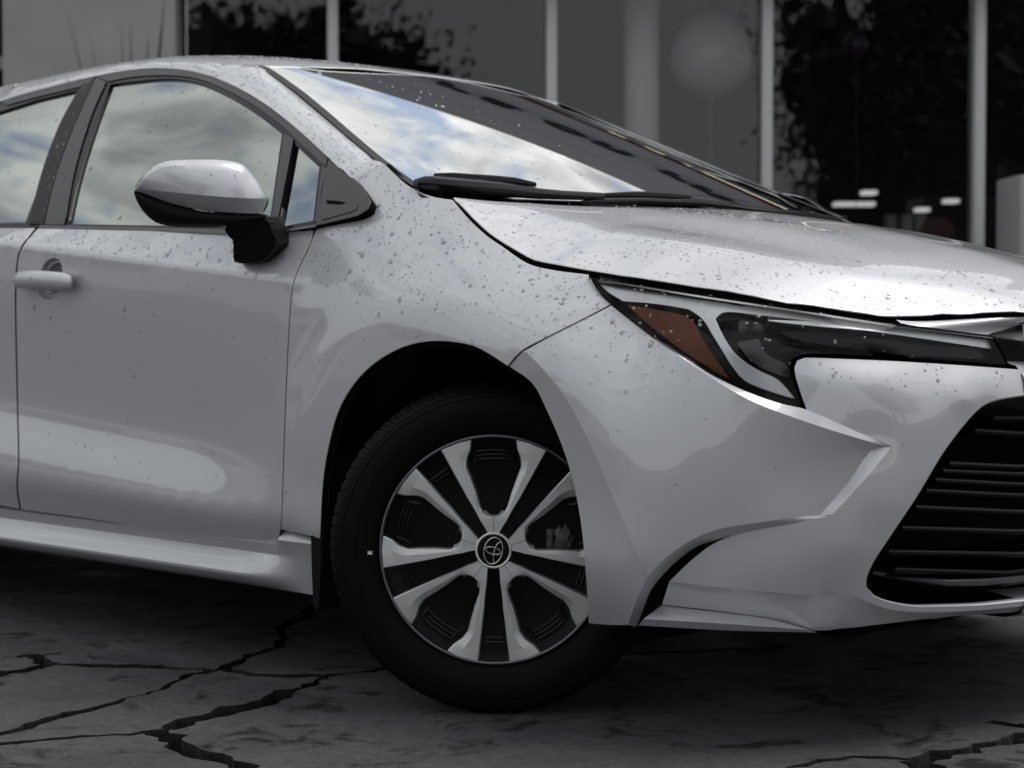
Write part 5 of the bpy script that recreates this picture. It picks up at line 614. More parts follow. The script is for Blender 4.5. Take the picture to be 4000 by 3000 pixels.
# things inside the showroom
def thing_mesh(mb, name, m, label, cat, smooth=True, group=None, sharp=35):
    o = mb.build(name, m, None, smooth=smooth, sharp=sharp, label=label, category=cat)
    o.matrix_world = Matrix.Translation((BO[0], BO[1], 0)) @ Matrix.Rotation(R(BR), 4, 'Z')
    if group: o['group'] = group
    return o
V, F = lathe([(.001, 0), (.107, 0), (.107, HC - .1)], 28)
mb = MB(); mb.add([(v[0] + .81, -v[2] * 1.0 + .45, v[1] + .10) for v in V], [f[::-1] for f in F])
thing_mesh(mb, 'column', 'column_paint', 'pale round column standing behind the showroom glass', 'column')
def balloon(x, y, z, r_, m, label):
    prof = [(r_ * math.sin(t) * (1 - .10 * (1 - math.cos(t)) / 2 * (t > 1.57)), -r_ * math.cos(t)) for t in np.linspace(.02, math.pi - .02, 22)]
    V, F = lathe(prof, 30); mb = MB(); mb.add([(v[0] + x, v[2] + y, v[1] + z) for v in V], F)
    mb.tube([(x, y, z - r_ - .012), (x, y, z - r_ + .004)], [.018, .006], 8)
    mb.tube([(x, y, z - r_ - .01), (x + .01, y, z - r_ - .5), (x, y, .12)], .002, 5)
    return thing_mesh(mb, 'balloon', m, label, 'balloon', group='balloons in the showroom window')
balloon(1.257, .60, 2.372, .262, 'balloon_white', 'big pale balloon floating behind the glass right of the column')
balloon(1.14, .62, 2.70, .10, 'balloon_purple', 'small purple balloon above the left shoulder of the big pale balloon')
balloon(1.44, .62, 2.70, .10, 'balloon_purple', 'small purple balloon above the right shoulder of the big pale balloon')
balloon(2.16, .60, 2.45, .075, 'balloon_purple', 'lone purple balloon in the glass bay next to the right edge bay')
for (x, z, w, lab) in ((3.12, 1.766, .11, 'short ceiling lamp glowing above the long one inside the showroom'), (3.0, 1.673, .32, 'long flat ceiling lamp glowing inside the showroom'), (3.79, 1.70, .11, 'small ceiling lamp glowing closest to the right mullion'), (3.556, 1.63, .10, 'lowest small ceiling lamp glowing inside the showroom')):
    mb = MB(); mb.box((x - w / 2, 4.0, z - .016), (x + w / 2, 4.14, z + .016), bev=.006); o = thing_mesh(mb, 'ceiling_lamp', ['lamp_glow', 'mullion'], lab, 'lamp', group='lamps inside the showroom')
    mb2 = MB(); mb2.tube([(x - w * .3, 4.07, z + .016), (x - w * .3, 4.07, HC)], .004, 5); mb2.tube([(x + w * .3, 4.07, z + .016), (x + w * .3, 4.07, HC)], .004, 5)
    h_ = mb2.build('hanger', 'dark_room', o)
mb = MB(); mb.box((2.63, -1.1, 0), (3.43, -.7, 1.515), bev=.012); mb.box((2.70, -1.106, .1), (3.36, -1.099, 1.42), bev=.002)
thing_mesh(mb, 'service_box', 'wall_paint', 'plain grey cabinet standing at the right edge before the showroom', 'cabinet')
V, F = lathe([(.001, 0), (.13, 0.0), (.13, .02), (.02, .03), (.02, 1.0)], 20); mb = MB(); mb.add([(v[0] + 3.22, v[2] + 2.5, v[1] + .1) for v in V], F)
bm = bmesh.new(); bmesh.ops.create_cone(bm, segments=28, radius1=.13, radius2=.13, depth=.03, cap_ends=True); bm.transform(Matrix.Translation((3.22, 2.5, 1.36)) @ Matrix.Rotation(R(90), 4, 'X')); mb.bm(bm)
thing_mesh(mb, 'sign_stand', 'red_sign', 'round red sign on a stand inside the showroom', 'sign')
mb = MB()
for i in range(3): mb.box((3.40 + i * .13, 4.6, .1), (3.49 + i * .13, 4.7, 1.62))
mb.box((3.36, 4.58, .1), (3.80, 4.8, .55)); thing_mesh(mb, 'display_rack', 'wall_paint', 'grey display rack with upright bars inside the showroom', 'rack', smooth=False)
# warm strip lamps under the showroom ceiling, seen mirrored in the bonnet and windscreen
for i, x in enumerate((1.0, 4.4, 7.8)):
    mb = MB(); mb.box((x, 2.6, 3.20), (x + 1.9, 2.68, 3.24), bev=.008); thing_mesh(mb, 'strip_lamp', 'lamp_warm', ['warm strip lamp hanging behind the column bay of the showroom', 'warm strip lamp hanging behind the bay right of the picture', 'farthest right warm strip lamp hanging in the showroom'][i], 'lamp', group='warm strip lamps under the showroom ceiling')
# plant against the wall
def blade_plant(name, loc, n, h, label, spread=.5, seed=3):
    rng = np.random.default_rng(seed); V = []; F = []
    for i in range(n):
        a = rng.uniform(0, 6.28); l = h * rng.uniform(.6, 1); s = spread * rng.uniform(.1, 1); w = .017 * rng.uniform(.7, 1.3); px_, py_ = -math.sin(a), math.cos(a)
        for k in range(6):
            t = k / 5; x = math.cos(a) * s * t ** 1.6 * l; y = math.sin(a) * s * t ** 1.6 * l; z = l * (t - .18 * s * t * t); ww = w * (1 - t) ** .6
            V += [(x + px_ * ww, y + py_ * ww, z), (x - px_ * ww, y - py_ * ww, z)]
        o = len(V) - 12
        for k in range(5): F.append((o + 2 * k, o + 2 * k + 1, o + 2 * k + 3, o + 2 * k + 2))
    p = empty(name, loc, label=label, category='plant'); mesh('leaf_tuft', V, F, 'leaf', p)
    return p
mat('leaf', (.022, .024, .02), .6, noise=(8, 3, .6, 1.3))
mat('bark', (.05, .042, .035), .9, noise=(14, 5, .6, 1.3), bump=(30, 4, .6, .02))
def local(x, y, z=0): return Matrix.Translation((BO[0], BO[1], 0)) @ Matrix.Rotation(R(BR), 4, 'Z') @ Vector((x, y, z))
pl = blade_plant('spiky_plant', local(-2.06, -.75), 46, 2.62, 'thin bladed plant showing its tip above the car roof', .30)
# ================================================================ trees across the yard; low blocks out of view, added to tone paint reflections
def tree(name, loc, h, crown_r, n, label, seed, trunk=.16, cz=.62, flat=1.0):
    rng = np.random.default_rng(seed); p = empty(name, loc, label=label, category='tree', group='trees across the yard')
    mb = MB(); pts_ = [(0, 0, 0)]; x = y = 0
    for k in range(1, 7): x += rng.normal(0, .12); y += rng.normal(0, .12); pts_.append((x, y, h * .75 * k / 6))
    mb.tube(pts_, [trunk * (1 - .12 * k) for k in range(7)], 10)
    tips = []
    for k in range(9):
        b0 = Vector(pts_[rng.integers(2, 7)]); a = rng.uniform(0, 6.28); l = crown_r * rng.uniform(.5, .95); e = b0 + Vector((math.cos(a) * l, math.sin(a) * l, l * rng.uniform(.1, .9)))
        mb.tube([b0, b0.lerp(e, .5) + Vector((0, 0, .15)), e], [trunk * .4, trunk * .25, trunk * .08], 6); tips.append(e)
    mb.build('trunk', 'bark', p)
    cl = [np.array(t_) for t_ in tips] + [np.array([rng.normal(0, crown_r * .45), rng.normal(0, crown_r * .45), h * cz + rng.normal(0, crown_r * .42 * flat)]) for _ in range(60)]
    C_ = np.array([cl[i] for i in rng.integers(0, len(cl), n)]) + rng.normal(0, crown_r * .17, (n, 3))
    U = rng.normal(0, 1, (n, 3)); U /= np.linalg.norm(U, axis=1)[:, None]; W_ = np.cross(U, rng.normal(0, 1, (n, 3))); W_ /= np.linalg.norm(W_, axis=1)[:, None]
    s = rng.uniform(.05, .11, (n, 1)); k_ = n // 5; s[:k_] *= 3.0; C_[:k_] += (np.array(cl).mean(0) - C_[:k_]) * .22
    V = np.stack([C_ - U * s, C_ + W_ * s * .5, C_ + U * s, C_ - W_ * s * .5], 1).reshape(-1, 3); F = np.arange(4 * n).reshape(n, 4)
    mesh('crown', V, F, 'leaf', p, smooth=False)
    return p
for args in TREES: tree(*args)
mat('block_wall', (.52, .52, .525), .8, noise=(1.5, 4, .85, 1.1))
def block(name, c, rz, L, W, H, label):
    p = empty(name, c, rz, label=label, category='building', group='unseen blocks added for reflections')
    mb = MB(); mb.box((-L / 2, -W / 2, 0), (L / 2, W / 2, H)); mb.build('wall', 'block_wall', p, smooth=False)
    mb = MB(); mb.box((-L / 2 - .3, -W / 2 - .3, H), (L / 2 + .3, W / 2 + .3, H + .22)); mb.build('roof', 'wall_paint', p, smooth=False)
    for k in range(int(L // 4)):
        x = -L / 2 + 2 + k * 4; mb = MB(); mb.box((x - .7, W / 2 - .05, 1.0), (x + .7, W / 2 + .02, 2.4)); w_ = mb.build('window', 'dark_room', p, smooth=False)
        mb = MB(); mb.box((x - .78, W / 2, .92), (x + .78, W / 2 + .05, .99)); mb.build('sill', 'mullion', w_, smooth=False)

for args in BLOCKS: block(*args)
# ================================================================ the car
car = empty('sedan_car', (0, 0, 0), label='silver sedan wet with rain drops, its front wheel turned outward on cracked concrete', category='car')
NB_ = (.5, -.83, .25)
# ---- doors
HOLE = D['handle_cup']
def crease(x0, x1): return np.array([(x, door_y(x, shoulder(x) + d), shoulder(x) + d) for d in (-.0105, -.0035, .0035, .0105) for x in np.arange(x0, x1, .010)])
door = skin_panel('door', [D['front_door'], HOLE], .015, parent=car, wet=1.0, feat=crease(-1.52, -.47), label='front door carrying the black footed wing mirror')
rdoor = skin_panel('door', [resample(D['rear_door'], .03)], .022, parent=car, wet=1.0, feat=crease(-2.5, -1.45), label='rear door cut by the picture edge')
fen = skin_panel('fender', [D['fender']], .0125, parent=car, wet=1.0)
quart = skin_panel('rear_quarter', [resample(D['quarter'], .02)], .03, parent=car)
for nm, L, hs in (('door', D['front_door'], 1), ('door', resample(D['rear_door'], .03), 0), ('fender', D['fender'], 0), ('rear_quarter', resample(D['quarter'], .02), 0)):
    skin_panel(nm, [L], .035, parent=car, mirror=True)
# door handle: cup, grip
cc = HOLE.mean(0); V = []; F = []; n = len(HOLE); cup_n = np.array([0, 1.0, 0])
rings = [(1.0, 0.0), (.985, .010), (.93, .026), (.72, .038), (.3, .042)]
for s, d in rings: V += list(cc + (HOLE - cc) * s + cup_n * (d + .001))
for i in range(len(rings) - 1):
    for k in range(n): F.append((i * n + k, i * n + (k + 1) % n, (i + 1) * n + (k + 1) % n, (i + 1) * n + k))
F.append(tuple((len(rings) - 1) * n + k for k in range(n)))
mesh('handle_cup', V, F, 'paint', door)
ho = np.array(D['handle'])
hp = np.array(D['handle']); hb = MB()
hp2 = np.stack([np.interp(np.linspace(0, 6, 25), range(7), hp[:, k]) for k in range(3)], 1)
hb.tube([tuple(p) for p in hp2], list(np.interp(np.linspace(0, 6, 25), [0, .25, .6, 1.2, 3, 4.6, 5.4, 5.8, 6], [.008, .014, .019, .0215, .022, .0208, .017, .012, .005])), 16, flat=1.0)
hb.V = [(v[0], hp2[12][1] + (v[1] - hp2[12][1]) * .80 - .004, v[2]) for v in hb.V]; hnd = hb.build('handle', 'paint', door)
SURF.append((np.array(hb.V), np.array([Vector((0, -1, .25)).normalized()[:] for v in hb.V]), np.array([f[:3] for f in hb.F if len(f) == 4]), .7))
# ---- rocker sill: lofted section, its flare fading out before the wheel arch
PR = [(.284, .048), (.279, .036), (.262, .043), (.255, .045), (.251, .041), (.236, .026), (.222, .012), (.214, .008), (.208, .009), (.200, .016), (.190, .030), (.180, .06)]
xs = np.r_[np.linspace(-2.36, -.66, 40), np.linspace(-.64, -.385, 28)]
V = []; F = []; k = len(PR)
for x in xs:
    t = min(1, max(0, (-.45 - x) / .19)); t = t * t * (3 - 2 * t)
    for j_, (z, y) in enumerate(PR):
        y0 = .040 + (z - .25) * -.25 if z < .27 else y                # plain inner face where the flare has died out
        V.append((x, (y * t + y0 * (1 - t)) - (.012 * min(1, max(0, (x + .535) / .02)) if j_ < 2 else 0), z + ((.030 if j_ == 0 else .012 if j_ == 1 else 0) * min(1, max(0, (x + .535) / .02)))))
for i in range(len(xs) - 1):
    for j in range(k - 1): F.append((i * k + j, (i + 1) * k + j, (i + 1) * k + j + 1, i * k + j + 1))
sill = mesh('side_sill', V, [f[::-1] for f in F], 'paint', car, sharp=28)
mesh('side_sill', mirror_pts(V), F, 'paint', car, sharp=28)
# corner of the sill behind the arch, up to the fender seam and door edge
# ---- bumper
bump = empty('bumper', parent=car)
for nm, res in (('bumper_arch_band', .012), ('bumper_corner', .012), ('bumper_front', .012), ('bumper_under', .011), ('splitter', .008)):
    P = D[nm]; Gd = D[nm + '_g']
    n = (.4, -.8, -.45) if nm == 'bumper_under' else (.3, -.55, .8) if nm == 'splitter' else (.45, -.6, .66) if nm == 'bumper_shelf' else NB_
    lbl = {'bumper_arch_band': 'cover_panel', 'bumper_corner': 'cover_panel', 'bumper_shelf': 'cover_panel', 'bumper_front': 'cover_panel', 'bumper_under': 'lower_lip', 'splitter': 'splitter'}[nm]
    tps_panel(lbl, P, Gd, n, res, 'paint', bump, smooth=3e-5 if nm in ('bumper_corner', 'bumper_front', 'bumper_arch_band') else 1e-6, flange=0, rnd=.0012, lip=0, wet=1.0 if nm in ('bumper_corner', 'bumper_front', 'bumper_shelf') else 0, both=True)
rule('cover_ledge', D['shelf'][0], D['shelf'][1], 'paint', bump, both=True)
for nm, fl in (('wall_vent', 1), ('wall_scoop', 1), ('wall_lip', 1)):
    rule('cover_edge', D[nm][0], D[nm][1], 'paint', bump, both=True)
# middle of the bumper: bridge above the grille and chin below, carried over the centre line
def centre_span(name, top_pts, n_mid=9):
    pass
# vent slot behind the corner: black backing
vb = [(.36, .10, .18), (.48, .10, .18), (.66, .17, .42), (.60, .14, .42)]
va = np.array(D['wall_vent'][1])[:-4]; vb_ = va + np.array([.04, .17, .0]); vc = va + np.array([-.02, .10, 0])
rule('vent_duct', va, vc, 'void', bump, k=2, both=True); rule('vent_duct', vc, vb_, 'void', bump, k=1, both=True)
# bridge panel (between upper grille and lower grille) and chin, from the traced right edge to the mirrored one
def bridge(name, edge, bow):
    """edge: list of 3-D points down one side; swept across the centre to the mirrored side"""
    E_ = np.array(edge); M_ = mirror_pts(E_); V = []; F = []; m = 14
    for j in range(m + 1):
        t = j / m; s = 4 * t * (1 - t)
        for p, q in zip(E_, M_): r_ = p * (1 - t) + q * t; V.append((r_[0] + bow * s, r_[1], r_[2]))
    k = len(E_)
    for j in range(m):
        for i in range(k - 1): F.append((j * k + i, j * k + i + 1, (j + 1) * k + i + 1, (j + 1) * k + i))
    return mesh(name, V, F, 'paint', bump)
bf = np.array(D['bumper_front'])
gi = np.argmin(np.linalg.norm(bf - D['grille_edge'][-1], axis=1)); ti = np.argmax(bf[:, 2] * (np.abs(bf[:, 0] - bf[:, 0].max()) < .2))
GE = D['grille_edge']
top_c = GE[-1]; low_c = GE[0]
up_edge = [top_c + (-.10, 0, .0), top_c + (-.012, 0, -.004), top_c, top_c + (.004, .002, .010), top_c + (-.004, .004, .034), top_c + (-.02, .006, .052), top_c + (-.05, .0, .06)]
bridge('cover_panel', up_edge, .045)
lo_edge = [low_c + (-.08, 0, .012), low_c + (-.004, 0, .001), low_c, low_c + (.003, 0, -.008), low_c + (-.006, 0, -.024), low_c + (-.04, 0, -.034), low_c + (-.2, 0, -.036)]
bridge('lower_lip', lo_edge, .055)
# ---- grille
gr = empty('grille', parent=car)
GEf = np.vstack([GE, mirror_pts(GE)[::-1]])
ctr = GEf.mean(0)
inner = GEf + np.array([-.10, 0, 0]); inner[:, 1] = .89 + (inner[:, 1] - .89) * .96
V = np.vstack([GEf, GEf + np.array([-.012, 0, 0]), inner]); n = len(GEf); F = []
for a in range(2):
    for i in range(n):
        j = (i + 1) % n
        F.append((a * n + i, a * n + j, (a + 1) * n + j, (a + 1) * n + i))
mesh('grille_surround', V, F, 'gloss_black', gr)
dirc = (ctr - GEf) * np.array([0, 1, 1]); dirc /= np.linalg.norm(dirc, axis=1)[:, None]
Vl = np.vstack([GEf + dirc * a_ * .0075 + np.array([-1, 0, 0]) * b_ * .011 for a_, b_ in ((-.15, 0), (.35, .08), (.75, .35), (.95, .75), (1.0, 1.3))]); Fl = []
for a in range(4):
    for i in range(n - 1): Fl.append((a * n + i, (a + 1) * n + i, (a + 1) * n + i + 1, a * n + i + 1))
mesh('grille_lip', Vl, Fl, 'paint', bump)
mb = MB(); mb.box((.50, .30, .20), (.62, 1.48, .62)); mb.build('radiator_panel', 'void', gr, smooth=False)
for i, s in enumerate(D['slats']):
    s = np.array(s) + np.array([-.012, 0, 0]); e = s[-1]
    mid = [np.array([e[0] + .03 * math.sin(math.pi / 2 * t), e[1] + (.89 - e[1]) * t, e[2] - .002 * t]) for t in (.25, .5, .75, 1.0)]
    half = np.vstack([s, mid]); full = np.vstack([half, mirror_pts(half)[::-1][1:]])
    V = []; F = []
    sec = [(-.004, .0045), (.0, .005), (.004, .003), (.005, -.001), (.0, -.006), (-.05, -.012), (-.05, -.004)]
    for p in full:
        a = math.atan2(p[1] - .89, p[0] - .2); fw_ = np.array([math.cos(a), math.sin(a), 0])
        for dx, dz in sec: V.append(p + fw_ * dx + np.array([0, 0, dz]))
    k = len(sec)
    for q in range(len(full) - 1):
        for j in range(k): F.append((q * k + j, q * k + (j + 1) % k, (q + 1) * k + (j + 1) % k, (q + 1) * k + j))
    mesh('slat', V, F, 'black_plastic', gr, sharp=60)
# lower blade sweeping up to the side of the grille mouth
bl_ = [np.array(p) for p in [(.735, .335, .305), (.775, .385, .292), (.815, .46, .280), (.842, .54, .276), (.858, .62, .275), (.872, .74, .275), (.878, .89, .275)]]
full = np.vstack([bl_, mirror_pts(bl_)[::-1][1:]]); V = []; F = []
sec = [(-.03, .010), (-.004, .012), (.006, .007), (.008, -.002), (-.006, -.010), (-.035, -.016)]; k = len(sec)
for p in full:
    a = math.atan2(p[1] - .89, p[0] - .2); fw_ = np.array([math.cos(a), math.sin(a), 0])
    for dx, dz in sec: V.append(p + fw_ * (dx - .02) + np.array([0, 0, dz]))
for q in range(len(full) - 1):
    for j in range(k): F.append((q * k + j, q * k + (j + 1) % k, (q + 1) * k + (j + 1) % k, (q + 1) * k + j))
mesh('grille_blade', V, F, 'gloss_black', gr, sharp=60)
# ---- hood
HE = np.array(D['hood_edge']); HR = np.array(D['hood_ridge'])
CZ = lambda x: float(np.interp(x, [-.1, 0, .15, .3, .45, .6, .72, .82, .89], [.998, .992, .975, .952, .922, .885, .848, .806, .765]))
Hg = []
ex = HE[:, 0]
def ridge(s):
    k = .225; a = .57 * s / k; b = .57 + .43 * (1 - (1 - np.clip((s - k) / (1 - k), 0, 1.2)) ** 1.5)
    w = .05; d = (a - b) / w                                         # soft minimum: a rounded edge where flank meets the top
    return float(min(a, b) - w * np.log1p(np.exp(-abs(d))) * .6) if s > 0 else 0.0
for x in np.r_[np.linspace(-.11, .60, 13), np.linspace(.645, .84, 7)]:
    ye = itp(x, ex, HE[:, 1]); ze = itp(x, ex, HE[:, 2])
    for s in (0, .06, .12, .17, .20, .225, .25, .28, .33, .40, .48, .56, .64, .74, .86, 1.0):
        y = ye + (.89 - ye) * s; r_ = ridge(s)
        r_ += (.055 * np.exp(-((y - .60) / .085) ** 2) - .05 * np.exp(-((y - .44) / .07) ** 2)) * sst((.70 - x) / .4) * sst((x + .1) / .3)   # raised crease beside the middle
        Hg.append((x, y, ze + (CZ(x) - ze) * r_))
for y in (.70, .76, .83, .89): Hg += [(.872 + .02 * (y - .70) / .19, y, .767), (.86, y, .783)]
for x, y in ((-.02, .55), (-.01, .7), (0, .89), (-.05, .42)): pass
Hg = np.array(Hg); Hgm = mirror_pts(Hg[Hg[:, 1] < .88])
HOOD = TPS(np.vstack([Hg, Hgm]), (0, 0, 1), 3e-5)
rear = [(-.13, .16), (-.098, .28), (-.06, .42), (-.03, .58), (-.008, .74), (0, .89)]
half = [tuple(p[:2]) for p in HE] + [(.872, .70), (.887, .79), (.892, .89)]
outl = np.array(rear[::-1] + half[0:]) ; outl = np.vstack([outl, mirror_pts(outl[::-1][1:-1])])
outl = resample(outl, .02)[::-1]
hood = sheet('hood', [outl], HOOD.at, HOOD.normal, .022, 'paint', car, wet=.6, flange=.018, rnd=.002, lip=.012)
# cowl under the glass, wipers
mb = MB()
cow = [(-.30, .15, .995), (-.16, .16, .965), (-.12, .42, .968), (-.09, .62, .97), (-.07, .89, .97)]
co = np.array(cow[1:]); a_ = np.vstack([co, mirror_pts(co)[::-1][1:]]); b_ = a_ + np.array([-.14, 0, .03])
rule('cowl_panel', a_, b_, 'black_plastic', car, k=2)
# ---- garnish between hood and upper grille
ge_top = [p + np.array([.010, -.006, -.012]) for p in HE[16:]] + [np.array([.888, .72, .754]), np.array([.900, .80, .755]), np.array([.905, .89, .755])]
ge_low = list(D['garn']) + [np.array(q) for q in ((.905, .66, .722), (.922, .78, .720), (.926, .89, .720))]
a_ = np.vstack([ge_top, mirror_pts(ge_top)[::-1][1:]]); b_ = np.vstack([ge_low, mirror_pts(ge_low)[::-1][1:]])
rule('hood_garnish', a_, b_, 'paint', car, k=5)
c_ = b_ + np.array([-.03, 0, -.018])
rule('hood_garnish', b_, c_, 'gloss_black', car, k=2)
# black upper grille band behind lamp ends
lt_ = D['lamp_top']; hu_ = D['hood_under'] + np.array([-.006, .004, -.016])
rule('upper_grille', lt_, hu_, 'gloss_black', car, k=2, both=True)
fr_ = np.vstack([lt_[-3:] + np.array([-.012, .004, .0]), [(.905, .74, .72), (.91, .89, .72)]]); fr_ = np.vstack([fr_, mirror_pts(fr_)[::-1][1:]])
rule('upper_grille', fr_, fr_ + np.array([-.03, 0, -.14]), 'gloss_black', car, k=3)
# ---- roof, pillars
RL = np.array(D['rail']); WE = np.vstack([np.array(D['ws_edge'])[:6], D['ws_low']]); SEAM = np.array(D['seam'])
pz = np.polyfit(RL[:, 0], RL[:, 2], 7); RL[:, 2] = np.polyval(pz, RL[:, 0]); RL[:, 1] = np.array([win_y(z) for z in RL[:, 2]]) - .004; RL = RL[RL[:, 0] < -.372]
tw = np.linspace(0, 1, len(WE) - 1); W0 = WE[:-1].copy()
sx = np.r_[0, np.cumsum(np.linalg.norm(np.diff(W0, axis=0), axis=1))]; sx /= sx[-1]
for q in (1, 2): W0[:, q] = np.polyval(np.polyfit(W0[:, 0], W0[:, q], 3), W0[:, 0])
WE[:-1] = W0
wy = lambda x: float(np.interp(x, W0[:, 0], W0[:, 1])); wz = lambda x: float(np.interp(x, W0[:, 0], W0[:, 2]))
ry = lambda x: float(np.interp(x, RL[:, 0], RL[:, 1])); rz = lambda x: float(np.interp(x, RL[:, 0], RL[:, 2]))
hd = np.array(D['header'])[:5]; hd[:, 1] += .0; hd = np.vstack([hd, [(-.928, .89, 1.3652)]])
px_h = np.polyfit(hd[:, 1] - .89, hd[:, 0], 4); hx = lambda y: float(np.polyval(px_h, y - .89)); hz = lambda y: 1.3655 - .013 * ((.89 - y) / .5) ** 2
rc = [(-.93, 1.3655), (-1.0, 1.383), (-1.1, 1.403), (-1.25, 1.424), (-1.4, 1.437), (-1.6, 1.446), (-1.8, 1.449), (-2.05, 1.443), (-2.3, 1.423), (-2.6, 1.378)]
rcx = [p[0] for p in rc][::-1]; rcz = [p[1] for p in rc][::-1]
CR = lambda x: itp(x, rcx, rcz)
Rg = []
for x in np.arange(-2.0, -1.04, .028):
    a, b = ry(x), rz(x); h = CR(x) - b
    for s, f_ in ((0, 0), (.02, .20), (.05, .36), (.10, .50)): Rg.append((x, a + (.89 - a) * s, b + h * f_))
for x in np.arange(-2.0, -1.06, .085):                               # across the roof behind the windscreen
    a, b = ry(x), rz(x); h = CR(x) - b
    for s, f_ in ((.17, .62), (.27, .73), (.42, .85), (.6, .93), (.8, .985), (1, 1)): Rg.append((x, a + (.89 - a) * s, b + h * f_))
for x in (-2.2, -2.4, -2.62):
    for s, f_ in ((0, 0), (.1, .5), (.27, .73), (.6, .93), (1, 1)): a = .31 + (.05 * (-2.2 - x)); b = CR(x) - .085 - .10 * max(0, -2.2 - x); Rg.append((x, a + (.89 - a) * s, b + (CR(x) - b) * f_))
for p in SEAM: Rg.append(tuple(p))
for x in np.linspace(-1.03, -.385, 16):                               # windscreen pillar
    a, b = ry(x), rz(x); ww, wzz = wy(x), wz(x)
    for s in (0, .15, .32, .5, .7, .85, 1.0): Rg.append((x, a + (ww - a) * s, b + (wzz - b) * s + .010 * math.sin(math.pi * s) ** .8))
for y in (.45, .54, .64, .76, .89):
    xh = hx(y)
    Rg += [(xh - .004, y, hz(y) + .001)]
Rg = np.array(Rg); Rg = np.vstack([Rg, mirror_pts(Rg[Rg[:, 1] < .88])])
ROOF = TPS(Rg, (0, 0, 1), 1.5e-5)
seamF = [(-.335, .115), (-.305, .135), (-.279, .155)]
near = [(-2.62, .36), (-2.3, .31)] + [tuple(p[:2]) for p in RL[::2] + np.array([0, .0006, 0])] + [tuple(p[:2] + np.array([-.003, .001])) for p in SEAM] + [tuple(p[:2]) for p in WE[::-1] if p[0] < -.33] + [tuple(p[:2]) for p in hd[1:-1]] + [(-.931, .89)]
near = np.array(near); outl = np.vstack([near, mirror_pts(near[::-1][1:]), [(-2.66, 1.2), (-2.68, .89), (-2.66, .58)]])
roof = sheet('roof', [resample(outl, .025)], ROOF.at, ROOF.normal, .024, 'paint', car, wet=.8, flange=.012, rnd=.002, lip=.012)
# ---- windscreen
class Poly:
    """smooth glass: even polynomial across, cubic along"""
    def __init__(s, P):
        P = np.asarray(P); s.c = np.linalg.lstsq(s.B(P[:, :2]), P[:, 2], rcond=None)[0]
    @staticmethod
    def B(q): x = q[:, 0] + .5; y = (q[:, 1] - .89) ** 2; o = np.ones(len(x)); return np.stack([o, x, x * x, x ** 3, y, x * y, x * x * y, y * y, x * y * y], 1)
    def at(s, q): q = np.atleast_2d(q); return np.stack([q[:, 0], q[:, 1], s.B(q) @ s.c], 1)
    def normal(s, q):
        q = np.atleast_2d(q); e = 1e-3; zx = (s.B(q + [e, 0]) - s.B(q - [e, 0])) @ s.c / (2 * e); zy = (s.B(q + [0, e]) - s.B(q - [0, e])) @ s.c / (2 * e)
        N = np.stack([-zx, -zy, np.ones(len(q))], 1); return N / np.linalg.norm(N, axis=1)[:, None]
Wg = [tuple(p) for p in W0] * 3 + [(hx(y), y, hz(y)) for y in (.40, .48, .56, .66, .78, .89)] * 2 + [(.0, .89, .985), (-.22, .89, 1.088), (-.45, .89, 1.188), (-.70, .89, 1.285), (-.05, .5, .983)]
WSC = Poly(Wg)
wo = [tuple(p[:2]) for p in WE[::-1]] + [(hx(y), y) for y in (.44, .52, .62, .74, .89)]
wo = np.array(wo); wo = np.vstack([wo, mirror_pts(wo[::-1][1:]), [(-.06, 1.3), (-.02, 1.1), (-.01, .89), (-.02, .68), (-.06, .48)]])
gc = np.array([-.5, .89]); wo = gc + (wo - gc) * .997
ws = sheet('windscreen', [resample(wo, .03)], lambda q: WSC.at(q) - [0, 0, .004], WSC.normal, .035, ['windscreen', 'void'], car, flange=.004, rnd=.0005, lip=0, wet=.05)
# rubber moulding along the pillars
mi_ = [np.array([x_, wy(x_) + .026]) for x_ in np.linspace(-.985, -.30, 24)] + [WE[-4][:2] + [.008, .024], WE[-3][:2] + [.006, .022]]
mo_ = [np.array([x_, wy(x_) + .0005]) for x_ in np.linspace(-1.0, -.315, 24)] + [WE[-4][:2], WE[-3][:2]]
up1 = lambda L, d: WSC.at(np.array(L)) + [0, 0, d]
rule('pillar_moulding', up1(mo_, .0035), up1(mi_, .0012), 'moulding', ws, k=2, both=True)
# black printed border under the glass
wi = []
for p in resample(wo, .03):
    d_ = gc - p; wi.append(p + d_ / np.linalg.norm(d_) * (.035 if p[0] < -.3 or True else .05))
sheet('glass_border', [resample(wo, .03), np.array(wi)[::-1]], lambda q: WSC.at(q) - [0, 0, .0085], WSC.normal, .03, 'frit', ws, flange=0)
# ---- side windows
fr = np.array(D['frame_outer'])
frame = win_panel('window_frame', [fr, D['front_glass'], D['quarter_glass']], .002, 'gloss_black', car, res=.04, flange=.02, rnd=.001)
win_panel('pane', [D['front_glass']], .010, ['side_glass', 'void'], frame, res=.06, flange=0, wet=.10)
win_panel('pane', [D['quarter_glass']], .010, ['side_glass', 'void'], frame, res=.06, flange=0)
for nm in ('pillar_front', 'pillar_rear'): win_panel('pillar_trim', [D[nm]], -.003, 'satin_black', frame, res=.05, flange=.006, rnd=.001, wet=.2)
win_panel('upper_trim', [D['upper_trim']], -.002, 'satin_black', frame, res=.05, flange=.006, rnd=.0015, wet=.25)
win_panel('division_bar', [D['division_bar']], -.004, 'satin_black', frame, res=.05, flange=.012, rnd=.0012)
win_panel('division_bar', [D['quarter_bar']], -.003, 'satin_black', frame, res=.05, flange=.012, rnd=.0012)
sail = win_panel('sail_panel', [D['sail']], -.003, 'satin_black', frame, res=.05, flange=.006, rnd=.0015, wet=.2)
win_panel('inset', [D['sail_inset']], -.0050, 'satin_black', sail, res=.05, flange=.003, rnd=.0008, lip=.0016)
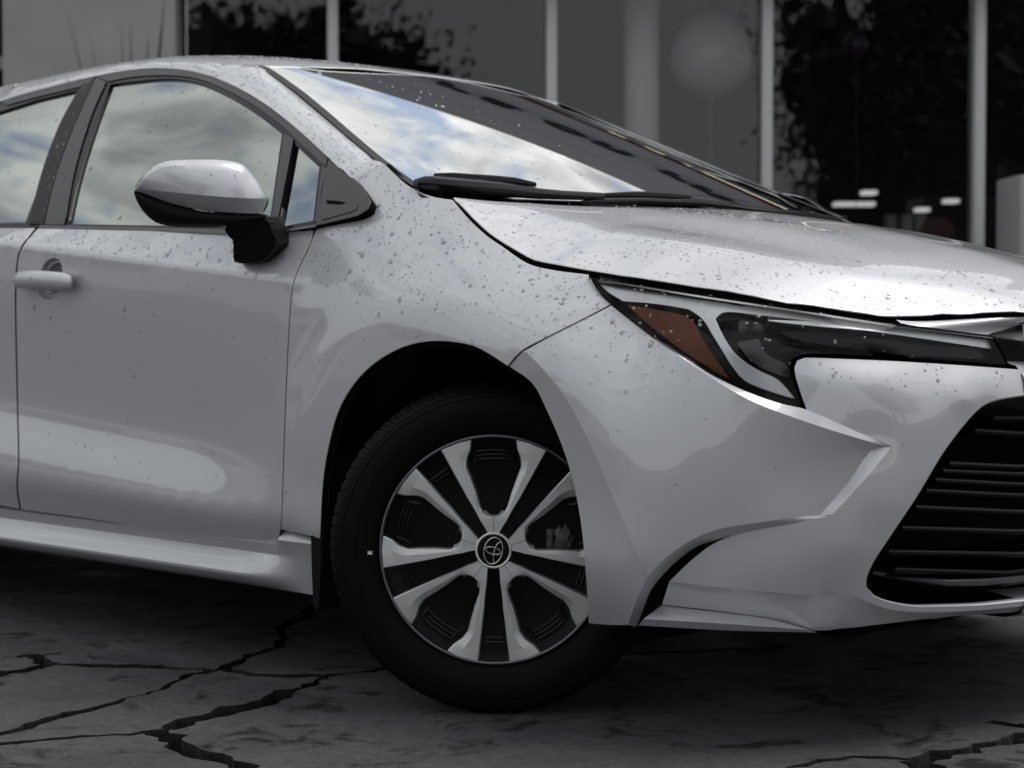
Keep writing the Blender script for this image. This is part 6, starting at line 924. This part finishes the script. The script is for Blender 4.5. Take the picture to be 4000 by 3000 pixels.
win_panel('slot', [D['sail_slot']], -.0056, 'void', sail, res=.05, flange=0)
rule('belt_strip', D['belt_lip'][0], D['belt_lip'][1], 'satin_black', frame, k=2)
# rear side window: traced part continued towards the rear pillar
rgi = np.array(D['rear_glass_img'])
RF = np.array([(-1.585, 1.372), (-1.75, 1.367), (-2.0, 1.348), (-2.25, 1.30), (-2.45, 1.225), (-2.62, 1.12), (-2.70, 1.03), (-2.66, .985), (-2.3, .985), (-1.9, .984), (-1.47, .974)])
RGL = np.array([(-1.65, 1.343), (-1.85, 1.33), (-2.05, 1.305), (-2.25, 1.258), (-2.42, 1.19), (-2.56, 1.10), (-2.60, 1.03), (-2.57, 1.0), (-2.2, .998), (-1.9, .995), (-1.560, .988)])
lip = lambda L: np.array([(x, win_y(z), z) for x, z in L])
def spl(L, k=4):
    return resample(lip(L), .04)
rg_edge = rgi[(rgi[:, 0] > -1.72)]
g2 = lip(RGL)
rframe = win_panel('window_frame', [spl(RF), spl(RGL)], .002, 'gloss_black', car, res=.06, flange=.02, rnd=.001)
win_panel('pane', [spl(RGL)], .010, ['side_glass', 'void'], rframe, res=.08, flange=0, wet=.1)
win_panel('pillar_trim', [D['pillar_rear']], -.003, 'satin_black', rframe, res=.05, flange=.006, rnd=.001, wet=.2)
win_panel('upper_trim', [D['upper_trim_rear']], -.002, 'satin_black', rframe, res=.05, flange=.006, rnd=.0015)
for L in (fr, spl(RF)): win_panel('window_frame', [L], .004, 'gloss_black', car, res=.1, flange=0, mirror=True)
# rear: rear glass, boot lid, tail (out of the picture)
def grid_sheet(name, rows, m, **k):
    V = [p for r_ in rows for p in r_]; n = len(rows[0]); F = [(i * n + j, i * n + j + 1, (i + 1) * n + j + 1, (i + 1) * n + j) for i in range(len(rows) - 1) for j in range(n - 1)]
    return mesh(name, V, F, m, car, **k)
sec = lambda x, z, y0, cr_: [(x - .05 * (1 - abs(2 * t - 1)), y0 + (1.78 - 2 * y0) * t, z + cr_ * 4 * t * (1 - t)) for t in np.linspace(0, 1, 13)]
grid_sheet('rear_window', [sec(-2.56, 1.30, .34, .085), sec(-2.80, 1.19, .27, .05), sec(-3.12, 1.06, .22, .02)], 'frit')
grid_sheet('boot_lid', [sec(-3.10, 1.06, .16, .02), sec(-3.40, 1.03, .18, .02), sec(-3.56, .99, .22, .01), sec(-3.60, .80, .24, 0), sec(-3.56, .68, .24, 0)], 'paint')
grid_sheet('rear_pillar', [[(-2.64, .30, 1.13), (-2.85, .22, 1.06), (-3.12, .17, 1.04)], [(-2.50, .33, 1.24), (-2.80, .27, 1.19), (-3.12, .22, 1.06)]], 'paint')
grid_sheet('rear_pillar', [[(-2.64, 1.48, 1.13), (-2.85, 1.56, 1.06), (-3.12, 1.61, 1.04)], [(-2.50, 1.45, 1.24), (-2.80, 1.51, 1.19), (-3.12, 1.56, 1.06)]], 'paint')
def plan_row(z, d): return [(x, y + d * (y < .89) - d * (y > .89), z) for x, y in [(-3.30, .095), (-3.45, .14), (-3.55, .24), (-3.62, .5), (-3.64, .89), (-3.62, 1.28), (-3.55, 1.54), (-3.45, 1.64), (-3.30, 1.685)]]
grid_sheet('rear_bumper', [plan_row(1.0, .06), plan_row(.9, .02), plan_row(.7, .0), plan_row(.45, 0), plan_row(.25, .03), plan_row(.20, .08)], 'paint')
# underbody, arch liners, cabin
mb = MB(); mb.box((-3.45, .16, .17), (-.47, 1.62, .24)); mb.box((-2.2, .10, .20), (-.47, 1.68, .30)); mb.box((-.47, .42, .17), (.62, 1.36, .30)); mb.build('underbody', 'void', car, smooth=False)
for ax, rr in ((0.0, .412), (-2.70, .405)):
    V, F = lathe([(rr - .04, .092), (rr - .04, .40), (.05, .40)], 40, a0=R(-25), a1=R(205))
    for s in (0, 1):
        P = np.array(V) + np.array([ax, 0, .315]); P = mirror_pts(P) if s else P
        mesh('arch_liner', P, F, 'void', car)
# mud flap
mb = MB(); bm = bmesh.new()
prof = [(-.372, .455), (-.352, .470), (-.335, .455), (-.345, .40), (-.352, .30), (-.356, .22), (-.360, .168), (-.372, .158), (-.384, .170), (-.388, .24), (-.392, .36), (-.390, .43)]
v0 = [bm.verts.new((x, .006 - .004 * (z > .4), z)) for x, z in prof]; f_ = bm.faces.new(v0)
g = bmesh.ops.extrude_face_region(bm, geom=[f_]); bmesh.ops.translate(bm, verts=[v for v in g['geom'] if isinstance(v, bmesh.types.BMVert)], vec=(0, .19, 0))
bmesh.ops.recalc_face_normals(bm, faces=bm.faces[:]); bmesh.ops.bevel(bm, geom=bm.edges[:], offset=.003, segments=2, affect='EDGES')
mb.bm(bm); mb.build('mud_flap', 'black_plastic', car)
# cabin: floor tub, dashboard, seats, steering wheel
mb = MB(); mb.box((-2.7, .20, .35), (-.35, 1.58, .42)); mb.box((-2.75, .2, .42), (-2.6, 1.58, 1.05)); mb.box((-.36, .16, .35), (-.30, 1.62, .97))
cab = mb.build('cabin_tub', 'cabin', car, smooth=False)
mb = MB(); bm = bmesh.new()
dash = [(-.30, .955), (-.34, .985), (-.50, .985), (-.58, .965), (-.62, .92), (-.60, .80), (-.50, .70), (-.32, .70)]
v0 = [bm.verts.new((x, .22, z)) for x, z in dash]; f_ = bm.faces.new(v0); g = bmesh.ops.extrude_face_region(bm, geom=[f_]); bmesh.ops.translate(bm, verts=[v for v in g['geom'] if isinstance(v, bmesh.types.BMVert)], vec=(0, 1.34, 0))
bmesh.ops.recalc_face_normals(bm, faces=bm.faces[:]); bmesh.ops.bevel(bm, geom=bm.edges[:], offset=.012, segments=2, affect='EDGES'); mb.bm(bm); mb.build('dashboard', 'cabin', car)
def seat(x, y):
    mb = MB(); mb.box((x - .10, y - .25, .42), (x + .42, y + .25, .60), bev=.05)
    mb.box((-.06, -.25, 0), (.07, .25, .62), bev=.05, mtx=Matrix.Translation((x - .08, y, .56)) @ Matrix.Rotation(R(-20), 4, 'Y'))
    mb.box((-.05, -.13, 0), (.05, .13, .20), bev=.04, mtx=Matrix.Translation((x - .31, y, 1.17)) @ Matrix.Rotation(R(-12), 4, 'Y'))
    return mb.build('seat', 'seat_cloth', car)
for x, y in ((-1.15, .52), (-1.15, 1.26), (-2.0, .5), (-2.0, 1.28)): seat(x, y)
mb = MB(); cw = Matrix.Translation((-.78, 1.26, .93)) @ Matrix.Rotation(R(65), 4, 'Y')
mb.tube([cw @ Vector((.185 * math.cos(a), .185 * math.sin(a), 0)) for a in np.linspace(0, 2 * math.pi, 28, endpoint=False)], .016, 8, closed=True)
mb.tube([cw @ Vector((-.18, 0, 0)), cw @ Vector((.18, 0, 0))], .03, 8); mb.build('steering_wheel', 'cabin', car)
# ---- wiper arms and blades lying on the lower glass
def on_glass(x, y, dz): return np.array([x, y, float(WSC.at(np.array([[x, y]]))[0, 2]) + dz])
w1 = D['wip1']; w2 = D['wip2']
WIPERS = [(w1 + np.array([0, 0, .006]), [.012, .022, .027, .028, .027, .024, .019, .016, .014, .012], w1[2:8] + np.array([-.02, .01, .026])),
          (w2 + np.array([0, 0, -.006]), [.004, .009, .011, .011, .012, .010, .012, .014, .012], w2[1:5] + np.array([-.02, .01, .006]))]
for (A0, A1, Bs) in WIPERS:
    wp = empty('wiper', parent=car)
    mb = MB(); mb.tube([tuple(p) for p in A0], list(A1), 10, flat=.7); mb.build('arm', 'gloss_black', wp)
    mb = MB(); mb.tube([tuple(p) for p in Bs], [.004] + [.008] * (len(Bs) - 2) + [.004], 8, flat=1.3); mb.build('blade', 'black_plastic', wp)
# ---- wing mirror
mir = empty('wing_mirror', parent=car)
sil, face, crease, bot, low, side = [np.array(x) for x in D['mirror_lines']]
nM = np.array([.82573, -.56407, 0])
def fit_line(L, m=48):
    s = np.r_[0, np.cumsum(np.linalg.norm(np.diff(L, axis=0), axis=1))]; s /= s[-1]
    return np.stack([np.interp(np.linspace(0, 1, m), s, L[:, k]) for k in range(3)], 1)
def between(A_, B_, k, bulge, out_, pw=.5):
    a, b = fit_line(A_), fit_line(B_); rows = []
    for i in range(k + 1):
        t = i / k; w = 4 * t * (1 - t) * bulge; e = np.sin(np.linspace(0, math.pi, len(a))) ** pw
        rows.append(a * (1 - t) + b * t + np.outer(w * e, np.array(out_)))
    return rows
def rows_mesh(name, rows, m, wet=0, **k):
    V = np.vstack(rows); n = len(rows[0]); F = [(i * n + j, (i + 1) * n + j, (i + 1) * n + j + 1, i * n + j + 1) for i in range(len(rows) - 1) for j in range(n - 1)]
    o = mesh(name, V, F, m, mir, **k)
    if wet: SURF.append((V, np.array([v.normal[:] for v in o.data.vertices]), np.array([f[:3] for f in F]), wet))
    return o
edge = between(sil, face, 5, .010, (.35, -.25, .9)); flat_ = between(face, crease, 6, .004, tuple(nM))
rows_mesh('mirror_cap', edge + flat_[1:], 'paint', wet=1.0, sharp=24)
rows_mesh('mirror_band', between(crease, bot, 4, .002, tuple(nM)), 'paint', sharp=40)
rows_mesh('mirror_band', between(np.array([crease[-1], bot[-1]]), side[::-1][[0, -1]], 1, 0, tuple(nM)), 'paint')
rows_mesh('mirror_housing', between(np.vstack([bot, side[::-1][1:2]]) + nM * -.006 + np.array([0, 0, -.002]), low, 9, .020, (.7, -.45, -.3), .7), 'mirror_black', sharp=60)
back = np.vstack([sil, side[1:], low[::-1][1:]]); bc = back.mean(0)
V = np.vstack([back, back * .97 + bc * .03 - nM * .03, [bc - nM * .03]]); n = len(back)
F = [(i, (i + 1) % n, n + (i + 1) % n, n + i) for i in range(n)]
mesh('mirror_housing', V, F, 'mirror_black', mir); mesh('mirror_glass', V[n:], [(i, (i + 1) % n, n) for i in range(n)], 'mirror_silver', mir)
ar = np.array(D['mirror_arm']); bm = bmesh.new(); v0 = [bm.verts.new(p) for p in ar]; f_ = bm.faces.new(v0)
g = bmesh.ops.extrude_face_region(bm, geom=[f_]); bmesh.ops.translate(bm, verts=[v for v in g['geom'] if isinstance(v, bmesh.types.BMVert)], vec=(-.035, .075, 0))
bmesh.ops.recalc_face_normals(bm, faces=bm.faces[:]); bmesh.ops.bevel(bm, geom=bm.edges[:], offset=.006, segments=3, affect='EDGES'); mb = MB(); mb.bm(bm); mb.build('mirror_arm', 'mirror_black', mir)
# ---- headlight
lamp = empty('headlight', parent=car)
LT = TPS(D['lens_g'], NB_, 2e-4)
def lamp_piece(name, P, off, m, res=.012, fl=.012, parent=lamp, mir_=False, **k):
    P = np.array(P); L = LT.uv(P)
    return sheet(name, [L], lambda q: LT.at(q, off), LT.normal, res, m, parent, flange=fl, rnd=.0012, lip=0, mirror=mir_, **k)
lens = lamp_piece('lens', D['lens'], .001, ['lens_glass', 'gloss_black'], .012, 0, wet=.5)
for s in (False, True):
    par = lamp if not s else empty('headlight', parent=car)
    c_ = np.array(D['lens']); cm = c_.mean(0)
    big = cm + (c_ - cm) * 1.03
    L = LT.uv(big); big2 = big
    # bowl: deep black housing
    V = []; F = []; n = len(c_)
    Lc = LT.uv(c_); cen = Lc.mean(0)
    for sc_, dp in ((1.012, .004), (1.0, -.010), (.985, -.05)):
        q = cen + (Lc - cen) * sc_; V += list(LT.at(q, dp) if dp > -.02 else LT.at(q, -.05))
    for a in range(2):
        for i in range(n): j = (i + 1) % n; F.append((a * n + i, a * n + j, (a + 1) * n + j, (a + 1) * n + i))
    P = np.array(V); P = mirror_pts(P) if s else P
    mesh('lamp_housing', P, F, 'lamp_black', par, smooth=False)
    lamp_piece('lamp_back', c_, -.05, 'lamp_black', .03, 0, par, s)
    if s: lamp_piece('lens', c_, .001, ['lens_glass', 'gloss_black'], .03, 0, par, s)
    lamp_piece('light_guide', D['guide_bar'], -.014, ['lamp_silver', 'chrome'], .012, .02, par, s)
    lamp_piece('side_reflector', D['amber'], -.018, ['amber', 'amber'], .010, .01, par, s, label='amber side reflector in the rear corner of the lamp')
    lamp_piece('lamp_cover', D['lamp_cover'], -.028, ['lamp_black', 'lamp_black'], .02, .01, par, s)
    lamp_piece('reflector', D['lamp_plate'], -.034, ['lamp_grey', 'lamp_grey'], .02, .006, par, s)
    a_, b_ = np.array(D['chrome'][0]), np.array(D['chrome'][1])
    if s: a_, b_ = mirror_pts(a_), mirror_pts(b_)
    rule('chrome_strip', a_, b_, 'badge_silver', par, k=2)
    mb = MB(); pp = Vector(D['projector'][0]); pv = Vector((.62, -.76, .05))
    V, F = lathe([(.030, .0), (.030, .02), (.033, .022), (.033, .06)], 24)
    M_ = Matrix.Translation(pp) @ Vector((0, -1, 0)).rotation_difference(pv).to_matrix().to_4x4()
    mb.add([M_ @ Vector(v) for v in V], F)
    bm = bmesh.new(); bmesh.ops.create_uvsphere(bm, u_segments=20, v_segments=10, radius=.030); bm.transform(M_ @ Matrix.Scale(.5, 4, (0, 1, 0))); mb.bm(bm)
    if s: mb.V = [tuple(p) for p in mirror_pts(mb.V)]
    mb.build('projector', 'lamp_grey', par)
# ---- wheels
def build_wheel(name, loc, rz):
    w = empty(name, loc, rz, parent=car)
    tp = [(.216, .012), (.222, .004), (.232, -.002), (.250, -.008), (.270, -.009), (.286, -.005), (.292, -.002), (.2945, -.001), (.297, .003), (.303, .012), (.3085, .024), (.3135, .045), (.3155, .07)]
    full = tp + [(.3155, .075), (.307, .077), (.307, .083), (.3157, .085), (.316, .12), (.307, .122), (.307, .128), (.316, .13)] + [(r_, .20 - y) for r_, y in tp[::-1]]
    V, F = lathe(full, 110); mesh('tyre', V, F, 'tyre_rubber', w)
    mb = MB(); nb = 84                                               # shoulder blocks of the tread, cut by sipes
    for i in range(nb):
        a = 2 * math.pi * i / nb; da = 2 * math.pi / nb * .86
        pr = [(.2975, .002), (.3045, .010), (.3105, .021), (.3160, .042), (.3172, .066)]
        for q in range(len(pr) - 1):
            (r0, y0), (r1, y1) = pr[q], pr[q + 1]; sk0, sk1 = q * .012, (q + 1) * .012
            r0 += .0009; r1 += .0009
            P = [(r_ * math.cos(t), y, r_ * math.sin(t)) for r_, y, t in ((r0, y0, a + sk0), (r1, y1, a + sk1), (r1, y1, a + da + sk1), (r0, y0, a + da + sk0))]
            I = [(r_ * math.cos(t), y, r_ * math.sin(t)) for r_, y, t in ((r0 - .006, y0 + .001, a + sk0), (r1 - .006, y1 + .001, a + sk1), (r1 - .006, y1 + .001, a + da + sk1), (r0 - .006, y0 + .001, a + da + sk0))]
            mb.add(P + I, [(0, 1, 2, 3), (0, 4, 5, 1), (3, 2, 6, 7)] + ([(0, 3, 7, 4)] if q == 0 else []) )
            if q in (1, 2):                                          # slanting bar on each block
                e = [(r_ * math.cos(t), y, r_ * math.sin(t)) for r_, y, t in ((r0 + .002, y0, a + sk0 + da * .15), (r1 + .002, y1, a + sk1 + da * .55), (r1 + .002, y1, a + sk1 + da * .75), (r0 + .002, y0, a + sk0 + da * .35))]
                mb.add(e, [(0, 1, 2, 3)])
    mb.build('tread', 'tyre_rubber', w, smooth=False, kind='stuff')
    mb = MB()                                                        # raised bead lines on the sidewall
    for r_, y in ((.262, -.0092), (.2895, -.0038)):
        mb.tube([(r_ * math.cos(t), y, r_ * math.sin(t)) for t in np.linspace(0, 2 * math.pi, 90, endpoint=False)], .0012, 6, closed=True)
    mb.build('sidewall_rib', 'tyre_rubber', w)
    # wheel cover: rim lip, black dish, silver spokes
    V, F = lathe([(.2185, .022), (.2185, .003), (.2165, .000), (.2125, .001), (.2115, .006), (.2110, .012)], 96); mesh('rim_lip', V, F, 'disc_steel', w)
    V, F = lathe([(.2130, .008), (.205, .014), (.180, .020), (.10, .022), (.040, .014), (.001, .012)], 72); mesh('wheel_cover', V, F, 'cover_black', w)
    petal = lambda r_: np.interp(r_, [.05, .0635, .066, .070, .076, .086, .113, .14, .163, .178, .195, .2135], [0, 0, 8.5, 13, 16, 17.2, 17.0, 17.6, 18.2, 16.6, 13.0, 11.2])
    wedge = lambda r_: np.interp(r_, [.036, .040, .060, .11, .16, .2135], [17.5, 16, 12, 9.2, 8.4, 8.0])
    rr_ = np.r_[.034, .038, .044, .052, .060, .0634, .066, .068, .070, .074, np.linspace(.080, .2125, 25)]
    for k in range(5):
        for sg in (-1, 1):
            V = []; F = []
            for r_ in rr_:
                a0 = wedge(r_); a1 = 36 - petal(r_) if r_ > .0636 else 36.0
                am = a0 + (a1 - a0) * np.interp(r_, [.05, .12, .2125], [.62, .55, .60])
                yo = np.interp(r_, [.034, .06, .12, .2125], [-.0035, -.004, -.002, .0015])
                dip = np.interp(r_, [.06, .09, .16, .2125], [.0, .003, .005, .004])
                row = [(a0 - .3, yo + .016), (a0, yo + .0012), (a0 + .5, yo), (am, yo + .0002), (a1 - .6, yo + dip), (a1, yo + dip + .0015), (a1 + .4, yo + dip + .018)]
                for a, y in row:
                    t = R(-90 + 72 * k + sg * a); V.append((r_ * math.cos(t), y, r_ * math.sin(t)))
            m = 7
            for i in range(len(rr_) - 1):
                for j in range(m - 1):
                    f = (i * m + j, i * m + j + 1, (i + 1) * m + j + 1, (i + 1) * m + j); F.append(f if sg < 0 else f[::-1])
            mesh('spoke', V, F, ['alloy', 'alloy_edge'], w, mi=[1 if (q % (m - 1)) in (1, 4) else 0 for q in range(len(F))], sharp=14)
        # bowl at the foot of each big opening and stepped ribs in its outer corner
        t = R(-90 + 72 * k + 36); u_ = np.array([math.cos(t), 0, math.sin(t)]); v_ = np.array([-math.sin(t), 0, math.cos(t)])
        mb = MB(); pts = [(np.cos(q), np.sin(q)) for q in np.linspace(math.pi * .55, math.pi * 1.45, 9)]
        V = []; F = []
        for dp, sc_ in ((-.0035, 1.16), (-.002, 1.0), (.004, .86), (.008, .70)):
            for c_, s_ in pts: V.append(u_ * (.0765 + .0165 * sc_ * c_) + v_ * (.0205 * sc_ * s_) + np.array([0, dp, 0]))
        for a in range(3):
            for b in range(8): F.append((a * 9 + b, a * 9 + b + 1, (a + 1) * 9 + b + 1, (a + 1) * 9 + b))
        mesh('spoke_foot', V, F, 'alloy', w)
        for q, (rad, dep) in enumerate(((.188, .010), (.180, .013), (.172, .016))):
            hw = R(np.interp(rad, [.17, .19], [13.5, 10.5])); L = [(rad * math.cos(t + b), dep, rad * math.sin(t + b)) for b in np.linspace(-hw, hw, 9)]
            L = [tuple(np.array(L[0]) - u_ * (.020 - .004 * q))] + L + [tuple(np.array(L[-1]) - u_ * (.020 - .004 * q))]
            mb.tube(L, .0016, 6)
        mb.build('step_rib', 'gloss_black', w)
        t = R(-90 + 72 * k); u_ = np.array([math.cos(t), 0, math.sin(t)]); v_ = np.array([-math.sin(t), 0, math.cos(t)])
        mb = MB(); mb.tube([u_ * .176 + v_ * -.019 + np.array([0, .012, 0]), u_ * .176 + v_ * .019 + np.array([0, .012, 0])], .0018, 6); mb.tube([u_ * .168 + v_ * -.016 + np.array([0, .016, 0]), u_ * .168 + v_ * .016 + np.array([0, .016, 0])], .0018, 6)
        mb.build('step_rib', 'gloss_black', w)
    V, F = lathe([(.0345, .006), (.0345, -.0045), (.0335, -.0058), (.0310, -.0058), (.0300, -.0048)], 48); mesh('hub_ring', V, F, 'badge_silver', w)
    V, F = lathe([(.0305, -.0040), (.020, -.0050), (.0005, -.0054)], 40); mesh('hub_cap', V, F, 'cover_black', w)
    # badge: three interlocked ovals, turned with the wheel
    mb = MB(); y0 = -.0062; sc_ = .0000735
    P2 = lambda x, z: ((x - 845) * sc_, y0, -(z - 1045) * sc_)
    ell = lambda cx_, cz_, a, b, ph: [P2(cx_ + a * math.cos(t) * math.cos(ph) - b * math.sin(t) * math.sin(ph), cz_ + a * math.cos(t) * math.sin(ph) + b * math.sin(t) * math.cos(ph)) for t in np.linspace(0, 2 * math.pi, 40, endpoint=False)]
    mb.tube(ell(845, 1050, 345, 238, R(-78)), .0016, 6, closed=True, flat=.7); mb.tube(ell(840, 1050, 195, 88, R(14)), .0013, 6, closed=True, flat=.7)
    mb.tube([P2(*p) for p in [(1062, 842), (1010, 828), (950, 870), (908, 945), (880, 1030), (858, 1110), (842, 1200), (845, 1290), (868, 1350), (905, 1375)]], .0013, 6, flat=.7)
    mb.build('badge', 'badge_silver', w)
    mb = MB(); V, F = lathe([(.13, .05), (.13, .07), (.02, .07)], 48); mb.add(V, F); mb.build('brake_disc', 'disc_steel', w)
    return w
WH = build_wheel('wheel', (.069, .068, .315), R(39))
mb = MB(); mb.box((.2295, -.0035, .012), (.2375, -.0085, .0175), bev=.001, mtx=Matrix.Rotation(R(-178), 4, 'Y')); mb.build('balance_mark', 'white_mark', WH)
bm = bmesh.new(); bmesh.ops.create_icosphere(bm, subdivisions=3, radius=1)
for v in bm.verts: v.co = Vector((v.co.x * .020, v.co.y * .010, v.co.z * .026)) * (1 + .22 * math.sin(v.co.x * 9) * math.cos(v.co.z * 7))
bm.transform(Matrix.Translation((.132, .019, .022))); mb = MB(); mb.bm(bm); mb.box((.098, .012, .0), (.112, .020, .040), bev=.003); mb.build('brake_caliper', 'caliper', WH)
def copy_wheel(loc, rz):
    c = WH.copy(); COL.objects.link(c); c.location = loc; c.rotation_euler = (0, 0, rz)
    for ch in list(WH.children):
        if ch.name.startswith('balance'): continue
        d = ch.copy(); COL.objects.link(d); d.parent = c
    return c
copy_wheel((-2.70, .045, .315), 0); copy_wheel((-2.70, 1.735, .315), math.pi); copy_wheel((-.03, 1.70, .315), R(180 + 36))

# ================================================================ rain drops on the wet panels
def drops(total, seed):
    rng = np.random.default_rng(seed); V = []; F = []; A = []; src = []
    for si, (P, N, T, w) in enumerate(SURF):
        T = np.asarray(T); a = .5 * np.linalg.norm(np.cross(P[T[:, 1]] - P[T[:, 0]], P[T[:, 2]] - P[T[:, 0]]), axis=1)
        nz = N[T].mean(1)[:, 2]; zc = P[T].mean(1)[:, 2]
        wgt = a * w * (.08 + np.clip(nz, 0, 1) * 1.3) * np.interp(zc, [.3, .62, .80, .9], [.02, .25, .9, 1.0]) * (P[T].mean(1)[:, 1] < .75)
        A.append(wgt); src += [(si, k) for k in range(len(T))]
    A = np.concatenate(A); A /= A.sum(); pick = rng.choice(len(A), total, p=A)
    seg = 8
    for pk in pick:
        si, k = src[pk]; P, N, T, w = SURF[si]; t = T[k]; u = rng.dirichlet((1, 1, 1)); c = (P[t] * u[:, None]).sum(0); n = (N[t] * u[:, None]).sum(0); n /= np.linalg.norm(n)
        r_ = .00095 + rng.gamma(1.35, .00066); r_ = min(r_, .0058)
        dn = np.array([0, 0, -1.0]) - n * (-n[2]); dn = dn / (np.linalg.norm(dn) + 1e-6); sd = np.cross(n, dn)
        el = rng.uniform(.9, 1.5) if n[2] < .8 else rng.uniform(.8, 1.3); th = rng.normal(0, .5); a_ = dn * math.cos(th) + sd * math.sin(th); b_ = np.cross(n, a_)
        h = r_ * rng.uniform(.26, .40); o = len(V); wob = 1 + rng.normal(0, .14, seg)
        for fr_, hh in ((1.0, -.0002), (.93, .45 * h), (.62, .86 * h)):
            for q in range(seg):
                an = 2 * math.pi * q / seg; V.append(c + (a_ * math.cos(an) * el + b_ * math.sin(an)) * r_ * fr_ * wob[q] + n * hh)
        V.append(c + n * h)
        for rr in range(2):
            for q in range(seg): F.append((o + rr * seg + q, o + rr * seg + (q + 1) % seg, o + (rr + 1) * seg + (q + 1) % seg, o + (rr + 1) * seg + q))
        for q in range(seg): F.append((o + 2 * seg + q, o + 2 * seg + (q + 1) % seg, o + 3 * seg))
    o = mesh('rain_drops', V, F, 'water', car, kind='stuff')
drops(9500, 21)
